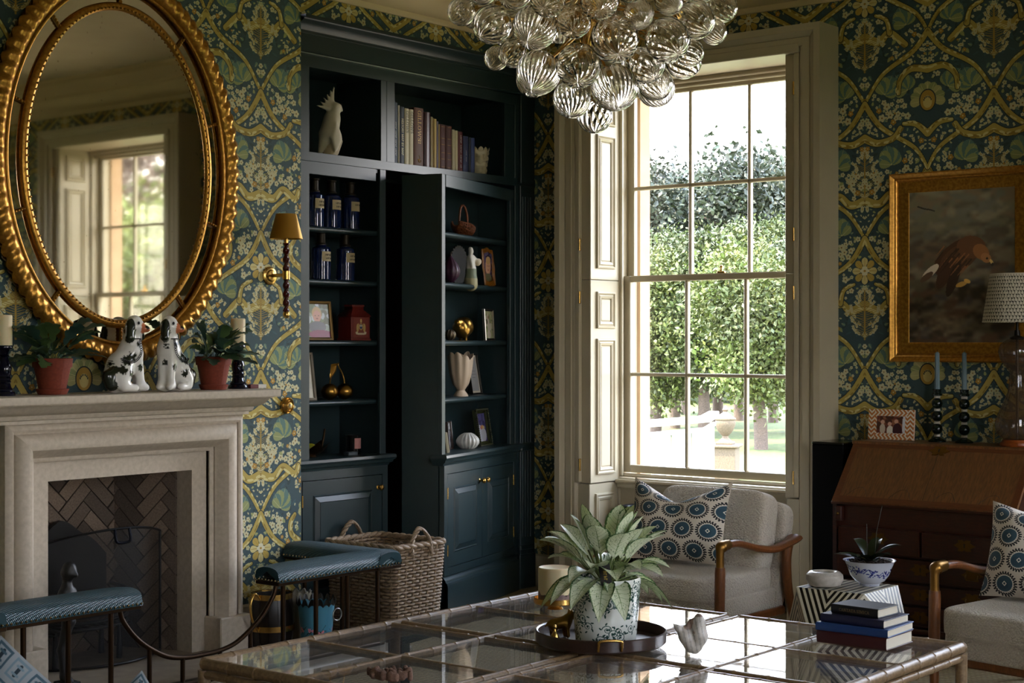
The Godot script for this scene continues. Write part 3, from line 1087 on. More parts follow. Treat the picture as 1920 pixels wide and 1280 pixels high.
func build_fireplace() -> void:
	var stone := grain("limestone", Color(0.76, 0.71, 0.635), Color(0.68, 0.63, 0.56), 2.5, 0.55, 0.05, 0.0)
	var t := thing("fireplace", "pale limestone bolection fireplace with moulded mantel shelf", "fireplace", Vector3(XB, 0, ZC), PI / 2)
	# local frame: x = along the wall towards the window, z = into the room
	var mb := MB.new()
	mb.xf.origin = Vector3(0, 0.43, 0)
	mb.frame([Vector2(0, -0.35), Vector2(0, 0.055), Vector2(0.085, 0.055), Vector2(0.085, 0.07)], 0.77, 0.86, true, -0.43)
	part(t, "slip", mb, stone)
	mb = MB.new()
	mb.xf.origin = Vector3(0, 0.43, 0)
	mb.frame([Vector2(0.085, 0.05), Vector2(0.085, 0.078), Vector2(0.094, 0.084), Vector2(0.104, 0.084), Vector2(0.104, 0.094), Vector2(0.112, 0.104), Vector2(0.122, 0.128), Vector2(0.14, 0.15), Vector2(0.165, 0.156), Vector2(0.19, 0.146), Vector2(0.204, 0.132), Vector2(0.208, 0.12), Vector2(0.214, 0.12), Vector2(0.214, 0.13), Vector2(0.224, 0.136), Vector2(0.238, 0.132), Vector2(0.25, 0.12), Vector2(0.25, -0.0)], 0.77, 0.86, true, -0.43)
	part(t, "surround", mb, stone)
	for s in [-1.0, 1.0]:
		mb = MB.new()
		mb.box(Vector3(s * 0.552, 0.09, 0.085), Vector3(0.185, 0.18, 0.17), 0.006)
		part(t, "plinth", mb, stone)
	var pr := [Vector2(0.12, 0.0), Vector2(0.145, 0.0), Vector2(0.145, 0.014), Vector2(0.165, 0.018), Vector2(0.172, 0.03), Vector2(0.172, 0.036), Vector2(0.2, 0.04), Vector2(0.225, 0.05), Vector2(0.25, 0.068), Vector2(0.26, 0.078), Vector2(0.275, 0.078), Vector2(0.275, 0.084), Vector2(0.31, 0.084), Vector2(0.314, 0.09), Vector2(0.314, 0.116), Vector2(0.308, 0.12), Vector2(0.0, 0.12)]
	mb = MB.new()
	mb.mould(pr, Vector3(0.61, 1.11, 0), Vector3(-0.72, 1.11, 0), Vector3(0, 0, 1), -0.28, -0.28)
	for s in [-1.0, 1.0]:
		for run in mb.runs(pr):
			var ra := PackedVector3Array()
			var rb := PackedVector3Array()
			for q in run:
				var w := 0.61 if s > 0 else 0.72
				ra.append(Vector3(s * (w + q.x * 0.28), 1.11 + q.y, q.x))
				rb.append(Vector3(s * (w + q.x * 0.28), 1.11 + q.y, 0))
			mb.grid([ra, rb] if s < 0 else [rb, ra])
	part(t, "mantel_shelf", mb, stone)
	# firebox of cut bricks laid in herringbone
	var bm := []
	for k in 4:
		bm.append(grain("fire_brick_%d" % k, Color(0.46, 0.40, 0.34) * (0.8 + 0.13 * k), Color(0.33, 0.28, 0.235) * (0.8 + 0.13 * k), 7.0, 0.9, 0.05))
	mb = MB.new()
	var soot := mt("soot_mortar", Color(0.24, 0.21, 0.18), 0.95)
	var a0 := Vector3(0.385, 0, -0.05)
	var a1 := Vector3(0.27, 0, -0.37)
	mb.quad(a1 + Vector3(0, 0.95, 0), a1, a0, a0 + Vector3(0, 0.95, 0))
	mb.quad(Vector3(-a0.x, 0.95, a0.z), Vector3(-a0.x, 0, a0.z), Vector3(-a1.x, 0, a1.z), Vector3(-a1.x, 0.95, a1.z))
	mb.quad(Vector3(-0.27, 0, -0.37), Vector3(0.27, 0, -0.37), Vector3(0.27, 0.95, -0.37), Vector3(-0.27, 0.95, -0.37))
	mb.box(Vector3(0, 0.98, -0.2), Vector3(0.8, 0.04, 0.4))
	var fb := part(t, "firebox", mb, soot)
	var along := (a0 - a1).normalized()
	herringbone(fb, a0.distance_to(a1), 0.9, Transform3D(Basis(along, Vector3.UP, along.cross(Vector3.UP)), a1), bm)
	herringbone(fb, 0.54, 0.9, Transform3D(Basis(), Vector3(-0.27, 0, -0.37)), bm)
	mb = MB.new()
	mb.box(Vector3(0, 0.006, 0.17), Vector3(2.3, 0.03, 1.12), 0.006)
	part(t, "hearth", mb, grain("hearth_stone", Color(0.60, 0.55, 0.48), Color(0.52, 0.47, 0.41), 2.0, 0.5))
	# mirror over it
	var m := thing("wall_mirror", "large oval gilt margin mirror with gadrooned frame over the mantel", "mirror", Vector3(XB, 2.225, ZC + 0.005), PI / 2)
	var silver := mt("antique_mirror", Color.WHITE, 0.03, 1.0)
	var im := blank(256, 256, hexc("cfc9b8"))
	rng.seed = 31
	for k in 90:
		var a := rng.randf() * TAU
		var q := Vector2(128, 128) + Vector2(cos(a), sin(a)) * (rng.randf_range(112, 128) if k < 60 else rng.randf_range(10, 110))
		dab(im, q.x, q.y, rng.randf_range(0.3, 0.8), rng.randf_range(0.3, 0.8), 0, hexc("a39a86"))
	silver.albedo_texture = tex(im)
	var A := 0.482
	var B := 0.685
	var ell := func(a: float, b: float, th: float, z: float) -> Vector3: return Vector3(a * cos(th), b * sin(th), z)
	mb = MB.new()
	var poly := PackedVector2Array()
	for k in 72:
		poly.append(Vector2(A * cos(TAU * k / 72), B * sin(TAU * k / 72)))
	mb.prism(poly, 0.02, 0.045)
	part(m, "centre_glass", mb, silver)
	mb = MB.new()
	poly.clear()
	for k in 72:
		poly.append(Vector2(0.61 * cos(TAU * k / 72), 0.79 * sin(TAU * k / 72)))
	mb.prism(poly, 0.0, 0.02)
	part(m, "backing", mb, darkwood)
	var cuts := [18.0, 52.0, 90.0, 128.0, 162.0, 198.0, 232.0, 270.0, 308.0, 342.0]
	for k in cuts.size():
		var t0 := deg_to_rad(cuts[k])
		var t1 := deg_to_rad(cuts[(k + 1) % cuts.size()] + (360.0 if k == cuts.size() - 1 else 0.0))
		mb = MB.new()
		var rows := [PackedVector3Array(), PackedVector3Array()]
		for i in 13:
			var th := lerpf(t0, t1, i / 12.0)
			rows[0].append(ell.call(A + 0.125, B + 0.125, th, 0.034))
			rows[1].append(ell.call(A, B, th, 0.034))
		mb.grid(rows)
		part(m, "margin_glass", mb, silver)
		mb = MB.new()
		mb.tube([ell.call(A, B, t0, 0.042), ell.call(A + 0.12, B + 0.12, t0, 0.042)], 0.008, 6)
		for i in 7:
			mb.ball(ell.call(A + 0.02 + i * 0.0145, B + 0.02 + i * 0.0145, t0, 0.05), Vector3.ONE * 0.006, 6, 4)
		part(m, "glazing_bar", mb, gold)
	for ring in 2:
		mb = MB.new()
		var rows := []
		var nn := 544
		for i in nn + 1:
			var th := TAU * i / nn
			var row := PackedVector3Array()
			for j in 13:
				var ph := TAU * j / 12
				var rr := 0.019
				if ring == 1:
					# slanting lobes on the outer half of the section
					var tw := absf(sin(th * 42 + ph * 0.9))
					rr = 0.034 + (0.018 * tw if cos(ph) > -0.3 else 0.006)
				var off := cos(ph) * rr
				var ra := (A + 0.012 if ring == 0 else A + 0.142) + off
				var rb := (B + 0.012 if ring == 0 else B + 0.142) + off
				row.append(ell.call(ra, rb, th, 0.045 + sin(ph) * rr * (0.8 if ring == 0 else 0.75)))
			rows.append(row)
		mb.grid(rows)
		if ring == 0:
			for i in 150:
				mb.ball(ell.call(A + 0.004, B + 0.004, TAU * i / 150, 0.064), Vector3.ONE * 0.0055, 6, 4)
		else:
			rows = []
			for i in 145:
				var row := PackedVector3Array()
				for j in 7:
					var ph := TAU * j / 6
					row.append(ell.call(A + 0.098 + cos(ph) * 0.009, B + 0.098 + cos(ph) * 0.009, TAU * i / 144, 0.055 + sin(ph) * 0.009))
				rows.append(row)
			mb.grid(rows)
		part(m, "inner_frame" if ring == 0 else "outer_frame", mb, gold)
	# wall light
	var s := thing("wall_sconce", "gilt wall light with red barley-twist stem and pleated gold shade", "wall light", Vector3(XB, 1.77, 2.155), PI / 2)
	mb = MB.new()
	mb.xf = Transform3D(Basis(Vector3.RIGHT, PI / 2), Vector3.ZERO)
	mb.lathe([Vector2(0.045, 0.0), Vector2(0.045, 0.008), Vector2(0.036, 0.013), Vector2(0.03, 0.013), Vector2(0.024, 0.02), Vector2(0.0, 0.024)], 24)
	part(s, "backplate", mb, brass)
	mb = MB.new()
	mb.tube([Vector3(0, 0, 0.02), Vector3(0, 0, 0.11)], 0.009)
	part(s, "arm", mb, brass)
	mb = MB.new()
	var rows2 := []
	for i in 97:
		var y := -0.175 + 0.33 * i / 96.0
		var row := PackedVector3Array()
		for j in 17:
			var a := TAU * j / 16
			var rr := 0.0135 + 0.004 * cos(a * 2 - y * 150) 
			row.append(Vector3(rr * cos(a), y, 0.12 - rr * sin(a)))
		rows2.append(row)
	mb.grid(rows2)
	part(s, "twisted_stem", mb, mt("red_lacquer", Color(0.26, 0.05, 0.035), 0.22))
	mb = MB.new()
	mb.ball(Vector3(0, -0.19, 0.12), Vector3(0.017, 0.019, 0.017))
	mb.tube([Vector3(0, 0.15, 0.12), Vector3(0, 0.2, 0.12)], 0.01)
	mb.tube([Vector3(0, -0.02, 0.12), Vector3(0, 0.02, 0.12)], 0.019, 12)
	part(s, "finial", mb, brass)
	mb = MB.new()
	var rr2 := []
	for i in 2:
		var row := PackedVector3Array()
		for j in 97:
			var a := TAU * j / 96
			var r := (0.078 if i == 0 else 0.047) + (0.0022 if j % 2 else -0.0022)
			row.append(Vector3(r * cos(a), 0.175 + i * 0.12, 0.12 - r * sin(a)))
		rr2.append(row)
	mb.grid(rr2)
	part(s, "shade", mb, mt("gold_card", Color(0.74, 0.55, 0.22), 0.32, 0.6))
	# bell push
	var b := thing("bell_pull_rose", "round reeded brass bell push on the wallpaper below the wall light", "bell push", Vector3(XB, 1.135, 2.045), PI / 2)
	mb = MB.new()
	mb.xf = Transform3D(Basis(Vector3.RIGHT, PI / 2), Vector3.ZERO)
	mb.lathe([Vector2(0.042, 0.0), Vector2(0.042, 0.012), Vector2(0.037, 0.018), Vector2(0.032, 0.014), Vector2(0.028, 0.02), Vector2(0.024, 0.026), Vector2(0.02, 0.022), Vector2(0.016, 0.028), Vector2(0.0, 0.03)], 28)
	part(b, "rose", mb, brass)
	mb = MB.new()
	mb.ball(Vector3(0, 0, 0.03), Vector3(0.01, 0.01, 0.007))
	part(b, "button", mb, mt("ivory", Color(0.80, 0.74, 0.6), 0.4))

# ---------- mantel
const MT := 1.231
func spaniel(called_label: String, at: Vector3, mir: float) -> void:
	var wh := Color(0.74, 0.72, 0.68)
	var bk := Color(0.018, 0.022, 0.012)
	var t := thing("china_spaniel", called_label, "dog figurine", at, PI / 2 + 0.12, "china spaniels on the mantel")
	var caps := [
		[Vector3(-0.05, 0.06, -0.01), Vector3(-0.035, 0.11, -0.005), 0.055, 0.055, wh],
		[Vector3(-0.03, 0.1, 0), Vector3(0.02, 0.18, 0.005), 0.055, 0.047, wh],
		[Vector3(0.015, 0.17, 0.012), Vector3(0.025, 0.225, 0.012), 0.046, 0.036, wh],
		[Vector3(-0.06, 0.05, 0.03), Vector3(-0.045, 0.075, 0.035), 0.04, 0.034, wh],
		[Vector3(-0.06, 0.016, 0.05), Vector3(-0.005, 0.014, 0.06), 0.018, 0.016, wh],
		[Vector3(0.03, 0.15, 0.035), Vector3(0.042, 0.03, 0.045), 0.024, 0.017, wh],
		[Vector3(0.042, 0.018, 0.045), Vector3(0.062, 0.014, 0.056), 0.018, 0.015, wh],
		[Vector3(0.045, 0.15, 0.0), Vector3(0.058, 0.03, 0.005), 0.022, 0.016, wh],
		[Vector3(0.058, 0.018, 0.005), Vector3(0.08, 0.014, 0.012), 0.017, 0.014, wh],
		[Vector3(-0.08, 0.008, 0.0), Vector3(0.05, 0.008, 0.02), 0.014, 0.014, wh],
		[Vector3(-0.105, 0.03, 0.015), Vector3(-0.115, 0.065, 0.01), 0.024, 0.022, bk],
		[Vector3(-0.115, 0.065, 0.01), Vector3(-0.085, 0.085, 0.02), 0.02, 0.016, bk]]
	for q in caps:
		for e in 2:
			q[e].x *= mir
	var h := Vector3(0.028 * mir, 0.28, 0.018)
	caps.append_array([
		[h, h + Vector3(0.004, 0.012, 0), 0.038, 0.034, wh],
		[h + Vector3(0.015, -0.008, 0.022), h + Vector3(0.036, -0.014, 0.042), 0.021, 0.014, Color(0.50, 0.15, 0.07)],
		[h + Vector3(-0.036, 0.012, 0.012), h + Vector3(-0.046, -0.05, 0.022), 0.014, 0.018, bk],
		[h + Vector3(0.034, 0.014, -0.012), h + Vector3(0.048, -0.048, -0.006), 0.014, 0.017, bk]])
	var mb := blobs(caps, 0.0055, 0.022)
	var spots := [Vector4(-0.045, 0.13, 0.05, 0.022), Vector4(-0.02, 0.145, 0.055, 0.02), Vector4(-0.07, 0.09, 0.05, 0.02), Vector4(-0.03, 0.075, 0.065, 0.017), Vector4(0.03, 0.1, 0.06, 0.014), Vector4(0.02, 0.2, 0.055, 0.011), Vector4(0.05, 0.19, 0.03, 0.015), Vector4(-0.08, 0.11, 0.0, 0.02), Vector4(0.065, 0.12, 0.03, 0.013)]
	for i in mb.v.size():
		for sp in spots:
			if mb.v[i].distance_to(Vector3(sp.x * mir, sp.y, sp.z)) < sp.w * (1.0 + 0.25 * sin(i * 0.37)):
				mb.c[i] = bk
		if mb.v[i].distance_to(h + Vector3(0.034, -0.004, 0.05)) < 0.012:
			mb.c[i] = bk
	var china := mt("glazed_china", Color.WHITE, 0.16)
	china.vertex_color_use_as_albedo = true
	part(t, "body", mb, china)
	var black := mt("black_enamel", Color(0.03, 0.03, 0.025), 0.3)
	for s in [-1.0, 1.0]:
		mb = MB.new()
		mb.ball(h + Vector3(0.006 + s * 0.017, 0.012, 0.034 - s * 0.007), Vector3(0.006, 0.007, 0.005), 8, 6)
		part(t, "eye", mb, black)
	mb = MB.new()
	var pts := curve([Vector3(-0.02 * mir, 0.222, 0.04), Vector3(0.02 * mir, 0.225, 0.058), Vector3(0.055 * mir, 0.222, 0.03)], 8)
	mb.tube(pts, 0.0025, 5)
	var ch := curve([Vector3(0.03 * mir, 0.222, 0.055), Vector3(0.025 * mir, 0.16, 0.064), Vector3(-0.02 * mir, 0.125, 0.066), Vector3(-0.065 * mir, 0.135, 0.045)], 7)
	for i in ch.size():
		var rows := []
		for a in 9:
			var row := PackedVector3Array()
			for b in 5:
				var w := Vector3(cos(TAU * a / 8) * (0.006 + 0.0016 * cos(TAU * b / 4)), sin(TAU * a / 8) * (0.0045 + 0.0016 * cos(TAU * b / 4)), 0.0016 * sin(TAU * b / 4))
				row.append(ch[i] + w)
			rows.append(row)
		mb.grid(rows)
	part(t, "collar_chain", mb, black)
func candlestick_lathe(s: float) -> Array:
	var out := []
	for q in [[0.0, 0.0], [0.046, 0.0], [0.048, 0.008], [0.044, 0.016], [0.036, 0.02], [0.038, 0.026], [0.03, 0.034], [0.026, 0.05], [0.03, 0.056], [0.026, 0.062], [0.029, 0.07], [0.025, 0.078], [0.029, 0.086], [0.03, 0.1], [0.032, 0.112], [0.026, 0.13], [0.02, 0.145], [0.018, 0.155], [0.023, 0.16], [0.018, 0.166], [0.02, 0.175], [0.024, 0.186], [0.034, 0.19], [0.036, 0.196], [0.034, 0.202], [0.0, 0.203]]:
		out.append(Vector2(q[0], q[1]) * s)
	return out
func pot_fern(at: Vector3, label: String, sd: int) -> void:
	var t := thing("potted_fern", label, "potted plant", at, 0.0, "blue ferns in terracotta pots on the mantel")
	var terra := grain("terracotta", Color(0.50, 0.20, 0.11), Color(0.42, 0.16, 0.085), 8.0, 0.8, 0.03)
	var mb := MB.new()
	mb.lathe([Vector2(0.0, 0.012), Vector2(0.054, 0.012), Vector2(0.074, 0.112), Vector2(0.08, 0.112), Vector2(0.082, 0.148), Vector2(0.074, 0.15), Vector2(0.072, 0.135), Vector2(0.0, 0.13)], 32)
	part(t, "pot", mb, terra)
	mb = MB.new()
	mb.lathe([Vector2(0.0, 0.0), Vector2(0.058, 0.0), Vector2(0.068, 0.022), Vector2(0.064, 0.024), Vector2(0.056, 0.012)], 32)
	part(t, "saucer", mb, terra)
	mb = MB.new()
	mb.lathe([Vector2(0.073, 0.134), Vector2(0.05, 0.14), Vector2(0.0, 0.142)], 20)
	part(t, "soil", mb, mt("soil", Color(0.06, 0.045, 0.035), 0.95))
	rng.seed = sd
	var gm := []
	for k in 3:
		var c: Color = [Color(0.20, 0.30, 0.22), Color(0.25, 0.34, 0.18), Color(0.15, 0.25, 0.21)][k]
		var m := mt("fern_%d" % k, c, 0.42)
		m.backlight_enabled = true
		m.backlight = c * 0.5
		gm.append(m)
	for k in 46:
		mb = MB.new()
		var a := rng.randf() * TAU
		var reach := rng.randf_range(0.08, 0.22)
		var hgt := rng.randf_range(0.06, 0.17) if k < 24 else rng.randf_range(-0.03, 0.05)
		var d := Vector3(cos(a), 0, sin(a))
		if d.x < -0.25:
			reach *= 0.4
		var p0 := Vector3(0, 0.138, 0) + d * 0.03
		var p1 := p0 + d * reach * 0.45 + Vector3(0, hgt * 0.9 + 0.03, 0)
		var p2 := p0 + d * reach + Vector3(0, hgt, 0)
		var side := d.cross(Vector3.UP)
		var tilt := rng.randf_range(-0.6, 0.6)
		var rows := []
		var nn := 22
		for i in nn + 1:
			var s := float(i) / nn
			var c := p0.lerp(p1, s).lerp(p1.lerp(p2, s), s)
			var w := 0.0
			if s > 0.3:
				var u := (s - 0.3) / 0.7
				w = (0.034 * pow(sin(PI * minf(1.0, u * 0.93 + 0.05)), 0.7)) * (0.55 + 0.45 * absf(cos(u * PI * 3.4)))
			w = maxf(w, 0.0016)
			var sd2 := (side * cos(tilt) + Vector3.UP * sin(tilt))
			rows.append(PackedVector3Array([c - sd2 * w + Vector3(0, w * 0.25, 0), c, c + sd2 * w + Vector3(0, w * 0.25, 0)]))
		mb.grid(rows)
		part(t, "frond", mb, gm[k % 3])
func build_mantel_things() -> void:
	spaniel("white china spaniel with dark patches, tail pointing away from the bell push", Vector3(0.245, MT + 0.0065, 3.155), 1.0)
	spaniel("white china spaniel with dark patches, tail pointing towards the bell push", Vector3(0.255, MT + 0.0065, 2.925), -1.0)
	pot_fern(Vector3(0.215, MT, 3.505), "blue-green fern in terracotta pot at the mantel end away from the bookcase", 11)
	pot_fern(Vector3(0.215, MT, 2.645), "blue-green fern in terracotta pot at the mantel end near the bell push", 12)
	var navy := mt("navy_glaze", Color(0.022, 0.026, 0.10), 0.12)
	var wax := mt("ivory_wax", Color(0.84, 0.78, 0.62), 0.5)
	wax.subsurf_scatter_enabled = true
	wax.subsurf_scatter_strength = 0.15
	for q in [[3.725, "at the mantel end away from the bookcase"], [2.485, "at the bell-push end of the mantel"]]:
		var c := thing("navy_candlestick", "navy glazed turned candlestick " + q[1], "candlestick", Vector3(0.2, MT, q[0]), 0.0, "navy candlesticks")
		var mb := MB.new()
		mb.lathe(candlestick_lathe(1.0), 28)
		part(c, "stick", mb, navy)
		c = thing("pillar_candle", "ivory pillar candle on the navy candlestick " + q[1], "candle", Vector3(0.2, MT + 0.204, q[0]), 0.0, "ivory pillar candles")
		mb = MB.new()
		mb.lathe([Vector2(0.0, 0.0), Vector2(0.034, 0.0), Vector2(0.034, 0.118), Vector2(0.031, 0.122), Vector2(0.02, 0.117), Vector2(0.0, 0.115)], 28)
		part(c, "wax", mb, wax)
		mb = MB.new()
		mb.tube([Vector3(0, 0.115, 0), Vector3(0.002, 0.127, 0)], 0.0012, 5)
		part(c, "wick", mb, mt("char", Color(0.05, 0.045, 0.04), 0.9))
	var b := thing("match_box", "small red and white match box at the end of the mantel", "match box", Vector3(0.2, MT, 2.385), PI / 2)
	var mb := MB.new()
	mb.box(Vector3(-0.025, 0.009, 0), Vector3(0.05, 0.018, 0.06), 0.001)
	part(b, "sleeve", mb, mt("match_red", Color(0.36, 0.05, 0.04), 0.6))
	mb = MB.new()
	mb.box(Vector3(0.025, 0.009, 0), Vector3(0.05, 0.017, 0.058), 0.001)
	part(b, "tray", mb, mt("card_white", Color(0.78, 0.76, 0.72), 0.8))

# ---------- hearth
func build_hearth_things() -> void:
	var iron := grain("cast_iron", Color(0.035, 0.034, 0.036), Color(0.02, 0.02, 0.021), 8.0, 0.5, 0.05)
	var mb := MB.new()
	var g := thing("fire_grate", "black cast iron fire basket with arched back behind the spark guard", "fire grate", Vector3(-0.09, 0.021, 3.13), PI / 2)
	var arch := PackedVector2Array([Vector2(-0.24, 0.1), Vector2(0.24, 0.1), Vector2(0.24, 0.45)])
	for q in curve([Vector2(0.24, 0.45), Vector2(0.17, 0.52), Vector2(0.1, 0.56), Vector2(0, 0.62), Vector2(-0.1, 0.56), Vector2(-0.17, 0.52), Vector2(-0.24, 0.45)], 4).slice(1):
		arch.append(q)
	mb.prism(arch, -0.19, -0.16)
	part(g, "fireback", mb, iron)
	mb = MB.new()
	for k in 6:
		mb.tube(curve([Vector3(-0.22, 0.18 + k * 0.028, -0.1), Vector3(-0.2, 0.17 + k * 0.028, 0.05), Vector3(0, 0.165 + k * 0.028, 0.1), Vector3(0.2, 0.17 + k * 0.028, 0.05), Vector3(0.22, 0.18 + k * 0.028, -0.1)], 5), 0.008, 6)
	for k in 9:
		mb.tube([Vector3(-0.2 + k * 0.05, 0.16, -0.15), Vector3(-0.2 + k * 0.05, 0.16, 0.08)], 0.008, 6)
	part(g, "bars", mb, iron)
	for q in [Vector3(-0.19, 0, -0.13), Vector3(0.19, 0, -0.13), Vector3(-0.17, 0, 0.03), Vector3(0.17, 0, 0.03)]:
		mb = MB.new()
		mb.tube([q, q + Vector3(0, 0.165, 0)], [0.014, 0.01], 8)
		part(g, "leg", mb, iron)
	var fd := thing("iron_fire_dog", "black cast iron figure-headed fire dog standing before the fireplace jamb", "fire dog", Vector3(0.215, 0.021, 3.44), PI / 2)
	mb = blobs([[Vector3(0, 0.012, 0.03), Vector3(0, 0.03, -0.005), 0.016, 0.02], [Vector3(0, 0.03, -0.005), Vector3(-0.012, 0.14, -0.012), 0.02, 0.017], [Vector3(-0.012, 0.14, -0.012), Vector3(0.012, 0.26, 0.004), 0.017, 0.026], [Vector3(0.012, 0.26, 0.004), Vector3(0.004, 0.37, 0.0), 0.026, 0.034], [Vector3(0.004, 0.37, 0), Vector3(0.006, 0.425, 0.002), 0.034, 0.02], [Vector3(0.008, 0.465, 0.008), Vector3(0.01, 0.48, 0.01), 0.033, 0.03], [Vector3(0.016, 0.462, 0.03), Vector3(0.02, 0.455, 0.044), 0.016, 0.01], [Vector3(-0.02, 0.385, 0.01), Vector3(-0.03, 0.31, 0.02), 0.014, 0.01], [Vector3(0.03, 0.385, 0.01), Vector3(0.035, 0.31, 0.02), 0.014, 0.01]], 0.006, 0.014)
	part(fd, "figure", mb, iron)
	mb = MB.new()
	mb.box(Vector3(0, 0.006, 0.01), Vector3(0.075, 0.012, 0.09), 0.003)
	part(fd, "foot", mb, iron)
	# logs lying in it
	rng.seed = 4
	for k in 4:
		var l := thing("fire_log", ["split log with pale end lying at the back of the grate", "rough barked log lying across the grate", "short split log at the front of the grate", "thin log on top of the fire"][k], "log", g.position + Vector3([-0.115, -0.005, 0.1, -0.06][k] * 0.62 - 0.03, [0.215, 0.215, 0.215, 0.283][k], [0.0, 0.02, -0.02, 0.01][k]), PI / 2, "logs in the grate")
		mb = MB.new()
		var rows := []
		for i in 7:
			var row := PackedVector3Array()
			for j in 9:
				var a := TAU * j / 8
				row.append(Vector3(-0.14 + i * 0.045, 0.031 * sin(a) * (1 + 0.1 * sin(i * 2.0 + j)), 0.028 * cos(a) * (1 + 0.1 * sin(i * 1.3 + j * 2))))
			rows.append(row)
		mb.grid(rows)
		part(l, "bark", mb, grain("bark", Color(0.40, 0.34, 0.30), Color(0.24, 0.20, 0.17), 2.0, 0.9, 0.05))
		mb = MB.new()
		for e in [0, 6]:
			for j in 8:
				mb.tri(Vector3(-0.14 + e * 0.045, 0, 0), rows[e][j], rows[e][j + 1])
		part(l, "cut_end", mb, mt("cut_wood", Color(0.42, 0.32, 0.2), 0.85))
	# mesh spark guard, bowed
	var sg := thing("spark_guard", "bowed black mesh spark guard with a top handle", "fire screen", Vector3(0.0, 0.021, 3.065), PI / 2)
	var mesh := mt("wire_mesh", Color(0.02, 0.02, 0.024, 0.45), 0.6)
	mesh.transparency = BaseMaterial3D.TRANSPARENCY_ALPHA
	var top := []
	var foot := []
	for i in 17:
		var x := lerpf(-0.31, 0.31, i / 16.0)
		var z := 0.12 * (1 - pow(x / 0.31, 2)) - 0.03
		top.append(Vector3(x, 0.56 + 0.045 * (1 - pow(x / 0.31, 2)), z))
		foot.append(Vector3(x, 0.01, z))
	mb = MB.new()
	mb.grid([PackedVector3Array(foot), PackedVector3Array(top)])
	part(sg, "mesh_panel", mb, mesh)
	mb = MB.new()
	mb.tube(top, 0.006, 6)
	mb.tube(foot, 0.006, 6)
	mb.tube([top[0], foot[0]], 0.006, 6)
	mb.tube([top[16], foot[16]], 0.006, 6)
	part(sg, "rim", mb, iron)
	mb = MB.new()
	mb.tube(curve([top[7] + Vector3(0, 0, 0.01), top[7] + Vector3(0, -0.05, 0.02), top[7] + Vector3(0.02, -0.06, 0.02), top[9] + Vector3(-0.02, -0.06, 0.02), top[9] + Vector3(0, -0.05, 0.02), top[9] + Vector3(0, 0, 0.01)], 4), 0.007, 6)
	part(sg, "handle", mb, mt("blued_steel", Color(0.10, 0.11, 0.15), 0.35, 0.8))
	# club fender: two padded corner seats joined by a dipping rail
	var f := thing("club_fender", "club fender with teal woven leather seats and bronze uprights", "fender", Vector3(0, 0, ZC))
	var leather := mt("teal_leather", Color.WHITE, 0.36)
	var im := blank(64, 64, hexc("1f3f4b"))
	var hm := Image.create(64, 64, false, Image.FORMAT_L8)
	for y in 64:
		for x in 64:
			var u := fposmod(x + y, 16.0) / 16.0
			var w := fposmod(x - y + 8 * ((x + y) / 16), 32.0) / 32.0
			var hh := pow(sin(PI * u) * sin(PI * w), 0.5)
			hm.set_pixel(x, y, Color(hh, hh, hh))
			im.set_pixel(x, y, hexc("0f2a31").lerp(hexc("265560"), hh))
	leather.albedo_texture = tex(im)
	leather.heightmap_enabled = true
	leather.heightmap_scale = 0.5
	leather.heightmap_texture = tex(hm)
	leather.uv1_scale = Vector3(8, 24, 1)
	var bronze := mt("bronze", Color(0.20, 0.135, 0.075), 0.42, 0.85)
	var studm := mt("nail_heads", Color(0.62, 0.55, 0.45), 0.25, 1.0)
	var sec := []
	for k in 13:
		var a := PI - PI * k / 12
		sec.append(Vector2(0.085 * cos(a) * (1.0 if absf(cos(a)) < 0.9 else 0.99), 0.40 + 0.028 + 0.045 * pow(sin(a), 0.7)))
	sec.push_front(Vector2(-0.082, 0.40))
	sec.append(Vector2(0.082, 0.40))
	for s in [-1.0, 1.0]:
		# s = -1: window end; seat runs from the wall to the corner, then along the front
		for leg in 2:
			mb = MB.new()
			var a := Vector3(0.07, 0, s * 1.06) if leg == 0 else Vector3(0.635, 0, s * 1.145)
			var b := Vector3(0.72, 0, s * 1.06) if leg == 0 else Vector3(0.635, 0, s * 0.365)
			var d := (b - a).normalized()
			var out := d.cross(Vector3.UP)
			var rows := []
			var nn := 14
			for i in nn + 1:
				var row := PackedVector3Array()
				var sft := float(i) / nn
				var sh := 1.0 - 0.12 * pow(absf(sft * 2 - 1), 8)
				for q in sec:
					var skew: float = q.x if (i == nn and leg == 0) else 0.0
					row.append(a.lerp(b, sft) + out * q.x * (sh if q.y > 0.41 else 1.0) + Vector3.UP * (0.40 + (q.y - 0.40) * sh) - d * absf(skew) * 0.0)
				rows.append(row)
			mb.grid(rows)
			for e in [0, nn]:
				var row: PackedVector3Array = rows[e]
				var c := Vector3.ZERO
				for q in row:
					c += q
				c /= row.size()
				for j in row.size() - 1:
					if e == 0:
						mb.tri(c, row[j + 1], row[j])
					else:
						mb.tri(c, row[j], row[j + 1])
			var seat := part(f, "seat_pad", mb, leather)
			mb = MB.new()
			for e in [-1.0, 1.0]:
				var cnt := int(a.distance_to(b) / 0.021)
				for i in cnt:
					mb.ball(a.lerp(b, (i + 0.5) / cnt) + out * (0.0835 * e) + Vector3(0, 0.408, 0), Vector3.ONE * 0.0052, 6, 4)
			for i in 8:
				mb.ball(b + out * (-0.075 + i * 0.0214) + d * 0.001 + Vector3(0, 0.408, 0), Vector3.ONE * 0.0052, 6, 4)
			var nails := part(seat, "nail_trim", mb, studm)
			nails.set_meta("kind", "stuff")
			mb = MB.new()
			mb.box((a + b) / 2 + Vector3(0, 0.393, 0), Vector3(absf(b.x - a.x) if leg == 0 else 0.15, 0.016, 0.15 if leg == 0 else absf(b.z - a.z)), 0.003)
			part(f, "seat_board", mb, bronze)
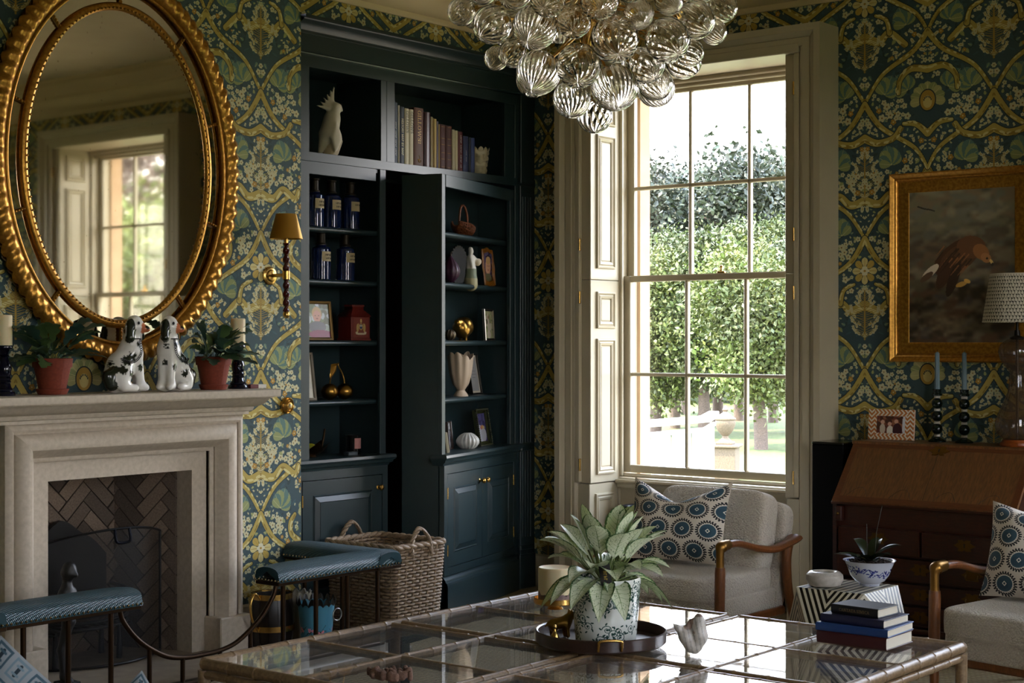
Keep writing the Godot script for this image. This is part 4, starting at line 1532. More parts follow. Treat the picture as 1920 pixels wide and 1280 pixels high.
		for q in [Vector3(0.14, 0, s * 1.06), Vector3(0.40, 0, s * 1.06), Vector3(0.635, 0, s * 1.06), Vector3(0.635, 0, s * 0.86), Vector3(0.635, 0, s * 0.66), Vector3(0.635, 0, s * 0.46)]:
			mb = MB.new()
			mb.tube([q + Vector3(0, 0.03, 0), q + Vector3(0, 0.39, 0)], 0.011, 10)
			part(f, "upright", mb, bronze)
		mb = MB.new()
		mb.tube(curve([Vector3(0.635, 0.39, s * 0.42), Vector3(0.635, 0.33, s * 0.40), Vector3(0.635, 0.24, s * 0.32), Vector3(0.635, 0.165, s * 0.2), Vector3(0.635, 0.14, s * 0.1), Vector3(0.635, 0.135, 0)], 5), 0.0105, 8)
		part(f, "dip_rail", mb, bronze)
		for zz in [0.27, 0.1]:
			mb = MB.new()
			mb.tube([Vector3(0.635, 0.03, s * zz), Vector3(0.635, 0.20 if zz > 0.2 else 0.14, s * zz)], 0.010, 10)
			part(f, "upright", mb, bronze)
	mb = MB.new()
	mb.box(Vector3(0.635, 0.031, 0), Vector3(0.05, 0.02, 2.18), 0.006)
	for s in [-1.0, 1.0]:
		mb.box(Vector3(0.345, 0.031, s * 1.06), Vector3(0.55, 0.02, 0.05), 0.006)
	part(f, "base_rail", mb, bronze)
	# oak bucket with brass bands
	var bk := thing("oak_bucket", "brass-bound dark oak bucket beside the fireplace", "bucket", Vector3(0.25, 0.021, 2.32))
	mb = MB.new()
	var stave := wood("dark_oak", Color(0.05, 0.03, 0.025), Color(0.10, 0.06, 0.045), Vector3(14, 2, 14), 0.35)
	for k in 14:
		mb = MB.new()
		var a0 := TAU * k / 14
		var rows := []
		for i in 6:
			var y := 0.24 * i / 5.0
			var r := 0.092 + 0.012 * sin(PI * i / 5.0)
			var row := PackedVector3Array()
			for j in 3:
				var a := a0 + TAU / 14 * (0.03 + 0.47 * j)
				row.append(Vector3(cos(a) * r * (1.006 if j == 1 else 1.0), y, -sin(a) * r * (1.006 if j == 1 else 1.0)))
			rows.append(row)
		mb.grid(rows)
		part(bk, "stave", mb, stave)
	mb = MB.new()
	mb.lathe([Vector2(0.0, 0.02), Vector2(0.088, 0.02), Vector2(0.085, 0.24), Vector2(0.092, 0.24)], 28)
	part(bk, "lining", mb, mt("bucket_dark", Color(0.03, 0.02, 0.018), 0.6))
	for y in [0.075, 0.222]:
		mb = MB.new()
		var r := 0.094 + 0.012 * sin(PI * (y + 0.014) / 0.24)
		mb.lathe([Vector2(r, y), Vector2(r + 0.003, y), Vector2(r + 0.003, y + 0.026), Vector2(r, y + 0.026)], 32)
		part(bk, "band", mb, brass)
	mb = MB.new()
	mb.tube(curve([Vector3(0.02, 0.23, 0.095), Vector3(0.02, 0.255, 0.125), Vector3(0.02, 0.21, 0.15), Vector3(0.02, 0.14, 0.14), Vector3(0.02, 0.08, 0.105)], 6), 0.007, 8)
	part(bk, "handle", mb, brass)
	# blue tole bin and the pale pot behind it
	var bn := thing("tole_bin", "sky blue painted tin bin with scalloped rim and pink flowers", "bin", Vector3(0.44, 0.021, 2.215))
	im = blank(256, 128, hexc("3e7d94"))
	rng.seed = 9
	for k in 9:
		var c := Vector2(20 + k * 27, 74 + rng.randf_range(-12, 10))
		for j in 7:
			var a := rng.randf() * TAU
			stroke(im, [c, c + Vector2(cos(a), sin(a)) * rng.randf_range(10, 22)], 0.9, 0.6, hexc("17201d"))
		for j in 3:
			flower(im, c.x + rng.randf_range(-8, 8), c.y + rng.randf_range(-8, 8), 4.2, hexc("d98a96"), hexc("b4404f"))
	mb = MB.new()
	var rows3 := []
	for i in 2:
		var row := PackedVector3Array()
		for j in 65:
			var a := TAU * j / 64
			row.append(Vector3((0.068 + 0.018 * i) * cos(a), (0.2 + 0.012 * absf(sin(a * 8))) * i, -(0.068 + 0.018 * i) * sin(a)))
		rows3.append(row)
	mb.grid(rows3)
	part(bn, "body", mb, picmat("tole_paint", im, 0.35))
	mb = MB.new()
	rows3 = []
	for i in 2:
		var row := PackedVector3Array()
		for j in 65:
			var a := TAU * j / 64
			var r := 0.0855 + 0.008 * i
			row.append(Vector3(r * cos(a), 0.192 + (0.012 + 0.022 * i) * absf(sin(a * 8)) + 0.012 * i, -r * sin(a)))
		rows3.append(row)
	mb.grid(rows3)
	part(bn, "scalloped_rim", mb, mt("tole_black", Color(0.02, 0.02, 0.02), 0.3))
	mb = MB.new()
	var rg := []
	for k in 17:
		rg.append(Vector3(0.098 * cos(0.7) + 0.0, 0.15 + 0.028 * sin(TAU * k / 16), -0.098 * sin(0.7) - 0.028 * cos(TAU * k / 16)))
	mb.tube(rg, 0.0035, 6, false)
	part(bn, "ring_handle", mb, mt("steel_ring", Color(0.55, 0.55, 0.52), 0.3, 1.0))
	var wp := thing("white_planter", "off-white fluted planter half hidden behind the blue bin", "planter", Vector3(0.22, 0.021, 2.128))
	mb = MB.new()
	rows3 = []
	for i in 4:
		var row := PackedVector3Array()
		for j in 61:
			var a := TAU * j / 60
			var r: float = [0.045, 0.06, 0.066, 0.058][i] * (1 + 0.05 * cos(a * 10))
			row.append(Vector3(r * cos(a), [0.0, 0.1, 0.225, 0.22][i] + (0.008 * cos(a * 10) if i > 1 else 0.0), -r * sin(a)))
		rows3.append(row)
	mb.grid(rows3)
	part(wp, "bowl", mb, mt("off_white_glaze", Color(0.55, 0.53, 0.47), 0.4))
	# wicker log basket
	var wb := thing("log_basket", "tall square grey wicker log basket with two rope handles", "basket", Vector3(0.305, 0.0, 1.605))
	var wick := grain("wicker", Color(0.68, 0.59, 0.48), Color(0.44, 0.36, 0.28), 9.0, 0.6, 0.06)
	var W := 0.47
	var D := 0.39
	var ring := func(gr: float, k: int, nn: int) -> Vector3:
		var per := 2 * (W + D)
		var u := per * k / nn
		var hw := W / 2 * gr
		var hd := D / 2 * gr
		var p: Vector2
		if u < W:
			p = Vector2(-hw + u * gr, hd)
		elif u < W + D:
			p = Vector2(hw, hd - (u - W) * gr)
		elif u < 2 * W + D:
			p = Vector2(hw - (u - W - D) * gr, -hd)
		else:
			p = Vector2(-hw, -hd + (u - 2 * W - D) * gr)
		var c := Vector2(clampf(p.x, -hw + 0.04, hw - 0.04), clampf(p.y, -hd + 0.04, hd - 0.04))
		if p != c:
			p = c + (p - c).normalized() * minf(0.04, p.distance_to(c))
		return Vector3(p.x, 0, p.y)
	for r in 27:
		mb = MB.new()
		var y := 0.012 + r * 0.0158
		var pts := []
		for k in 125:
			var p: Vector3 = ring.call(0.90 + 0.10 * y / 0.44, k % 124, 124)
			var o := (p / Vector3(W / 2, 1, D / 2)).normalized() * 0.006 * (1.0 if (k / 2 + r) % 2 else -1.0)
			pts.append(p + o + Vector3(0, y, 0))
		mb.tube(pts, 0.0075, 5, false)
		part(wb, "weaver", mb, wick)
	for k in 31:
		mb = MB.new()
		mb.tube([ring.call(0.90, k * 4 + 1, 124) * 1.0, ring.call(0.95, k * 4 + 1, 124) + Vector3(0, 0.22, 0), ring.call(1.0, k * 4 + 1, 124) + Vector3(0, 0.44, 0)], 0.006, 5)
		part(wb, "stake", mb, wick)
	mb = MB.new()
	for e in 2:
		var pts := []
		for k in 125:
			pts.append(ring.call(1.02, k % 124, 124) + Vector3(0.006 * sin(k * 0.9 + e * PI), 0.445 + 0.006 * cos(k * 0.9 + e * PI), 0.006 * sin(k * 0.9 + e * PI)))
		mb.tube(pts, 0.011, 6, false)
	part(wb, "rim", mb, wick)
	for s in [-1.0, 1.0]:
		mb = MB.new()
		var base := curve([Vector3(s * (W / 2 + 0.01), 0.40, -0.07), Vector3(s * (W / 2 + 0.005), 0.47, -0.062), Vector3(s * W / 2, 0.525, 0.0), Vector3(s * (W / 2 + 0.005), 0.47, 0.062), Vector3(s * (W / 2 + 0.01), 0.40, 0.07)], 9)
		for st in 3:
			var pts := []
			for i in base.size():
				var a := i * 0.75 + st * TAU / 3
				pts.append(base[i] + Vector3(cos(a), 0, 0) * 0.007 + Vector3(0, sin(a), sin(a)) * 0.006)
			mb.tube(pts, 0.0068, 5)
		part(wb, "rope_handle", mb, wick)
	mb = MB.new()
	mb.box(Vector3(0, 0.01, 0), Vector3(W * 0.88, 0.015, D * 0.88))
	part(wb, "floor_board", mb, wick)
	rng.seed = 17
	for k in 5:
		var l := thing("kindling_log", ["split log lying deep in the wicker basket", "split log by the back rim of the wicker basket", "short log against the wicker basket's side", "pale split log showing over the wicker rim", "log in the middle of the wicker basket"][k], "log", wb.position + Vector3(-0.176 + k * 0.088, 0.26 + 0.02 * k, rng.randf_range(-0.04, 0.04)), 0.0, "logs in the wicker basket")
		mb = MB.new()
		mb.xf = Transform3D(Basis(Vector3(1, 0, 0.2).normalized(), rng.randf_range(0.0, 0.5)), Vector3.ZERO)
		mb.prism(PackedVector2Array([Vector2(-0.04, -0.03), Vector2(0.04, -0.025), Vector2(0.03, 0.03), Vector2(-0.01, 0.045)]), -0.12, 0.12)
		part(l, "billet", mb, mt("cut_wood", Color(0.42, 0.32, 0.2), 0.85))
# ---------- bookcase
const SHELVES := [2.038, 1.768, 1.455, 1.146]
func base_door(parent: Node, z0: float, z1: float, y0: float, y1: float, x: float, knob_z: float, hinge_z: float) -> void:
	var mb := MB.new()
	mb.box(Vector3(x + 0.004, (y0 + y1) / 2, (z0 + z1) / 2), Vector3(0.02, y1 - y0, z1 - z0), 0.0015)
	mb.xf = Transform3D(Basis(Vector3.UP, PI / 2), Vector3(x + 0.014, (y0 + y1) / 2, (z0 + z1) / 2))
	var w := z1 - z0 - 0.16
	var h := y1 - y0 - 0.16
	mb.frame([Vector2(-0.034, 0.002), Vector2(-0.03, 0.012), Vector2(-0.004, 0.002), Vector2(0.0, 0.006), Vector2(0.006, 0.0)], w, h)
	mb.box(Vector3(0, 0, 0.005), Vector3(w - 0.065, h - 0.065, 0.014), 0.001)
	var d := part(parent, "door", mb, teal)
	mb = MB.new()
	mb.xf = Transform3D(Basis(Vector3.FORWARD, PI / 2), Vector3(x + 0.014, y1 - 0.065, knob_z))
	mb.lathe([Vector2(0.012, 0.0), Vector2(0.006, 0.004), Vector2(0.006, 0.014), Vector2(0.014, 0.02), Vector2(0.016, 0.027), Vector2(0.012, 0.034), Vector2(0.0, 0.037)], 18)
	part(d, "knob", mb, brass)
	for y in [y0 + 0.09, y1 - 0.1]:
		mb = MB.new()
		mb.tube([Vector3(x + 0.014, y - 0.03, hinge_z), Vector3(x + 0.014, y + 0.03, hinge_z)], 0.005, 8)
		part(d, "hinge", mb, brass)
func shelf_unit(t: Node, z0: float, z1: float, top: float, depth: float, l: float, r: float, doors: int) -> void:
	var mb := MB.new()
	var zc := (z0 + z1) / 2
	var w := z1 - z0
	# carcass: sides, back, top, base
	mb.box(Vector3(-depth / 2 - 0.01, top / 2, z0 + 0.01), Vector3(depth - 0.02, top, 0.02))
	mb.box(Vector3(-depth / 2 - 0.01, top / 2, z1 - 0.01), Vector3(depth - 0.02, top, 0.02))
	mb.box(Vector3(-depth + 0.005, top / 2, zc), Vector3(0.014, top, w - 0.04))
	mb.box(Vector3(-depth / 2, top - 0.01, zc), Vector3(depth - 0.02, 0.02, w - 0.04))
	mb.box(Vector3(-depth / 2, 0.42, zc), Vector3(depth - 0.03, 0.7, w - 0.05))
	part(t, "carcass", mb, teal)
	mb = MB.new()
	mb.box(Vector3(-0.01, (0.82 + top) / 2, z0 + r / 2), Vector3(0.022, top - 0.82, r), 0.002)
	mb.box(Vector3(-0.01, (0.82 + top) / 2, z1 - l / 2), Vector3(0.022, top - 0.82, l), 0.002)
	mb.box(Vector3(-0.01, top - 0.033, zc), Vector3(0.0215, 0.066, w - l - r), 0.002)
	part(t, "face_frame", mb, teal)
	for y in SHELVES:
		mb = MB.new()
		mb.box(Vector3(-depth / 2 - 0.015, y - 0.014, zc), Vector3(depth - 0.05, 0.028, w - 0.042), 0.002)
		mb.tube([Vector3(-0.042, y - 0.014, z0 + 0.022), Vector3(-0.042, y - 0.014, z1 - 0.022)], 0.013, 8)
		part(t, "shelf", mb, teal)
	mb = MB.new()
	mb.mould([Vector2(0.0, 0.0), Vector2(0.012, 0.0), Vector2(0.016, 0.01), Vector2(0.03, 0.018), Vector2(0.034, 0.03), Vector2(0.04, 0.032), Vector2(0.046, 0.042), Vector2(0.044, 0.056), Vector2(0.036, 0.06), Vector2(-depth, 0.06)], Vector3(0, 0.795, z1), Vector3(0, 0.795, z0), Vector3(1, 0, 0), -0.8, -0.8)
	for e in 2:
		var rows := [PackedVector3Array(), PackedVector3Array()]
		for q in [Vector2(0.0, 0.0), Vector2(0.012, 0.0), Vector2(0.016, 0.01), Vector2(0.03, 0.018), Vector2(0.034, 0.03), Vector2(0.04, 0.032), Vector2(0.046, 0.042), Vector2(0.044, 0.056), Vector2(0.036, 0.06)]:
			var z: float = z1 + q.x * 0.8 if e == 0 else z0 - q.x * 0.8
			rows[0].append(Vector3(q.x, 0.795 + q.y, z))
			rows[1].append(Vector3(-0.05, 0.795 + q.y, z))
		mb.grid(rows)
	part(t, "counter", mb, teal)
	mb = MB.new()
	mb.box(Vector3(0.0, 0.772, zc), Vector3(0.03, 0.046, w), 0.001)
	mb.box(Vector3(0.0, 0.23, zc), Vector3(0.03, 0.04, w), 0.001)
	mb.box(Vector3(0.0, 0.5, z0 + 0.02), Vector3(0.03, 0.51, 0.04), 0.001)
	mb.box(Vector3(0.0, 0.5, z1 - 0.02), Vector3(0.03, 0.51, 0.04), 0.001)
	mb.mould([Vector2(0.0, 0.0), Vector2(0.035, 0.0), Vector2(0.035, 0.16), Vector2(0.03, 0.175), Vector2(0.022, 0.18), Vector2(0.02, 0.19), Vector2(0.012, 0.2), Vector2(0.0, 0.21)], Vector3(0, 0, z1), Vector3(0, 0, z0), Vector3(1, 0, 0))
	part(t, "base", mb, teal)
	var dw := (w - 0.086) / doors
	for k in doors:
		var a := z0 + 0.043 + dw * k
		var left := doors == 2 and k == 1
		base_door(t, a + 0.002, a + dw - 0.002, 0.253, 0.746, 0.0, a + 0.03 if (doors == 1 or left) else a + dw - 0.03, a + dw if (doors == 1 or left) else a)
var jib: Node3D
func build_bookcase() -> void:
	var t := thing("bookcase", "dark teal built-in bookcase with moulded cornice beside the chimney breast", "bookcase", Vector3.ZERO)
	var mb := MB.new()
	# crown and frieze
	var crown := [Vector2(0.0, 0.0), Vector2(0.014, 0.0), Vector2(0.014, 0.092), Vector2(0.022, 0.094), Vector2(0.022, 0.104), Vector2(0.028, 0.106), Vector2(0.036, 0.12), Vector2(0.052, 0.138), Vector2(0.07, 0.148), Vector2(0.075, 0.156), Vector2(0.085, 0.158), Vector2(0.085, 0.172), Vector2(-0.05, 0.172)]
	mb.mould(crown, Vector3(0, 2.905, 1.944), Vector3(0, 2.905, 0.0), Vector3(1, 0, 0))
	mb.mould([Vector2(0.0, -0.006), Vector2(0.018, -0.004), Vector2(0.02, 0.002), Vector2(0.014, 0.008)], Vector3(0, 2.9, 1.944), Vector3(0, 2.9, 0.0), Vector3(1, 0, 0))
	part(t, "cornice", mb, teal)
	# upper cupboards
	mb = MB.new()
	var d := 0.36
	mb.box(Vector3(-0.01, 2.8725, 0.97), Vector3(0.022, 0.075, 1.945), 0.001)
	mb.box(Vector3(-0.01, 2.385, 0.97), Vector3(0.022, 0.046, 1.945), 0.001)
	for q in [[1.84, 1.945], [1.277, 1.32], [1.2135, 1.275], [0.195, 0.285]]:
		mb.box(Vector3(-0.01, 2.62, (q[0] + q[1]) / 2), Vector3(0.022, 0.43, q[1] - q[0]), 0.001)
	part(t, "upper_frame", mb, teal)
	mb = MB.new()
	mb.box(Vector3(-d, 2.62, 0.97), Vector3(0.02, 0.54, 1.94))
	mb.box(Vector3(-d / 2 - 0.01, 2.387, 0.97), Vector3(d - 0.02, 0.042, 1.94))
	mb.box(Vector3(-d / 2 - 0.01, 2.87, 0.97), Vector3(d - 0.02, 0.03, 1.94))
	for z in [0.24, 1.2765, 1.9]:
		mb.box(Vector3(-d / 2 - 0.01, 2.62, z), Vector3(d - 0.03, 0.46, 0.05))
	part(t, "upper_carcass", mb, teal)
	# pilaster by the corner
	mb = MB.new()
	mb.box(Vector3(-0.15, 1.18, 0.095), Vector3(0.3, 2.37, 0.185), 0.002)
	mb.box(Vector3(0.006, 1.18, 0.1), Vector3(0.016, 2.37, 0.11), 0.003)
	mb.box(Vector3(0.008, 2.64, 0.1), Vector3(0.02, 0.52, 0.11), 0.003)
	mb.box(Vector3(-0.1, 2.64, 0.095), Vector3(0.2, 0.52, 0.185), 0.002)
	for z in [0.06, 0.085, 0.11, 0.135]:
		mb.tube([Vector3(0.014, 0.3, z), Vector3(0.014, 2.3, z)], 0.006, 6)
	mb.box(Vector3(0.012, 0.1, 0.1), Vector3(0.03, 0.2, 0.15), 0.004)
	mb.box(Vector3(0.012, 0.24, 0.1), Vector3(0.024, 0.03, 0.13), 0.006)
	mb.box(Vector3(0.014, 0.83, 0.1), Vector3(0.03, 0.05, 0.13), 0.008)
	part(t, "pilaster", mb, teal)
	shelf_unit(t, 1.282, 1.944, 2.362, 0.34, 0.105, 0.045, 1)
	# the part that opens as a door
	jib = thing("bookcase_door", "open section of dark teal bookcase swung out as a hidden door", "bookcase door", Vector3(0, 0, 0.195), deg_to_rad(16.5))
	shelf_unit(jib, 0.004, 1.0, 2.335, 0.235, 0.042, 0.06, 2)
func jibpos(px: float, y: float, xl: float) -> Vector3:
	# place on the swung section: pixel column -> distance from its hinge
	var a := jib.rotation.y
	var lo := 0.0
	var hi := 1.0
	for k in 24:
		var m := (lo + hi) / 2
		var p := jib.position + Vector3(xl, 0, m).rotated(Vector3.UP, a) - EYE
		var th := deg_to_rad(YAW)
		var x := 960.0 + F * p.dot(Vector3(cos(th), 0, -sin(th))) / p.dot(Vector3(-sin(th), 0, -cos(th)))
		if x > px:
			lo = m
		else:
			hi = m
	return jib.position + Vector3(xl, 0, lo).rotated(Vector3.UP, a) + Vector3(0, y, 0)
func book(at: Vector3, th: float, h: float, dp: float, col: Color, label: String, group: String, rough := 0.55) -> Node3D:
	# stands with its spine towards +x, thickness along z
	var b := thing("book", label, "book", at, 0.0, group)
	var m := mt("cloth_" + col.to_html(false), col, rough)
	var mb := MB.new()
	mb.box(Vector3(-dp / 2, h / 2, th / 2 - 0.0012), Vector3(dp, h, 0.0024), 0.0006)
	mb.box(Vector3(-dp / 2, h / 2, -th / 2 + 0.0012), Vector3(dp, h, 0.0024), 0.0006)
	var rows := [PackedVector3Array(), PackedVector3Array()]
	for k in 7:
		var a := -PI / 2 + PI * k / 6
		for e in 2:
			rows[e].append(Vector3(0.006 * cos(a) - 0.001, h * e, -sin(a) * th / 2))
	mb.grid(rows)
	part(b, "cover", mb, m)
	mb = MB.new()
	mb.box(Vector3(-dp / 2 - 0.001, h / 2, 0), Vector3(dp - 0.008, h - 0.006, maxf(0.002, th - 0.005)))
	part(b, "pages", mb, mt("paper", Color(0.74, 0.69, 0.58), 0.9))
	return b
func spine(b: Node3D, text: String, size: float, y: float, col: Color, serif := true) -> void:
	write(b, "spine_title", text, size, mt("foil_" + col.to_html(false), col, 0.4), Transform3D(Basis(Vector3(0, -1, 0), Vector3(0, 0, -1), Vector3(1, 0, 0)), Vector3(0.0055, y, 0)), serif)
func photo(key: String, w: int, h: int, bg: Array, subj: Array) -> StandardMaterial3D:
	var im := blank(w, h, bg[0])
	rng.seed = key.hash()
	for k in 40:
		dab(im, rng.randf() * w, rng.randf() * h * 0.75, rng.randf_range(3, 11), rng.randf_range(3, 9), 0, bg[1 + k % (bg.size() - 1)])
	for q in subj:
		dab(im, q[0] * w, q[1] * h, q[2] * w, q[3] * h, 0.0, q[4])
	return picmat(key, im, 0.25)
func photo_frame(label: String, at: Vector3, turn: float, w: float, h: float, bw: float, fm: Material, pm: Material, lean := 0.12, mount := 0.0) -> Node3D:
	var t := thing("photo_frame", label, "photo frame", at, turn)
	var tilt := Transform3D(Basis(Vector3.RIGHT, -lean), Vector3(0, 0, 0))
	var mb := MB.new()
	mb.xf = tilt * Transform3D(Basis(), Vector3(0, h / 2, 0))
	mb.frame([Vector2(0, -0.004), Vector2(0, 0.004), Vector2(bw * 0.3, 0.007), Vector2(bw * 0.8, 0.009), Vector2(bw, 0.006), Vector2(bw, -0.008)], w - bw * 2, h - bw * 2)
	mb.box(Vector3(0, 0, -0.008), Vector3(w - 0.004, h - 0.004, 0.004))
	part(t, "frame", mb, fm)
	mb = MB.new()
	mb.xf = tilt * Transform3D(Basis(), Vector3(0, h / 2, -0.001))
	var pw := w / 2 - bw - mount
	var ph := h / 2 - bw - mount
	mb.quad(Vector3(-pw, -ph, 0), Vector3(pw, -ph, 0), Vector3(pw, ph, 0), Vector3(-pw, ph, 0))
	part(t, "picture", mb, pm)
	if mount > 0:
		mb = MB.new()
		mb.xf = tilt * Transform3D(Basis(), Vector3(0, h / 2, -0.003))
		mb.box(Vector3.ZERO, Vector3(w - bw * 2, h - bw * 2, 0.002))
		part(t, "mount", mb, mt("mount_card", Color(0.8, 0.78, 0.72), 0.9))
	mb = MB.new()
	var back := minf(0.05, 0.03 + lean * h)
	mb.tube([Vector3(0, h * 0.55, -sin(lean) * h * 0.55 - 0.01), Vector3(0, 0.004, -sin(lean) * h * 0.55 - back * 0.7)], 0.003, 5)
	part(t, "strut", mb, mt("strut_black", Color(0.05, 0.05, 0.05), 0.6))
	return t
func build_shelf_things() -> void:
	var mb := MB.new()
	# cockatoo
	var cream := Color(0.55, 0.49, 0.38)
	var c := thing("cockatoo_figurine", "cream pottery cockatoo with raised crest on the upper shelf", "figurine", Vector3(-0.13, 2.409, 1.575), PI / 2)
	var caps := [[Vector3(0, 0.13, 0), Vector3(0.012, 0.2, 0.01), 0.05, 0.045, cream], [Vector3(0.015, 0.22, 0.012), Vector3(0.022, 0.262, 0.02), 0.036, 0.031, cream], [Vector3(-0.015, 0.12, -0.01), Vector3(-0.05, 0.03, -0.015), 0.034, 0.012, cream], [Vector3(0.02, 0.12, 0.03), Vector3(0.02, 0.05, 0.02), 0.026, 0.018, cream], [Vector3(0.0, 0.0, 0), Vector3(0.01, 0.05, 0), 0.042, 0.026, Color(0.42, 0.34, 0.22)], [Vector3(0.04, 0.268, 0.035), Vector3(0.052, 0.25, 0.042), 0.014, 0.007, Color(0.3, 0.25, 0.18)], [Vector3(0.03, 0.03, 0.02), Vector3(0.055, 0.09, 0.03), 0.016, 0.012, Color(0.42, 0.34, 0.22)]]
	for k in 6:
		caps.append([Vector3(0.012 - k * 0.006, 0.285 - k * 0.006, 0.01), Vector3(0.035 - k * 0.024, 0.375 - k * 0.022, 0.0), 0.011, 0.004, cream])
	for k in 5:
		caps.append([Vector3(0.0 + k * 0.008, 0.17 - k * 0.018, 0.048), Vector3(-0.02 + k * 0.006, 0.10 - k * 0.016, 0.042), 0.012, 0.006, cream])
	mb = blobs(caps, 0.006, 0.014)
	var vc := mt("matt_pottery", Color.WHITE, 0.55)
	vc.vertex_color_use_as_albedo = true
	part(c, "bird", mb, vc)
	mb = MB.new()
	mb.ball(Vector3(0.044, 0.282, 0.044), Vector3.ONE * 0.004, 8, 6)
	part(c, "eye", mb, mt("black_enamel", Color(0.03, 0.03, 0.025), 0.3))
	# books: right edge z, left edge z, height, colour, label
	var grp := "books on the upper shelf"
	var list := [
		[1.182, 1.142, 0.33, "243249", "slate blue book, tallest on the upper shelf"], [1.141, 1.13, 0.318, "c9c4b8", "thin white booklet beside the slate blue book"], [1.128, 1.09, 0.312, "20283a", "navy atlas with white and yellow spine lettering"],
		[1.088, 1.054, 0.308, "c6bda4", "cream book with dark lettering next to the navy atlas"], [1.052, 1.018, 0.307, "bfb59b", "cream book with dark lettering next to the thick brown volume"], [1.012, 0.936, 0.322, "57301e", "thick brown cloth volume with gilt title and emblem"],
		[0.926, 0.878, 0.306, "3e1117", "glossy maroon book beside the thick brown volume"], [0.876, 0.862, 0.285, "b9a983", "slim cream pamphlet beside the maroon book"], [0.86, 0.853, 0.28, "8c744a", "slim tan pamphlet among the thin volumes"], [0.851, 0.829, 0.276, "b39b62", "slim straw yellow book among the thin volumes"], [0.827, 0.815, 0.265, "77718a", "slim lavender grey booklet among the thin volumes"], [0.813, 0.803, 0.25, "a98e56", "slim tan booklet beside the leather volumes"],
		[0.8, 0.752, 0.252, "45100f", "burgundy leather volume with gilt bands beside the thin booklets"], [0.749, 0.7, 0.25, "42100f", "burgundy leather volume with gilt bands beside the paperback"], [0.697, 0.674, 0.233, "b6ab92", "cream paperback beside the leather volumes"], [0.672, 0.648, 0.23, "bdb195", "cream paperback beside the red book"], [0.645, 0.606, 0.228, "551019", "red book with white spine lettering"], [0.602, 0.556, 0.206, "1d2854", "royal blue book beside the red book"], [0.554, 0.535, 0.204, "131a33", "slim navy book between two blue books"], [0.533, 0.5, 0.203, "22356a", "blue book next to the woven pottery pot"]]
	var made := []
	for q in list:
		made.append(book(Vector3(-0.045, 2.409, (q[0] + q[1]) / 2), q[0] - q[1], q[2], 0.2 if q[2] > 0.3 else 0.16, hexc(q[3]), q[4], grp, 0.3 if q[3] == "3e1117" else 0.55))
	var gilt := Color(0.78, 0.6, 0.28)
	marks(made[0], "spine_lettering", 24, 0.008, 0.010, mt("foil_pale", Color(0.6, 0.6, 0.62), 0.4), Transform3D(Basis(Vector3(0, -1, 0), Vector3(0, 0, -1), Vector3(1, 0, 0)), Vector3(0.0055, 0.13, 0)))
	spine(made[2], "HISTORY MAP BY MAP", 0.02, 0.15, Color(0.82, 0.78, 0.6), false)
	spine(made[3], "GILLOWS", 0.026, 0.235, Color(0.12, 0.11, 0.1))
	spine(made[4], "GILLOWS", 0.026, 0.235, Color(0.12, 0.11, 0.1))
	spine(made[5], "GILLOWS", 0.036, 0.225, gilt)
	spine(made[5], "II", 0.03, 0.135, gilt)
	mb = MB.new()
	mb.tube(curve([Vector3(0.006, 0.062, 0.004), Vector3(0.006, 0.045, -0.004), Vector3(0.006, 0.03, 0.008), Vector3(0.006, 0.022, -0.006), Vector3(0.006, 0.034, -0.012), Vector3(0.006, 0.04, 0.012), Vector3(0.006, 0.026, 0.0)], 6), 0.0013, 5)
	part(made[5], "gilt_emblem", mb, mt("foil_gilt", gilt, 0.4))
	marks(made[16], "spine_lettering", 20, 0.0092, 0.012, mt("foil_pale", Color(0.6, 0.6, 0.62), 0.4), Transform3D(Basis(Vector3(0, -1, 0), Vector3(0, 0, -1), Vector3(1, 0, 0)), Vector3(0.0055, 0.115, 0)))
	marks(made[17], "spine_lettering", 12, 0.006, 0.007, mt("foil_pale", Color(0.6, 0.6, 0.62), 0.4), Transform3D(Basis(Vector3(0, -1, 0), Vector3(0, 0, -1), Vector3(1, 0, 0)), Vector3(0.0055, 0.09, 0)))
	for k in [12, 13]:
		for y in [0.015, 0.06, 0.095, 0.14, 0.175, 0.24]:
			mb = MB.new()
			mb.box(Vector3(0.0045, y, 0), Vector3(0.002, 0.003, 0.03))
			part(made[k], "gilt_band", mb, mt("book_gilt", Color(0.5, 0.34, 0.15), 0.5, 0.4))
	mb = MB.new()
	mb.box(Vector3(-0.08, 0.315, 0.0), Vector3(0.1, 0.012, 0.016), 0.001)
	part(made[2], "page_marker", mb, mt("sticky_yellow", Color(0.7, 0.62, 0.12), 0.7))
	# woven white pottery pot
	var wp := thing("woven_pot", "white pottery pot of interlaced strips at the end of the books", "pot", Vector3(-0.11, 2.409, 0.405))
	var wm := mt("cream_glaze", Color(0.66, 0.62, 0.52), 0.3)
	for k in 12:
		mb = MB.new()
		var rows := []
		for i in 9:
			var y := 0.15 * i / 8.0
			var r := 0.05 + 0.02 * y / 0.15 + (0.004 if (i / 2 + k) % 2 else -0.002)
			var row := PackedVector3Array()
			for j in 4:
				var a := TAU * k / 12 + 0.22 * (j - 1.5) / 1.5
				row.append(Vector3(cos(a) * r, y + (0.012 if i == 8 and (j == 1 or j == 2) else 0.0), -sin(a) * r))
			rows.append(row)
		mb.grid(rows)
		part(wp, "upright_strip", mb, wm)
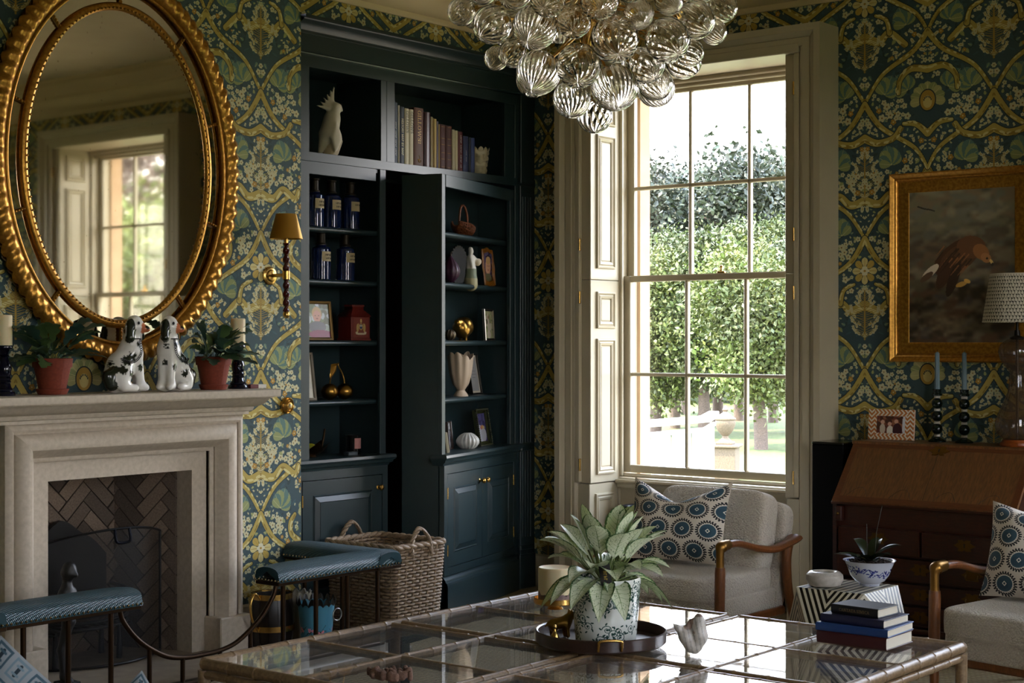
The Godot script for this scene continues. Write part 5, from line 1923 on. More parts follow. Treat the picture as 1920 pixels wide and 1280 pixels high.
	for k in 4:
		mb = MB.new()
		var y := 0.018 + k * 0.034
		var rows := [PackedVector3Array(), PackedVector3Array(), PackedVector3Array()]
		for j in 49:
			var a := TAU * j / 48
			var r := 0.05 + 0.02 * y / 0.15 + 0.002 - 0.004 * cos(a * 6 + k * PI)
			for e in 3:
				rows[e].append(Vector3(cos(a) * (r + (0.003 if e == 1 else 0.0)), y + e * 0.012, -sin(a) * (r + (0.003 if e == 1 else 0.0))))
		mb.grid(rows)
		part(wp, "woven_band", mb, wm)
	mb = MB.new()
	mb.lathe([Vector2(0.0, 0.0), Vector2(0.048, 0.0), Vector2(0.064, 0.13)], 24)
	part(wp, "core", mb, wm)
	# apothecary bottles
	var blue := mt("blue_glass", Color(0.01, 0.09, 0.28, 0.8), 0.03)
	blue.transparency = BaseMaterial3D.TRANSPARENCY_ALPHA
	var where := ["first of the upper three", "middle of the upper three", "upper three, next to the gap", "lower pair, by the stile", "lower pair, second from the stile"]
	var spots := [Vector3(-0.09, SHELVES[0], 1.72), Vector3(-0.09, SHELVES[0], 1.598), Vector3(-0.09, SHELVES[0], 1.46), Vector3(-0.09, SHELVES[1], 1.672), Vector3(-0.09, SHELVES[1], 1.497)]
	for k in 5:
		var b := thing("apothecary_bottle", "blue glass apothecary bottle with paper label, " + where[k], "bottle", spots[k], 0.0, "blue apothecary bottles")
		mb = MB.new()
		mb.lathe([Vector2(0.0, 0.0), Vector2(0.047, 0.0), Vector2(0.05, 0.004), Vector2(0.05, 0.155), Vector2(0.046, 0.166), Vector2(0.03, 0.172), Vector2(0.025, 0.178), Vector2(0.025, 0.185), Vector2(0.0, 0.185)], 32)
		part(b, "flask", mb, blue)
		mb = MB.new()
		mb.lathe([Vector2(0.0, 0.18), Vector2(0.03, 0.18), Vector2(0.031, 0.186), Vector2(0.024, 0.19), Vector2(0.024, 0.238), Vector2(0.028, 0.242), Vector2(0.028, 0.248), Vector2(0.0, 0.25)], 24)
		part(b, "stopper", mb, mt("bronze_cap", Color(0.13, 0.1, 0.06), 0.4, 0.7))
		mb = MB.new()
		var rows := []
		for i in 2:
			var row := PackedVector3Array()
			for j in 9:
				var a := -1.0 + 0.8 * 2 * j / 8.0 + 0.35
				row.append(Vector3(0.0508 * cos(a), 0.095 + 0.05 * i, -0.0508 * sin(a)))
			rows.append(row)
		mb.grid(rows)
		part(b, "label", mb, mt("aged_label", Color(0.68, 0.62, 0.48), 0.7))
		for i in (1 if k == 2 else 2):
			marks(b, "label_lettering", 4 + (k + i) % 2, 0.008, 0.01, mt("ink", Color(0.06, 0.05, 0.05), 0.8), Transform3D(Basis(Vector3.UP, PI / 2 - 0.05), Vector3(0.0515, 0.128 - i * 0.018, -0.004)))
	# framed photograph of a child, red tin
	var oldgold := mt("old_gold_frame", Color(0.36, 0.27, 0.12), 0.35, 0.7)
	var skin := hexc("d9a58f")
	photo_frame("gold framed photo of a smiling child in grey next to the red tin", Vector3(-0.06, SHELVES[2], 1.715), PI / 2, 0.205, 0.205, 0.016, oldgold, photo("print_child", 64, 72, [hexc("7d8a68"), hexc("9aa79c"), hexc("6a6f5a"), hexc("c7d0d6")], [[0.5, 0.28, 0.2, 0.2, hexc("c9a878")], [0.5, 0.36, 0.17, 0.17, skin], [0.48, 0.68, 0.36, 0.17, hexc("77777e")], [0.6, 0.9, 0.5, 0.13, hexc("8e4566")], [0.5, 0.43, 0.05, 0.018, hexc("a86a62")], [0.43, 0.34, 0.022, 0.014, hexc("5a463c")], [0.57, 0.34, 0.022, 0.014, hexc("5a463c")]]))
	var rt := thing("tea_tin", "red tea caddy tin with painted coat of arms", "tin", Vector3(-0.1, SHELVES[2], 1.42), PI / 2)
	mb = MB.new()
	mb.box(Vector3(0, 0.063, 0), Vector3(0.14, 0.126, 0.1), 0.003)
	mb.box(Vector3(0, 0.006, 0), Vector3(0.15, 0.012, 0.11), 0.003)
	var red := grain("red_tin", Color(0.40, 0.10, 0.075), Color(0.34, 0.08, 0.06), 10.0, 0.45, 0.04)
	part(rt, "body", mb, red)
	mb = MB.new()
	var lid := [PackedVector3Array(), PackedVector3Array(), PackedVector3Array(), PackedVector3Array()]
	for q in [[-1, -1], [1, -1], [1, 1], [-1, 1], [-1, -1]]:
		lid[0].append(Vector3(q[0] * 0.074, 0.126, -q[1] * 0.054))
		lid[1].append(Vector3(q[0] * 0.068, 0.138, -q[1] * 0.048))
		lid[2].append(Vector3(q[0] * 0.04, 0.162, -q[1] * 0.03))
		lid[3].append(Vector3(q[0] * 0.04, 0.18, -q[1] * 0.03))
	mb.grid(lid)
	mb.box(Vector3(0, 0.184, 0), Vector3(0.09, 0.01, 0.066), 0.002)
	part(rt, "lid", mb, red)
	var cim := blank(96, 96, hexc("6d2b22"))
	for q in [[48, 44, 13, 16, "b39a5a"], [48, 44, 9, 12, "2e3f6b"], [48, 40, 9, 3, "c9c2ae"], [26, 50, 8, 20, "a98f55"], [70, 50, 8, 20, "a98f55"], [48, 16, 6, 10, "bda465"], [48, 78, 34, 5, "b7ab92"], [20, 72, 8, 5, "b7ab92"], [76, 72, 8, 5, "b7ab92"], [30, 34, 4, 6, "a98f55"], [66, 34, 4, 6, "a98f55"]]:
		dab(cim, q[0], q[1], q[2], q[3], 0, hexc(q[4]))
	mb = MB.new()
	mb.quad(Vector3(-0.055, 0.016, 0.0512), Vector3(0.055, 0.016, 0.0512), Vector3(0.055, 0.122, 0.0512), Vector3(-0.055, 0.122, 0.0512))
	part(rt, "painted_crest", mb, picmat("crest", cim, 0.5))
	photo_frame("pale grey wooden frame standing half behind the stile", Vector3(-0.1, SHELVES[3], 1.79), PI / 2, 0.19, 0.25, 0.014, mt("pale_grey_wood", Color(0.45, 0.41, 0.35), 0.6), photo("print_sketch", 48, 64, [hexc("b8b29f"), hexc("b1ab98")], [[0.5, 0.7, 0.1, 0.18, hexc("2b2b2b")]]), 0.14)
	# brass cherries
	var ch := thing("brass_cherries", "pair of polished brass cherries on their stalks", "ornament", Vector3(-0.12, SHELVES[3], 1.535), PI / 2)
	var abrass := mt("aged_brass", Color(0.62, 0.47, 0.22), 0.28, 1.0)
	for q in [[-0.045, 0.0], [0.045, 0.02]]:
		mb = MB.new()
		mb.ball(Vector3(q[0], 0.042, q[1]), Vector3(0.045, 0.042, 0.045), 24, 16)
		part(ch, "cherry", mb, abrass)
		mb = MB.new()
		mb.tube(curve([Vector3(q[0], 0.08, q[1]), Vector3(q[0] * 0.9, 0.13, 0.01), Vector3(q[0] * 0.2, 0.175, 0.01), Vector3(0.01, 0.19, 0.01)], 5), 0.004, 6)
		part(ch, "stalk", mb, abrass)
	mb = MB.new()
	mb.grid([PackedVector3Array([Vector3(0, 0.19, 0.01), Vector3(0, 0.19, 0.01), Vector3(0, 0.19, 0.01)]), PackedVector3Array([Vector3(-0.035, 0.185, 0.0), Vector3(-0.02, 0.165, 0.016), Vector3(-0.005, 0.15, 0.01)]), PackedVector3Array([Vector3(-0.05, 0.15, 0.01), Vector3(-0.045, 0.135, 0.018), Vector3(-0.03, 0.125, 0.012)]), PackedVector3Array([Vector3(-0.055, 0.11, 0.01), Vector3(-0.055, 0.11, 0.01), Vector3(-0.055, 0.11, 0.01)])])
	part(ch, "leaf", mb, abrass)
	# leaf dish with a lemon, candle, little tin
	var dl := thing("leaf_dish", "dark brass dish shaped as curled leaves", "dish", Vector3(-0.12, 0.856, 1.72))
	var dark := mt("dark_brass", Color(0.22, 0.15, 0.075), 0.32, 0.9)
	for k in 6:
		mb = MB.new()
		var a := TAU * k / 6 + 0.3
		var dd := Vector3(cos(a), 0, sin(a))
		var sd := dd.cross(Vector3.UP)
		var rows := []
		for i in 8:
			var s := i / 7.0
			var w := 0.042 * sin(PI * (0.12 + 0.88 * s))
			var p := dd * (0.02 + 0.085 * s) + Vector3(0, 0.006 + 0.075 * s * s, 0)
			rows.append(PackedVector3Array([p - sd * w + Vector3(0, w * 0.35, 0), p, p + sd * w + Vector3(0, w * 0.35, 0)]))
		mb.grid(rows)
		part(dl, "leaf", mb, dark)
	mb = MB.new()
	mb.tube(curve([Vector3(0.02, 0.03, -0.06), Vector3(0.02, 0.09, -0.075), Vector3(0.015, 0.14, -0.09)], 5), 0.005, 6)
	mb.lathe([Vector2(0.0, 0.0), Vector2(0.035, 0.0), Vector2(0.03, 0.012), Vector2(0.0, 0.014)], 16)
	part(dl, "stem", mb, dark)
	var lm := thing("lime", "yellow-green lime lying in the leaf dish", "lime", Vector3(-0.1, 0.9, 1.735))
	mb = MB.new()
	mb.ball(Vector3.ZERO, Vector3(0.03, 0.027, 0.036), 16, 10)
	mb.ball(Vector3(0, 0, 0.035), Vector3(0.007, 0.007, 0.007), 8, 6)
	part(lm, "fruit", mb, grain("lime_skin", Color(0.58, 0.55, 0.06), Color(0.45, 0.48, 0.05), 20.0, 0.4, 0.05))
	var cd := thing("jar_candle", "candle in dark glass with a pink label", "candle", Vector3(-0.09, 0.856, 1.437))
	mb = MB.new()
	mb.lathe([Vector2(0.0, 0.0), Vector2(0.038, 0.0), Vector2(0.04, 0.004), Vector2(0.04, 0.1), Vector2(0.037, 0.1), Vector2(0.036, 0.07), Vector2(0.0, 0.068)], 24)
	part(cd, "jar", mb, mt("smoked_glass", Color(0.03, 0.025, 0.03), 0.08))
	mb = MB.new()
	var lrows := []
	for i in 2:
		var row := PackedVector3Array()
		for j in 9:
			var a := -0.6 + 1.6 * j / 8.0
			row.append(Vector3(0.0406 * cos(a), 0.03 + 0.055 * i, -0.0406 * sin(a)))
		lrows.append(row)
	mb.grid(lrows)
	part(cd, "label", mb, mt("pink_label", Color(0.66, 0.45, 0.43), 0.7))
	var st := thing("small_tin", "little grey tin lying beside the jar candle", "tin", Vector3(-0.04, 0.856, 1.505), PI / 2)
	mb = MB.new()
	mb.box(Vector3(0, 0.008, 0), Vector3(0.07, 0.016, 0.04), 0.003)
	mb.box(Vector3(0, 0.0165, 0), Vector3(0.072, 0.003, 0.042), 0.001)
	part(st, "case", mb, mt("grey_tin", Color(0.25, 0.29, 0.32), 0.4, 0.3))

	# --- things on the swung section
	var ja := jib.rotation.y + PI / 2
	var wb := thing("wicker_fish", "small golden wicker basket shaped like a fish with a hoop handle", "basket", jibpos(869, SHELVES[0], -0.12), ja)
	var wk := grain("honey_wicker", Color(0.47, 0.25, 0.09), Color(0.32, 0.15, 0.05), 16.0, 0.5, 0.06)
	for k in 11:
		mb = MB.new()
		var pts := []
		for i in 15:
			var s := i / 14.0
			var x := -0.10 + 0.2 * s
			var rr := 0.058 * pow(sin(PI * (0.10 + 0.82 * s)), 0.8)
			var a := PI * k / 10.0
			pts.append(Vector3(x, 0.062 - sin(a) * rr + 0.03 * (0.5 - s) , cos(a) * rr))
		mb.tube(pts, 0.0055, 5)
		part(wb, "rib", mb, wk)
	for k in 12:
		mb = MB.new()
		var s := (k + 1) / 13.0
		var pts := []
		for i in 13:
			var a := PI * i / 12.0
			var rr := 0.06 * pow(sin(PI * (0.10 + 0.82 * s)), 0.8)
			pts.append(Vector3(-0.10 + 0.2 * s, 0.062 - sin(a) * rr + 0.03 * (0.5 - s), cos(a) * rr))
		mb.tube(pts, 0.005, 5)
		part(wb, "weaver", mb, wk)
	mb = MB.new()
	mb.tube(curve([Vector3(-0.06, 0.07, 0), Vector3(-0.045, 0.15, 0), Vector3(0.0, 0.175, 0), Vector3(0.045, 0.13, 0), Vector3(0.055, 0.06, 0)], 7), 0.007, 7)
	part(wb, "hoop_handle", mb, wk)
	mb = MB.new()
	mb.lathe([Vector2(0.0, 0.0), Vector2(0.02, 0.0), Vector2(0.02, 0.006), Vector2(0.0, 0.006)], 12)
	part(wb, "foot", mb, wk)
	var fg := thing("purple_fig", "ribbed purple fig ornament on the swung bookcase", "ornament", jibpos(845, SHELVES[1], -0.1), ja)
	mb = MB.new()
	var rws := []
	for i in 13:
		var s := i / 12.0
		var r := 0.056 * pow(sin(PI * (0.04 + 0.96 * pow(1 - s, 1.0))), 0.75) * (1.0 - 0.55 * s * s) + 0.001
		var row := PackedVector3Array()
		for j in 41:
			var a := TAU * j / 40
			row.append(Vector3(cos(a) * r * (1 + 0.05 * cos(a * 10)), 0.15 * s, -sin(a) * r * (1 + 0.05 * cos(a * 10))))
		rws.append(row)
	mb.grid(rws)
	part(fg, "fruit", mb, grain("aubergine", Color(0.24, 0.09, 0.18), Color(0.16, 0.05, 0.12), 12.0, 0.35))
	mb = MB.new()
	mb.tube([Vector3(0, 0.145, 0), Vector3(0.004, 0.17, 0)], [0.007, 0.004], 6)
	part(fg, "stalk", mb, mt("stalk_brown", Color(0.2, 0.13, 0.08), 0.8))
	var ov := thing("beaded_frame", "black oval frame edged with pearl beads behind the fig", "photo frame", jibpos(859, SHELVES[1], -0.16), ja - 0.45)
	mb = MB.new()
	var ovp := PackedVector2Array()
	for k in 32:
		ovp.append(Vector2(0.062 * cos(TAU * k / 32), 0.11 + 0.11 * sin(TAU * k / 32)))
	mb.prism(ovp, -0.008, 0.008)
	part(ov, "plaque", mb, mt("black_lacquer", Color(0.02, 0.02, 0.022), 0.6))
	for k in 26:
		mb = MB.new()
		mb.ball(Vector3(0.064 * cos(TAU * k / 26), 0.112 + 0.108 * sin(TAU * k / 26), 0.004), Vector3.ONE * 0.006, 8, 6)
		part(ov, "bead", mb, mt("pearl_bead", Color(0.35, 0.33, 0.32), 0.2))
	var fgm := thing("porcelain_figure", "white porcelain figure carrying a basket, with a mossy base", "figurine", jibpos(883, SHELVES[1], -0.06), ja)
	var wh := Color(0.58, 0.55, 0.49)
	var moss := Color(0.16, 0.19, 0.12)
	mb = blobs([[Vector3(0, 0.0, 0), Vector3(0, 0.02, 0), 0.038, 0.036, Color(0.33, 0.3, 0.16)], [Vector3(0, 0.03, 0), Vector3(0, 0.075, 0), 0.034, 0.03, moss], [Vector3(0, 0.08, 0), Vector3(-0.004, 0.14, 0), 0.029, 0.022, wh], [Vector3(-0.004, 0.14, 0), Vector3(-0.006, 0.165, 0), 0.022, 0.012, wh], [Vector3(-0.005, 0.185, 0.002), Vector3(-0.006, 0.196, 0), 0.016, 0.014, wh], [Vector3(0.01, 0.155, 0.01), Vector3(0.04, 0.135, 0.02), 0.009, 0.007, wh], [Vector3(0.045, 0.125, 0.02), Vector3(0.06, 0.13, 0.02), 0.02, 0.018, Color(0.5, 0.42, 0.3)], [Vector3(-0.02, 0.15, 0.005), Vector3(-0.026, 0.1, 0.018), 0.009, 0.007, wh]], 0.0045, 0.01)
	part(fgm, "figure", mb, vc)
	# wavy mustard frame with a baby
	var yf := thing("wavy_frame", "mustard wavy-edged photo frame with a baby portrait", "photo frame", jibpos(918, SHELVES[1], -0.05), ja)
	var mustard := mt("mustard_lacquer", Color(0.45, 0.27, 0.03), 0.3)
	var wav := func(th: float, w: float, h: float) -> Vector2:
		var p := Vector2(cos(th), sin(th))
		var q := p / maxf(absf(p.x) / w, absf(p.y) / h)
		q = q.lerp(p * Vector2(w, h) * 1.15, 0.3)
		return q * (1 + 0.035 * cos(th * 8))
	for ring in 3:
		mb = MB.new()
		var rows := []
		for i in 65:
			var row := PackedVector3Array()
			var th := TAU * i / 64
			for j in 9:
				var q: Vector2 = wav.call(th, 0.058 + ring * 0.009 + 0.006 * cos(TAU * j / 8), 0.082 + ring * 0.009 + 0.006 * cos(TAU * j / 8))
				row.append(Vector3(q.x, 0.106 + q.y, 0.006 * sin(TAU * j / 8) + ring * 0.001 - 0.02 * (q.y + 0.1) / 0.2))
			rows.append(row)
		mb.grid(rows)
		part(yf, "wavy_band", mb, mustard)
	mb = MB.new()
	var wpoly := PackedVector2Array()
	for i in 48:
		wpoly.append(wav.call(TAU * i / 48, 0.058, 0.082) + Vector2(0, 0.106))
	mb.prism(wpoly, -0.016, -0.01)
	part(yf, "picture", mb, photo("print_baby", 56, 72, [hexc("3a3353"), hexc("2f2a47"), hexc("453c5e")], [[0.5, 0.45, 0.3, 0.3, hexc("c99b80")], [0.5, 0.27, 0.27, 0.13, hexc("b79468")], [0.5, 0.85, 0.42, 0.16, hexc("68684f")], [0.42, 0.45, 0.035, 0.02, hexc("5a3f3a")], [0.6, 0.45, 0.035, 0.02, hexc("5a3f3a")], [0.52, 0.58, 0.06, 0.025, hexc("a8605a")]]))
	# brass pot and ball
	var bp := thing("brass_snail_pot", "hammered brass shell-shaped pot on small feet", "pot", jibpos(866, SHELVES[2], -0.1), ja)
	mb = blobs([[Vector3(-0.02, 0.07, 0), Vector3(0.0, 0.06, 0), 0.045, 0.05, Color(1, 1, 1)], [Vector3(0.04, 0.075, 0), Vector3(0.035, 0.085, 0), 0.05, 0.048, Color(1, 1, 1)], [Vector3(0.0, 0.02, 0.02), Vector3(0.0, 0.0, 0.024), 0.01, 0.008, Color(1, 1, 1)], [Vector3(0.03, 0.02, -0.02), Vector3(0.03, 0.0, -0.024), 0.01, 0.008, Color(1, 1, 1)], [Vector3(-0.06, 0.1, 0), Vector3(-0.03, 0.105, 0), 0.018, 0.022, Color(1, 1, 1)]], 0.005, 0.012)
	part(bp, "shell", mb, mt("aged_brass", Color(0.62, 0.47, 0.22), 0.28, 1.0))
	var bb := thing("metal_sphere", "small engraved metal ball next to the brass pot", "ornament", jibpos(844, SHELVES[2], -0.06), ja)
	mb = MB.new()
	mb.ball(Vector3(0, 0.03, 0), Vector3.ONE * 0.03, 20, 14)
	for k in 5:
		var rg := []
		for i in 21:
			rg.append(Vector3(0, 0.03, 0) + Vector3(cos(TAU * i / 20), sin(TAU * i / 20), 0).rotated(Vector3(0.3, 1, 0.2).normalized(), k * 0.63) * 0.0305)
		mb.tube(rg, 0.0018, 4, false)
	part(bb, "ball", mb, mt("pewter", Color(0.36, 0.31, 0.24), 0.35, 0.9))
	var silver := mt("silver_frame", Color(0.55, 0.53, 0.5), 0.25, 0.9)
	photo_frame("silver framed wedding photo of a bride on a terrace", jibpos(918, SHELVES[2], -0.07), ja, 0.135, 0.182, 0.013, silver, photo("print_bride", 56, 76, [hexc("a8aa86"), hexc("b9bb9a"), hexc("8b9270"), hexc("c9c4b4")], [[0.5, 0.55, 0.13, 0.36, hexc("c9c2b6")], [0.5, 0.85, 0.22, 0.16, hexc("d3ccc0")], [0.5, 0.22, 0.06, 0.06, hexc("8a6a55")], [0.3, 0.38, 0.06, 0.1, hexc("39352f")]]), 0.06)
	# shell vase with a frame behind it
	var sv := thing("shell_vase", "large cream fluted vase with scalloped lip", "vase", jibpos(864, SHELVES[3], -0.1), ja)
	mb = MB.new()
	var srows := []
	for q in [[0.055, 0.0], [0.052, 0.008], [0.03, 0.03], [0.03, 0.036], [0.06, 0.07], [0.078, 0.12], [0.086, 0.17], [0.092, 0.215], [0.086, 0.214], [0.07, 0.12], [0.0, 0.06]]:
		var row := PackedVector3Array()
		for j in 91:
			var a := TAU * j / 90
			var fl: float = 1 + (0.05 * cos(a * 9) + 0.012 * cos(a * 45)) * clampf((q[1] - 0.03) * 8, 0, 1)
			var up: float = (0.018 * absf(cos(a * 4.5)) + 0.016 * cos(a * 2)) * clampf((q[1] - 0.1) * 9, 0, 1)
			row.append(Vector3(cos(a) * q[0] * fl, q[1] + up, -sin(a) * q[0] * fl * 0.72))
		srows.append(row)
	mb.grid(srows)
	part(sv, "bowl", mb, mt("bisque", Color(0.66, 0.58, 0.49), 0.6))
	photo_frame("dark easel frame with a handwritten sheet behind the cream vase", jibpos(894, SHELVES[3], -0.15), ja, 0.14, 0.235, 0.008, mt("dark_bronze_frame", Color(0.10, 0.08, 0.05), 0.4, 0.5), photo("print_letter", 48, 72, [hexc("a9acb3"), hexc("adb0b6")], [[0.5, 0.3, 0.3, 0.006, hexc("85878e")], [0.5, 0.4, 0.3, 0.006, hexc("85878e")], [0.5, 0.5, 0.3, 0.006, hexc("85878e")], [0.45, 0.6, 0.25, 0.006, hexc("85878e")]]), 0.16, 0.012)
	# counter of the swung section
	var gf := photo_frame("green scallop-edged frame with a photo of flowers on a white cloth", jibpos(908, 0.856, -0.09), ja, 0.165, 0.205, 0.022, grain("green_gilt", Color(0.20, 0.22, 0.09), Color(0.14, 0.16, 0.07), 14.0, 0.4), photo("print_flowers", 56, 72, [hexc("4a4872"), hexc("3c3a63"), hexc("565384")], [[0.3, 0.75, 0.3, 0.35, hexc("c3c6d6")], [0.65, 0.75, 0.3, 0.25, hexc("b7b8c4")], [0.45, 0.5, 0.1, 0.07, hexc("b86a5e")], [0.6, 0.48, 0.12, 0.07, hexc("cf9a63")], [0.75, 0.5, 0.09, 0.06, hexc("c7b98a")]]), 0.16)
	mb = MB.new()
	mb.xf = Transform3D(Basis(Vector3.RIGHT, -0.16), Vector3(0, 0.1025, 0))
	for k in 60:
		var u := k / 60.0 * 2 * (0.165 + 0.205)
		var p := Vector2(-0.0825 + u, -0.1025) if u < 0.165 else Vector2(0.0825, -0.1025 + u - 0.165) if u < 0.37 else Vector2(0.0825 - (u - 0.37), 0.1025) if u < 0.535 else Vector2(-0.0825, 0.1025 - (u - 0.535))
		mb.ball(Vector3(p.x, p.y, 0), Vector3(0.007, 0.007, 0.006), 8, 5)
	part(gf, "scalloped_edge", mb, mats["green_gilt"])
	photo_frame("narrow black and white wedding photo in a dark frame", jibpos(845, 0.856, -0.11), ja + 0.25, 0.115, 0.155, 0.008, mt("brown_frame", Color(0.16, 0.09, 0.05), 0.4), photo("print_couple", 48, 64, [hexc("6a6a6c"), hexc("4a4a4c"), hexc("8a8a8c")], [[0.4, 0.6, 0.2, 0.4, hexc("c9c9cc")], [0.7, 0.6, 0.17, 0.4, hexc("26262a")], [0.42, 0.22, 0.09, 0.08, hexc("a8a8aa")], [0.68, 0.2, 0.09, 0.08, hexc("97979a")]]), 0.1)
	photo_frame("small cream frame leaning at the free end of the swung counter", jibpos(834, 0.856, -0.05), ja + 0.9, 0.09, 0.11, 0.01, mt("cream_frame", Color(0.5, 0.47, 0.36), 0.5), photo("print_small", 32, 40, [hexc("7d7f78"), hexc("9a9a90")], [[0.5, 0.6, 0.25, 0.3, hexc("3a3a3a")]]), 0.15)
	var rp := thing("ribbed_pot", "white porcelain pot with deep vertical ribs", "pot", jibpos(877, 0.856, -0.055), ja)
	mb = MB.new()
	srows = []
	for i in 14:
		var s := i / 13.0
		var row := PackedVector3Array()
		for j in 97:
			var a := TAU * j / 96
			var r := 0.066 * pow(sin(PI * (0.12 + 0.84 * s)), 0.6) * (0.9 + 0.1 * absf(sin(a * 8)))
			row.append(Vector3(cos(a) * r, 0.088 * s, -sin(a) * r))
		srows.append(row)
	mb.grid(srows)
	part(rp, "body", mb, mt("white_porcelain", Color(0.72, 0.71, 0.68), 0.4))
# ---------- bureau wall
func soft(mb: MB, c: Vector3, h: Vector3, e := 0.3, nu := 36, nv := 18) -> void:
	var rows := []
	for i in nv + 1:
		var th := -PI / 2 + PI * i / nv
		var row := PackedVector3Array()
		var ct := pow(maxf(cos(th), 0.0), e)
		var sy := signf(sin(th)) * pow(absf(sin(th)), e)
		for j in nu + 1:
			var a := TAU * j / nu
			var cx := signf(cos(a)) * pow(absf(cos(a)), e)
			var cz := signf(sin(a)) * pow(absf(sin(a)), e)
			row.append(c + Vector3(h.x * ct * cx, h.y * sy, -h.z * ct * cz))
		rows.append(row)
	mb.grid(rows)
func escutcheon(parent: Node, p: Vector3, m: Material, pull := false) -> void:
	var mb := MB.new()
	mb.xf.origin = p
	var poly := PackedVector2Array()
	for k in 40:
		var a := TAU * k / 40
		var r := 1.0 + 0.18 * cos(a * 6) + 0.1 * cos(a * 14)
		poly.append(Vector2(cos(a) * 0.042 * r, sin(a) * 0.026 * r))
	mb.prism(poly, 0.0, 0.004)
	var e := part(parent, "handle_plate" if pull else "escutcheon", mb, m)
	mb = MB.new()
	mb.xf.origin = p
	if pull:
		mb.tube(curve([Vector3(-0.028, 0.004, 0.006), Vector3(-0.026, -0.014, 0.014), Vector3(0, -0.02, 0.016), Vector3(0.026, -0.014, 0.014), Vector3(0.028, 0.004, 0.006)], 5), 0.003, 6)
		part(e, "bail_pull", mb, m)
	else:
		mb.box(Vector3(0, -0.003, 0.0045), Vector3(0.005, 0.014, 0.001))
		mb.ball(Vector3(0, 0.005, 0.0045), Vector3(0.0045, 0.0045, 0.0008), 10, 6)
		part(e, "keyhole", mb, mt("black_enamel", Color(0.03, 0.03, 0.025), 0.3))
func build_right() -> void:
	var mb := MB.new()
	# column radiator in the window recess
	var r := thing("column_radiator", "navy blue cast iron column radiator under the window", "radiator", Vector3(0.62, 0, -0.03))
	var navy := mt("radiator_navy", Color(0.045, 0.05, 0.10), 0.35)
	for k in 14:
		mb = MB.new()
		var x := 0.05 + k * 0.073
		for z in [-0.05, 0.0, 0.05]:
			mb.tube([Vector3(x, 0.08, z), Vector3(x, 0.10, z), Vector3(x, 0.48, z), Vector3(x, 0.5, z)], [0.02, 0.016, 0.016, 0.02], 8)
		soft(mb, Vector3(x, 0.5, 0), Vector3(0.035, 0.026, 0.075), 0.6, 14, 8)
		soft(mb, Vector3(x, 0.09, 0), Vector3(0.035, 0.026, 0.075), 0.6, 14, 8)
		if k == 0 or k == 13:
			mb.box(Vector3(x, 0.035, 0), Vector3(0.03, 0.07, 0.12), 0.006)
		part(r, "column_section", mb, navy)
	# black plinth between window and bureau
	var sp := thing("black_plinth", "tall plain black plinth between window surround and bureau", "plinth", Vector3(2.088, 0, 0.165))
	mb = MB.new()
	mb.box(Vector3(0, 0.468, 0), Vector3(0.172, 0.936, 0.272), 0.003)
	var sbk := mt("satin_black", Color(0.018, 0.018, 0.02), 0.55)
	sbk.metallic_specular = 0.2
	part(sp, "column", mb, sbk)
	mb = MB.new()
	mb.box(Vector3(0, 0.943, 0), Vector3(0.176, 0.014, 0.276), 0.004)
	part(sp, "top_plate", mb, mt("gloss_black", Color(0.02, 0.02, 0.022), 0.15))
	# slant-front bureau
	var wal := wood("walnut_veneer", Color(0.25, 0.15, 0.075), Color(0.45, 0.29, 0.15), Vector3(7, 1.6, 1.6), 0.34)
	var band := wood("walnut_crossband", Color(0.27, 0.125, 0.05), Color(0.37, 0.18, 0.07), Vector3(2, 12, 12), 0.34)
	var b := thing("bureau", "antique walnut slant-front bureau with brass handles", "bureau", Vector3(2.675, 0, 0.02))
	var W := 0.91
	mb = MB.new()
	# carcass sides follow the slope
	for s in [-1.0, 1.0]:
		mb.xf = Transform3D(Basis(Vector3.UP, -PI / 2), Vector3(s * (W / 2 - 0.01) + 0.01, 0, 0))
		mb.prism(PackedVector2Array([Vector2(0, 0.09), Vector2(0.478, 0.09), Vector2(0.478, 0.675), Vector2(0.24, 0.945), Vector2(0, 0.945)]), 0.0, 0.02)
	mb.xf = Transform3D()
	mb.box(Vector3(0, 0.38, 0.225), Vector3(W - 0.04, 0.58, 0.45))
	mb.box(Vector3(0, 0.5, 0.01), Vector3(W - 0.04, 0.86, 0.02))
	part(b, "carcass", mb, darkwood)
	mb = MB.new()
	mb.box(Vector3(0, 0.953, 0.131), Vector3(W + 0.015, 0.018, 0.267), 0.004)
	part(b, "top_board", mb, wal)
	mb = MB.new()
	mb.box(Vector3(0, 0.676, 0.485), Vector3(W + 0.006, 0.014, 0.012), 0.003)
	mb.box(Vector3(0, 0.10, 0.485), Vector3(W + 0.02, 0.03, 0.03), 0.008)
	for s in [-1.0, 1.0]:
		mb.box(Vector3(s * (W / 2 + 0.002), 0.1, 0.24), Vector3(0.016, 0.03, 0.48), 0.006)
	part(b, "moulding", mb, darkwood)
	for sx in [-1.0, 1.0]:
		for z in [0.04, 0.46]:
			mb = MB.new()
			mb.xf.origin = Vector3(sx * (W / 2 - 0.05), 0, z)
			mb.prism(PackedVector2Array([Vector2(-sx * 0.055, 0.09), Vector2(sx * 0.05, 0.09), Vector2(sx * 0.05, 0.0), Vector2(-sx * 0.0, 0.0), Vector2(-sx * 0.012, 0.045), Vector2(-sx * 0.05, 0.06)]), -0.02, 0.02)
			part(b, "bracket_foot", mb, darkwood)
	# sloping fall with crossbanding and a lock plate
	var sl := Transform3D(Basis(Vector3.RIGHT, -atan2(0.236, 0.272)), Vector3(0, 0.815, 0.368))
	mb = MB.new()
	mb.xf = sl
	mb.box(Vector3(0, 0, 0), Vector3(W, 0.362, 0.018), 0.004)
	var fall := part(b, "fall", mb, wal)
	mb = MB.new()
	mb.xf = sl
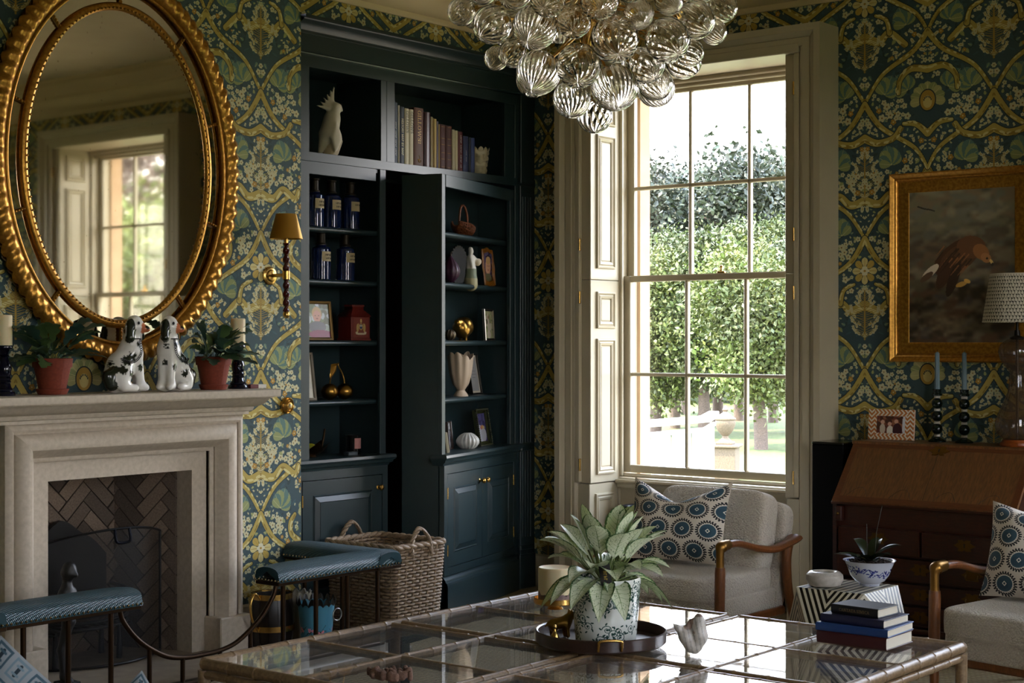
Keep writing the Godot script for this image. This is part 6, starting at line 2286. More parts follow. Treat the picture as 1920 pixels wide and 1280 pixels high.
	mb.frame([Vector2(-0.034, 0.0092), Vector2(-0.034, 0.0098), Vector2(-0.002, 0.0098), Vector2(-0.002, 0.009)], W, 0.362)
	part(fall, "crossbanding", mb, band)
	mb = MB.new()
	mb.xf = sl
	mb.box(Vector3(0.0, 0, 0.0095), Vector3(0.0018, 0.29, 0.0006))
	for k in 4:
		var x := -0.33 + k * 0.22
		mb.tube(curve([Vector3(x - 0.06, -0.145, 0.0094), Vector3(x - 0.02, -0.10, 0.0094), Vector3(x + 0.02, -0.095, 0.0094), Vector3(x + 0.05, -0.145, 0.0094)], 5), 0.0009, 4)
	part(fall, "veneer_line", mb, mt("dark_stringing", Color(0.06, 0.03, 0.015), 0.5))
	var old := mt("old_brass", Color(0.42, 0.31, 0.14), 0.42, 0.9)
	mb = MB.new()
	mb.xf = sl
	var lp := Node3D.new()
	lp.name = "lock"
	fall.add_child(lp)
	lp.transform = sl
	escutcheon(lp, Vector3(0, 0.145, 0.009), old)
	# lopers and drawers
	for s in [-1.0, 1.0]:
		mb = MB.new()
		mb.box(Vector3(s * (W / 2 - 0.032), 0.625, 0.47), Vector3(0.034, 0.07, 0.03), 0.003)
		var lo := part(b, "loper", mb, darkwood)
		mb = MB.new()
		mb.ball(Vector3(s * (W / 2 - 0.032), 0.625, 0.49), Vector3.ONE * 0.007, 10, 8)
		part(lo, "loper_knob", mb, old)
	var dr := [[-0.42, -0.006, 0.445, 0.565], [0.006, 0.42, 0.445, 0.565], [-0.43, 0.43, 0.33, 0.435], [-0.43, 0.43, 0.225, 0.32], [-0.43, 0.43, 0.125, 0.215]]
	for k in dr.size():
		var q: Array = dr[k]
		mb = MB.new()
		mb.box(Vector3((q[0] + q[1]) / 2, (q[2] + q[3]) / 2, 0.467), Vector3(q[1] - q[0], q[3] - q[2], 0.036), 0.003)
		mb.xf.origin = Vector3((q[0] + q[1]) / 2, (q[2] + q[3]) / 2, 0.485)
		mb.frame([Vector2(-0.006, -0.002), Vector2(-0.005, 0.004), Vector2(-0.001, 0.004), Vector2(0.0, -0.002)], q[1] - q[0], q[3] - q[2])
		var d := part(b, "drawer", mb, darkwood)
		escutcheon(d, Vector3((q[0] + q[1]) / 2, q[3] - 0.045, 0.486), old)
		if k < 2:
			continue
		for s in [-1.0, 1.0]:
			escutcheon(d, Vector3(s * 0.25, (q[2] + q[3]) / 2 + 0.005, 0.486), old, true)
	# painting: gilt frame, slip, dark moorland with a bird of prey
	var pf := thing("framed_painting", "gilt framed dark oil painting of a brown bird of prey", "painting", Vector3(2.659, 1.818, 0.0))
	mb = MB.new()
	mb.frame([Vector2(0.0, 0.008), Vector2(0.0, 0.014), Vector2(0.006, 0.018), Vector2(0.055, 0.022), Vector2(0.058, 0.03), Vector2(0.064, 0.034), Vector2(0.072, 0.03), Vector2(0.078, 0.036), Vector2(0.09, 0.044), Vector2(0.097, 0.04), Vector2(0.097, 0.0)], 0.54, 0.745)
	part(pf, "frame", mb, gold)
	rng.seed = 44
	var im := blank(216, 298, hexc("4a4538"))
	for k in 900:
		var y := rng.randf() * 298
		var t := y / 298.0
		var c := hexc("6a6450").lerp(hexc("33241a"), clampf(t * 1.5 - 0.2, 0, 1))
		c = c.lerp([hexc("77705a"), hexc("3f4446"), hexc("5a3d28"), hexc("201812"), hexc("4b4a34")][rng.randi() % 5], 0.35 if t < 0.5 else 0.5)
		dab(im, rng.randf() * 216, y, rng.randf_range(6, 30), rng.randf_range(3, 11), rng.randf_range(-0.6, 0.3), c)
	for k in 40:
		stroke(im, [Vector2(rng.randf() * 120, rng.randf_range(225, 290)), Vector2(rng.randf() * 160, rng.randf_range(225, 290))], 0.7, 0.4, hexc("6b5a44"))
	im.resize(36, 50, Image.INTERPOLATE_LANCZOS)
	im.resize(216, 298, Image.INTERPOLATE_CUBIC)
	var bird := hexc("4a2e1c")
	dab(im, 96, 130, 52, 26, -0.62, hexc("3c2214"))
	dab(im, 104, 132, 44, 24, -0.5, bird)
	dab(im, 128, 112, 30, 22, 0.1, hexc("553520"))
	dab(im, 148, 122, 18, 14, 0.7, hexc("7a4c28"))
	dab(im, 158, 134, 11, 9, 0.6, hexc("8a5a32"))
	dab(im, 169, 142, 6, 3, 1.0, hexc("b59a5a"))
	dab(im, 171, 147, 2.5, 3.5, 0.4, hexc("2a2420"))
	dab(im, 76, 160, 13, 36, 0.5, hexc("3a2216"))
	dab(im, 92, 172, 10, 38, 0.35, hexc("2c1a12"))
	dab(im, 44, 158, 22, 8, -0.7, hexc("a79a86"))
	dab(im, 36, 168, 16, 6, -0.6, hexc("4a3524"))
	for k in 22:
		var a := Vector2(rng.randf_range(60, 130), rng.randf_range(108, 150))
		stroke(im, [a, a + Vector2(-16, 18)], 1.6, 0.6, hexc("75492a") if k % 2 else hexc("2f1b10"))
	dab(im, 108, 184, 12, 5, -0.3, hexc("a47b34"))
	dab(im, 120, 178, 7, 4, 0.4, hexc("b48a3c"))
	stroke(im, [Vector2(18, 28), Vector2(32, 33), Vector2(44, 35), Vector2(52, 38)], 1.6, 1.2, hexc("2a241e"))
	dab(im, 160, 135, 2, 2, 0, hexc("14100c"))
	mb = MB.new()
	mb.xf.origin = Vector3(0, 0, 0.011)
	mb.quad(Vector3(-0.27, -0.3725, 0), Vector3(0.27, -0.3725, 0), Vector3(0.27, 0.3725, 0), Vector3(-0.27, 0.3725, 0))
	im.adjust_bcs(1.35, 1.0, 0.85)
	part(pf, "canvas", mb, picmat("oil_paint", im, 0.4))
	mb = MB.new()
	mb.box(Vector3(0, 0, 0.005), Vector3(0.56, 0.76, 0.008))
	part(pf, "backboard", mb, darkwood)
	# chevron photo frame
	im = blank(168, 104, hexc("d9d3c6"))
	for y in 104:
		for x in 168:
			var u := fposmod(y + absf(fposmod(x, 22.0) - 11.0) * 1.0, 15.0) if (y < 22 or y > 82) and x > 22 and x < 146 else fposmod(x + absf(fposmod(y, 22.0) - 11.0), 15.0)
			if (y < 22 or y > 82) and x > 22 and x < 146:
				u = fposmod(x + absf(fposmod(y, 22.0) - 11.0), 15.0)
			else:
				u = fposmod(y + absf(fposmod(x, 22.0) - 11.0), 15.0)
			if u < 7.5:
				im.set_pixel(x, y, hexc("b06420"))
	var cf := thing("chevron_frame", "orange and white chevron photo frame with a group photo", "photo frame", Vector3(2.353, 0.963, 0.14), 0.02)
	mb = MB.new()
	mb.xf = Transform3D(Basis(Vector3.RIGHT, -0.1), Vector3(0, 0.076, 0))
	mb.box(Vector3(0, 0, -0.004), Vector3(0.24, 0.15, 0.014), 0.001)
	mb.quad(Vector3(-0.12, -0.075, 0.0035), Vector3(0.12, -0.075, 0.0035), Vector3(0.12, 0.075, 0.0035), Vector3(-0.12, 0.075, 0.0035))
	part(cf, "frame", mb, picmat("chevron_inlay", im, 0.35))
	mb = MB.new()
	mb.xf = Transform3D(Basis(Vector3.RIGHT, -0.1), Vector3(0, 0.076, 0.0))
	mb.quad(Vector3(-0.075, -0.042, 0.005), Vector3(0.075, -0.042, 0.005), Vector3(0.075, 0.042, 0.005), Vector3(-0.075, 0.042, 0.005))
	part(cf, "picture", mb, photo("print_group", 72, 44, [hexc("6b3a2e"), hexc("4a2a22"), hexc("8a5a40")], [[0.2, 0.35, 0.07, 0.13, hexc("d0a08a")], [0.2, 0.75, 0.1, 0.3, hexc("c9b8a4")], [0.45, 0.45, 0.07, 0.12, hexc("cf9f88")], [0.47, 0.85, 0.12, 0.3, hexc("dcd6cc")], [0.68, 0.3, 0.07, 0.13, hexc("c79880")], [0.72, 0.8, 0.16, 0.4, hexc("3a1c24")], [0.95, 0.5, 0.06, 0.6, hexc("cfd0d4")]]))
	# green bobbin candlesticks with tapers
	var green := mt("bottle_green_lacquer", Color(0.02, 0.075, 0.06), 0.14)
	for q in [[2.584, "beside the chevron frame"], [2.722, "beside the glass lamp"]]:
		var c := thing("bobbin_candlestick", "dark green bobbin candlestick with white rings " + q[1], "candlestick", Vector3(q[0], 0.963, 0.12), 0.0, "green bobbin candlesticks")
		mb = MB.new()
		mb.lathe([Vector2(0.0, 0.0), Vector2(0.042, 0.0), Vector2(0.043, 0.006), Vector2(0.03, 0.014), Vector2(0.014, 0.022), Vector2(0.012, 0.03)], 24)
		part(c, "foot", mb, green)
		for k in 3:
			mb = MB.new()
			mb.ball(Vector3(0, 0.062 + k * 0.062, 0), Vector3(0.026, 0.027, 0.026), 20, 14)
			part(c, "bobbin", mb, green)
		for k in 4:
			mb = MB.new()
			mb.lathe([Vector2(0.008, 0.026 + k * 0.062), Vector2(0.0145, 0.026 + k * 0.062), Vector2(0.0145, 0.036 + k * 0.062), Vector2(0.008, 0.036 + k * 0.062)], 18)
			part(c, "ring", mb, mt("ring_white", Color(0.7, 0.68, 0.62), 0.4))
		mb = MB.new()
		mb.lathe([Vector2(0.008, 0.222), Vector2(0.024, 0.224), Vector2(0.026, 0.232), Vector2(0.02, 0.238), Vector2(0.02, 0.25), Vector2(0.024, 0.256), Vector2(0.0, 0.256)], 22)
		part(c, "cup", mb, green)
		c = thing("taper_candle", "fluted pale blue taper in the green candlestick " + q[1], "candle", Vector3(q[0], 1.219, 0.12), 0.0, "pale blue tapers")
		mb = MB.new()
		var rows := []
		for i in 2:
			var row := PackedVector3Array()
			for j in 33:
				var a := TAU * j / 32
				var rr := (0.0125 - 0.002 * i) * (1 + 0.09 * cos(a * 8))
				row.append(Vector3(cos(a) * rr, 0.175 * i, -sin(a) * rr))
			rows.append(row)
		mb.grid(rows)
		mb.lathe([Vector2(0.0105, 0.174), Vector2(0.004, 0.18), Vector2(0.0, 0.181)], 16)
		part(c, "wax", mb, mt("pale_blue_wax", Color(0.40, 0.49, 0.53), 0.5))
		mb = MB.new()
		mb.tube([Vector3(0, 0.178, 0), Vector3(0.002, 0.19, 0)], 0.0012, 5)
		part(c, "wick", mb, mt("char", Color(0.05, 0.045, 0.04), 0.9))
	# lamp
	var l := thing("table_lamp", "smoky ribbed glass lamp with patterned drum shade", "table lamp", Vector3(3.015, 0.963, 0.205))
	mb = MB.new()
	mb.lathe([Vector2(0.0, 0.0), Vector2(0.075, 0.0), Vector2(0.078, 0.006), Vector2(0.075, 0.018), Vector2(0.07, 0.022), Vector2(0.066, 0.032), Vector2(0.0, 0.034)], 32)
	part(l, "plinth", mb, wood("honey_wood", Color(0.40, 0.17, 0.05), Color(0.52, 0.25, 0.08), Vector3(4, 12, 4), 0.3))
	var smoke := mt("smoky_glass", Color(0.30, 0.22, 0.16, 0.55), 0.05)
	smoke.transparency = BaseMaterial3D.TRANSPARENCY_ALPHA
	mb = MB.new()
	var rows4 := []
	for q in [[0.07, 0.034], [0.105, 0.06], [0.115, 0.1], [0.1, 0.15], [0.072, 0.2], [0.05, 0.25], [0.04, 0.3], [0.042, 0.325], [0.034, 0.34], [0.05, 0.36], [0.085, 0.4], [0.098, 0.44], [0.085, 0.475], [0.05, 0.495], [0.025, 0.5]]:
		var row := PackedVector3Array()
		for j in 65:
			var a := TAU * j / 64
			var rr: float = q[0] * 0.84 * (1 + 0.07 * absf(cos(a * 5)))
			row.append(Vector3(cos(a) * rr, q[1], -sin(a) * rr))
		rows4.append(row)
	mb.grid(rows4)
	part(l, "glass_body", mb, smoke)
	mb = MB.new()
	mb.tube([Vector3(0, 0.034, 0), Vector3(0, 0.62, 0)], 0.007, 10)
	mb.lathe([Vector2(0.0, 0.495), Vector2(0.03, 0.495), Vector2(0.034, 0.505), Vector2(0.015, 0.515), Vector2(0.012, 0.54), Vector2(0.0, 0.54)], 18)
	part(l, "stem", mb, mt("dark_bronze_frame", Color(0.10, 0.08, 0.05), 0.4, 0.5))
	im = blank(128, 96, hexc("c3bba9"))
	rng.seed = 8
	for y in range(4, 96, 7):
		for x in range(0, 128, 8):
			var ox := 4 if (y / 7) % 2 else 0
			dab(im, x + ox + rng.randf_range(-1, 1), y + 3, 2.6, 1.1, 0.1, hexc("1d1a17"))
			dab(im, x + ox + 4, y, 0.9, 2.4, 0.0, hexc("26221e"))
	mb = MB.new()
	var srow := [PackedVector3Array(), PackedVector3Array()]
	for j in 49:
		var a := TAU * j / 48
		srow[0].append(Vector3(0.157 * cos(a), 0.576, -0.157 * sin(a)))
		srow[1].append(Vector3(0.122 * cos(a), 0.802, -0.122 * sin(a)))
	mb.grid(srow, false, Vector2(4, 1))
	var sm := picmat("printed_shade", im, 0.85)
	sm.backlight_enabled = true
	sm.backlight = Color(0.3, 0.27, 0.22)
	part(l, "shade", mb, sm)
	# faceted striped side table
	var st := thing("inlaid_side_table", "faceted side table inlaid with black and white chevron strips", "side table", Vector3(2.813, 0, 1.505))
	im = blank(8, 64, hexc("c9c2ae"))
	for y in 64:
		if y % 32 >= 16:
			for x in 8:
				im.set_pixel(x, y, hexc("16130f"))
	var stripe := picmat("bone_inlay", im, 0.3)
	var T := []
	var M := []
	var B := []
	for k in 4:
		var a := PI / 4 + k * PI / 2
		T.append(Vector3(cos(a) * 0.214, 0.45, -sin(a) * 0.214))
		B.append(Vector3(cos(a) * 0.214, 0.0, -sin(a) * 0.214))
		var c := a + PI / 4
		M.append(Vector3(cos(c) * 0.285, 0.225, -sin(c) * 0.285))
	var per := 0.045
	for k in 4:
		var k2 := (k + 1) % 4
		for fct in [[M[k], T[k], T[k2]], [T[k2], M[k], M[k2]], [M[k], B[k], B[k2]], [B[k2], M[k], M[k2]]]:
			mb = MB.new()
			# halve each facet along its median; strips run along the two slanting sides
			var ap: Vector3 = fct[0]
			var o: Array = [fct[1], fct[2]]
			var mid: Vector3 = (o[0] + o[1]) / 2
			for e in 2:
				var dside: float = ((mid - ap).cross((o[e] - ap).normalized())).length()
				var out: Vector3 = (ap + mid + o[e]) / 3
				out.y -= 0.225
				var pa := ap
				var pb: Vector3 = mid
				var pc: Vector3 = o[e]
				var ua := Vector2(0.5, 0)
				var ub := Vector2(0.5, dside / per / 1.0)
				var uc := Vector2(0.5, 0)
				if (pb - pa).cross(pc - pa).dot(out) > 0:
					mb.tri(pa, pb, pc, ua, ub, uc)
				else:
					mb.tri(pa, pc, pb, ua, uc, ub)
			part(st, "inlaid_facet", mb, stripe)
	mb = MB.new()
	for e in 2:
		var tri: Array = [T[0], T[1], T[2], T[3]]
		mb.tri(tri[0], tri[1 + e], tri[2 + e], Vector2(0.5, 0), Vector2(0.5, 4.7), Vector2(0.5, 4.7) if e == 0 else Vector2(0.5, 0))
	part(st, "top", mb, stripe)
	var mbw := thing("marble_bowl", "thick white marble bowl on the striped side table", "bowl", Vector3(2.745, 0.4505, 1.572))
	mb = MB.new()
	mb.lathe([Vector2(0.0, 0.0), Vector2(0.05, 0.0), Vector2(0.066, 0.008), Vector2(0.076, 0.028), Vector2(0.074, 0.048), Vector2(0.062, 0.06), Vector2(0.048, 0.062), Vector2(0.04, 0.056), Vector2(0.034, 0.03), Vector2(0.0, 0.026)], 40)
	part(mbw, "bowl", mb, grain("marble", Color(0.74, 0.72, 0.68), Color(0.60, 0.57, 0.53), 5.0, 0.3, 0.02))
	im = blank(256, 96, hexc("b9bcc6"))
	rng.seed = 15
	for k in 9:
		var c := Vector2(14 + k * 29, rng.randf_range(38, 58))
		for j in 22:
			var a := rng.randf() * TAU
			var d := rng.randf_range(2, 15)
			dab(im, c.x + cos(a) * d, c.y + sin(a) * d * 0.8, rng.randf_range(1, 4), rng.randf_range(1, 2.4), a, [hexc("2e3474"), hexc("4b5394"), hexc("262a5c")][j % 3])
		stroke(im, [c + Vector2(10, 8), c + Vector2(20, -4), c + Vector2(27, 10)], 1.0, 0.7, hexc("3b4282"))
	var pb2 := thing("porcelain_bowl", "blue and white porcelain bowl planted with an orchid", "bowl", Vector3(2.876, 0.4505, 1.432))
	mb = MB.new()
	mb.lathe([Vector2(0.04, 0.0), Vector2(0.042, 0.01), Vector2(0.06, 0.02), Vector2(0.08, 0.045), Vector2(0.09, 0.075), Vector2(0.1, 0.098), Vector2(0.108, 0.104), Vector2(0.1, 0.1), Vector2(0.086, 0.08)], 48)
	part(pb2, "bowl", mb, picmat("blue_and_white", im, 0.15))
	mb = MB.new()
	mb.lathe([Vector2(0.092, 0.086), Vector2(0.05, 0.094), Vector2(0.0, 0.096)], 24)
	var brk := part(pb2, "bark_bed", mb, mt("bark_bed", Color(0.10, 0.055, 0.03), 0.9))
	rng.seed = 3
	mb = MB.new()
	for k in 130:
		var a := rng.randf() * TAU
		var d := sqrt(rng.randf()) * 0.09
		mb.xf = Transform3D(Basis.from_euler(Vector3(rng.randf(), rng.randf() * 6, rng.randf())), Vector3(cos(a) * d, 0.094 + rng.randf() * 0.008, sin(a) * d))
		mb.box(Vector3.ZERO, Vector3(0.014, 0.006, 0.009), 0.002)
	part(brk, "bark_chips", mb, grain("bark_chip", Color(0.22, 0.12, 0.06), Color(0.08, 0.045, 0.03), 30.0, 0.9)).set_meta("kind", "stuff")
	var og := mt("orchid_leaf", Color(0.07, 0.13, 0.045), 0.3)
	for q in [[0.3, 0.13, 0.09], [2.6, 0.12, 0.1], [3.4, 0.15, 0.03], [-0.3, 0.12, 0.05], [1.4, 0.08, 0.11], [4.6, 0.09, 0.035], [5.4, 0.11, 0.02]]:
		mb = MB.new()
		var d := Vector3(cos(q[0]), 0, -sin(q[0]))
		var sd := d.cross(Vector3.UP)
		var rows := []
		for i in 9:
			var s := i / 8.0
			var w := 0.026 * pow(sin(PI * (0.1 + 0.9 * s)), 0.7)
			var p: Vector3 = Vector3(0, 0.096, 0) + d * q[1] * s + Vector3(0, q[2] * (s * 1.6 - s * s * 0.8), 0)
			rows.append(PackedVector3Array([p - sd * w + Vector3(0, w * 0.5, 0), p, p + sd * w + Vector3(0, w * 0.5, 0)]))
		mb.grid(rows)
		part(pb2, "orchid_leaf", mb, og)
	mb = MB.new()
	mb.tube([Vector3(-0.01, 0.09, 0), Vector3(-0.014, 0.25, 0.0)], 0.0016, 5)
	mb.tube([Vector3(0.02, 0.09, 0), Vector3(0.03, 0.22, 0.0), Vector3(0.055, 0.33, 0)], 0.0016, 5)
	part(pb2, "cane", mb, mt("cane_green", Color(0.10, 0.11, 0.06), 0.7))

# ---------- armchairs
var boucle: StandardMaterial3D
func pillow(mb: MB, w: float, h: float, t: float, chop: float) -> void:
	for face in [1.0, -1.0]:
		var rows := []
		for i in 25:
			var row := PackedVector3Array()
			var v := -1.0 + i / 12.0
			for j in 25:
				var u: float = (-1.0 + j / 12.0) * face
				var pin: float = 1.0 - 0.07 * (1 - v * v) * absf(u)
				var pin2: float = 1.0 - 0.06 * (1 - u * u) * absf(v)
				var y: float = v * h / 2 * pin2
				if v > 0:
					y -= chop * v * v * pow(1 - absf(u), 1.1)
				var th: float = t / 2 * pow(maxf(0.0, 1 - pow(absf(u), 2.6)), 0.62) * pow(maxf(0.0, 1 - pow(absf(v), 2.6)), 0.62)
				th *= 1.0 - 0.3 * exp(-u * u * 12) * clampf(v + 0.5, 0, 1) * (1.0 if chop > 0.01 else 0.0)
				row.append(Vector3(u * w / 2 * pin, y, face * th))
			rows.append(row)
		mb.grid(rows)
func armchair(at: Vector3, turn: float, label: String) -> Node3D:
	var t := thing("armchair", label, "armchair", at, turn, "boucle armchairs")
	var oak := wood("chair_oak", Color(0.36, 0.20, 0.095), Color(0.50, 0.30, 0.15), Vector3(9, 2, 9), 0.38)
	var mb := MB.new()
	for s in [-1.0, 1.0]:
		mb = MB.new()
		mb.tube([Vector3(s * 0.335, 0.0, 0.345), Vector3(s * 0.345, 0.2, 0.335), Vector3(s * 0.345, 0.42, 0.33), Vector3(s * 0.345, 0.45, 0.33)], [0.014, 0.023, 0.024, 0.022], 12)
		part(t, "front_leg", mb, oak)
		mb = MB.new()
		mb.tube(curve([Vector3(s * 0.345, 0.45, 0.33), Vector3(s * 0.345, 0.52, 0.33), Vector3(s * 0.345, 0.54, 0.315), Vector3(s * 0.345, 0.545, 0.26)], 5), [0.019, 0.018, 0.018, 0.018, 0.018, 0.019, 0.021, 0.024, 0.026, 0.027, 0.027, 0.026, 0.025, 0.024, 0.023, 0.022], 12)
		part(t, "brass_elbow", mb, mt("satin_brass", Color(0.55, 0.40, 0.19), 0.35, 0.9))
		mb = MB.new()
		var ap := curve([Vector3(s * 0.345, 0.545, 0.265), Vector3(s * 0.345, 0.54, 0.17), Vector3(s * 0.352, 0.505, 0.02), Vector3(s * 0.362, 0.488, -0.12), Vector3(s * 0.37, 0.51, -0.25), Vector3(s * 0.37, 0.525, -0.3)], 5)
		var rows := []
		for i in ap.size():
			var sft := float(i) / (ap.size() - 1)
			var w := lerpf(0.024, 0.042, smoothstep(0.4, 1.0, sft))
			var row := PackedVector3Array()
			for j in 13:
				var a := TAU * j / 12
				row.append(ap[i] + Vector3(cos(a) * w, sin(a) * 0.017, 0))
			rows.append(row)
		mb.grid(rows)
		for j in 12:
			mb.tri(ap[-1], rows[-1][j], rows[-1][j + 1])
		part(t, "arm", mb, oak)
		mb = MB.new()
		mb.tube(curve([Vector3(s * 0.366, 0.51, -0.24), Vector3(s * 0.36, 0.4, -0.235), Vector3(s * 0.355, 0.25, -0.27), Vector3(s * 0.355, 0.0, -0.36)], 5), [0.03, 0.026, 0.024, 0.023, 0.023, 0.023, 0.023, 0.023, 0.022, 0.022, 0.022, 0.02, 0.019, 0.018, 0.016, 0.014], 12)
		part(t, "rear_leg", mb, oak)
	mb = MB.new()
	mb.box(Vector3(0, 0.185, 0.33), Vector3(0.66, 0.04, 0.03), 0.008)
	mb.box(Vector3(0, 0.185, -0.25), Vector3(0.68, 0.04, 0.03), 0.008)
	for s in [-1.0, 1.0]:
		mb.box(Vector3(s * 0.33, 0.185, 0.04), Vector3(0.03, 0.04, 0.58), 0.008)
	part(t, "rail", mb, oak)
	mb = MB.new()
	soft(mb, Vector3(0, 0.245, 0.03), Vector3(0.318, 0.055, 0.325), 0.22, 48, 16)
	part(t, "seat_base", mb, boucle)
	mb = MB.new()
	soft(mb, Vector3(0, 0.335, 0.07), Vector3(0.312, 0.062, 0.305), 0.24, 48, 18)
	part(t, "seat_cushion", mb, boucle)
	mb = MB.new()
	mb.xf = Transform3D(Basis(Vector3.RIGHT, -0.24), Vector3(0, 0.42, -0.29))
	soft(mb, Vector3.ZERO, Vector3(0.325, 0.27, 0.05), 0.22, 48, 18)
	part(t, "back_shell", mb, boucle)
	mb = MB.new()
	mb.xf = Transform3D(Basis(Vector3.RIGHT, -0.22), Vector3(0, 0.545, -0.19))
	soft(mb, Vector3.ZERO, Vector3(0.3, 0.2, 0.075), 0.28, 48, 22)
	part(t, "back_cushion", mb, boucle)
	return t
func build_chairs() -> void:
	boucle = mt("boucle_wool", Color.WHITE, 0.95)
	var im := noise(0.09, 12, 256, FastNoiseLite.TYPE_CELLULAR, 2)
	boucle.albedo_texture = ramp(im, [Color(0.84, 0.80, 0.74), Color(0.72, 0.68, 0.62)])
	boucle.heightmap_enabled = true
	boucle.heightmap_scale = 0.7
	boucle.heightmap_flip_texture = true
	boucle.heightmap_texture = tex(im)
	boucle.rim_enabled = true
	boucle.rim = 0.4
	triplanar(boucle, 5.0)
	armchair(Vector3(1.785, 0, 1.05), 0.0, "cream boucle armchair with oak arms in front of the window radiator")
	var c := thing("ikat_cushion", "teal dotted cushion, chopped at the top, on the armchair by the radiator", "cushion", Vector3(1.70, 0.60, 1.06), 0.12, "teal dotted cushions")
	var mb := MB.new()
	mb.xf = Transform3D(Basis(Vector3.RIGHT, -0.3), Vector3.ZERO)
	pillow(mb, 0.52, 0.40, 0.17, 0.12)
	part(c, "cover", mb, fabric_dots)
	var t2 := deg_to_rad(-11)
	var p2 := Vector3(3.14, 0, 1.39) - Vector3(-0.345, 0, 0.33).rotated(Vector3.UP, t2)
	armchair(p2, t2, "cream boucle armchair with brass elbows in front of the bureau")
	c = thing("ikat_cushion", "teal dotted cushion with pointed corner on the armchair by the bureau", "cushion", p2 + Vector3(-0.08, 0.595, -0.03).rotated(Vector3.UP, t2), t2 + 0.1, "teal dotted cushions")
	mb = MB.new()
	mb.xf = Transform3D(Basis(Vector3.RIGHT, -0.3), Vector3.ZERO)
	pillow(mb, 0.50, 0.40, 0.17, 0.05)
	part(c, "cover", mb, fabric_dots)
# ---------- coffee table
const TT := 0.472
func bamboo(mb: MB, a: Vector3, b: Vector3, r: float) -> void:
	# a cane with swollen joints
	var l := a.distance_to(b)
	var n := maxi(1, int(l / 0.11))
	var pts := []
	var rad := []
	for i in n:
		for q in [[0.0, 1.08], [0.03, 1.12], [0.05, 0.98], [0.07, 1.0], [0.5, 0.96], [0.95, 1.0]]:
			pts.append(a.lerp(b, (i + q[0]) / n))
			rad.append(r * q[1])
	pts.append(b)
	rad.append(r)
	mb.tube(pts, rad, 10)
func build_table() -> void:
	var cane := wood("bamboo_cane", Color(0.58, 0.48, 0.35), Color(0.42, 0.33, 0.23), Vector3(5, 5, 5), 0.42)
	var t := thing("coffee_table", "large square bamboo coffee table with glass panes", "coffee table", Vector3(2.855, 0, 3.33))
	var H := 0.86
	var y := TT - 0.019
	var mb := MB.new()
	var lines := [-H, -H / 2, -0.026, 0.026, H / 2, H]
	for k in lines.size():
		mb = MB.new()
		bamboo(mb, Vector3(lines[k], y, -H), Vector3(lines[k], y, H), 0.019 if k in [0, 5] else 0.015)
		part(t, "cane_rail", mb, cane)
		for s in 2:
			mb = MB.new()
			bamboo(mb, Vector3(-H if s == 0 else 0.026, y - 0.001, lines[k]), Vector3(-0.026 if s == 0 else H, y - 0.001, lines[k]), 0.018 if k in [0, 5] else 0.014)
			part(t, "cane_rail", mb, cane)
	for k in [0, 5]:
		mb = MB.new()
		bamboo(mb, Vector3(lines[k], y - 0.034, -H), Vector3(lines[k], y - 0.034, H), 0.014)
		part(t, "apron_cane", mb, cane)
		mb = MB.new()
		bamboo(mb, Vector3(-H, y - 0.034, lines[k]), Vector3(H, y - 0.034, lines[k]), 0.014)
		part(t, "apron_cane", mb, cane)
	var edges := [[-H, -H / 2], [-H / 2, -0.026], [0.026, H / 2], [H / 2, H]]
	for a in edges:
		for b in edges:
			mb = MB.new()
			mb.box(Vector3((a[0] + a[1]) / 2, TT - 0.011, (b[0] + b[1]) / 2), Vector3(a[1] - a[0] - 0.03, 0.006, b[1] - b[0] - 0.03))
			part(t, "glass_pane", mb, glass)
	for x in [-H, 0.0, H]:
		for z in [-H, 0.0, H]:
			mb = MB.new()
			bamboo(mb, Vector3(x, 0.0, z), Vector3(x, y - 0.02, z), 0.02)
			part(t, "leg", mb, cane)
	for x in [-H, H]:
		mb = MB.new()
		bamboo(mb, Vector3(x, 0.07, -H), Vector3(x, 0.07, H), 0.013)
		part(t, "stretcher", mb, cane)
func flatbook(at: Vector3, turn: float, w: float, d: float, th: float, col: Color, label: String, group: String) -> Node3D:
	# lies flat, spine towards local +z
	var b := thing("book", label, "book", at, turn, group)
	var m := mt("cloth_" + col.to_html(false), col, 0.5)
	var mb := MB.new()
	mb.box(Vector3(0, 0.0015, 0), Vector3(w, 0.003, d), 0.0008)
	mb.box(Vector3(0, th - 0.0015, 0), Vector3(w, 0.003, d), 0.0008)
	var rows := [PackedVector3Array(), PackedVector3Array()]
	for k in 9:
		var a := -PI / 2 + PI * k / 8
		for e in 2:
			rows[e].append(Vector3(w / 2 * (1 - 2 * e), th / 2 + sin(a) * th / 2, d / 2 + cos(a) * 0.006 - 0.001))
	mb.grid(rows)
	part(b, "cover", mb, m)
	mb = MB.new()
	mb.box(Vector3(0, th / 2, -0.002), Vector3(w - 0.008, th - 0.005, d - 0.008))
	part(b, "pages", mb, mt("white_paper", Color(0.80, 0.77, 0.70), 0.9))
	return b
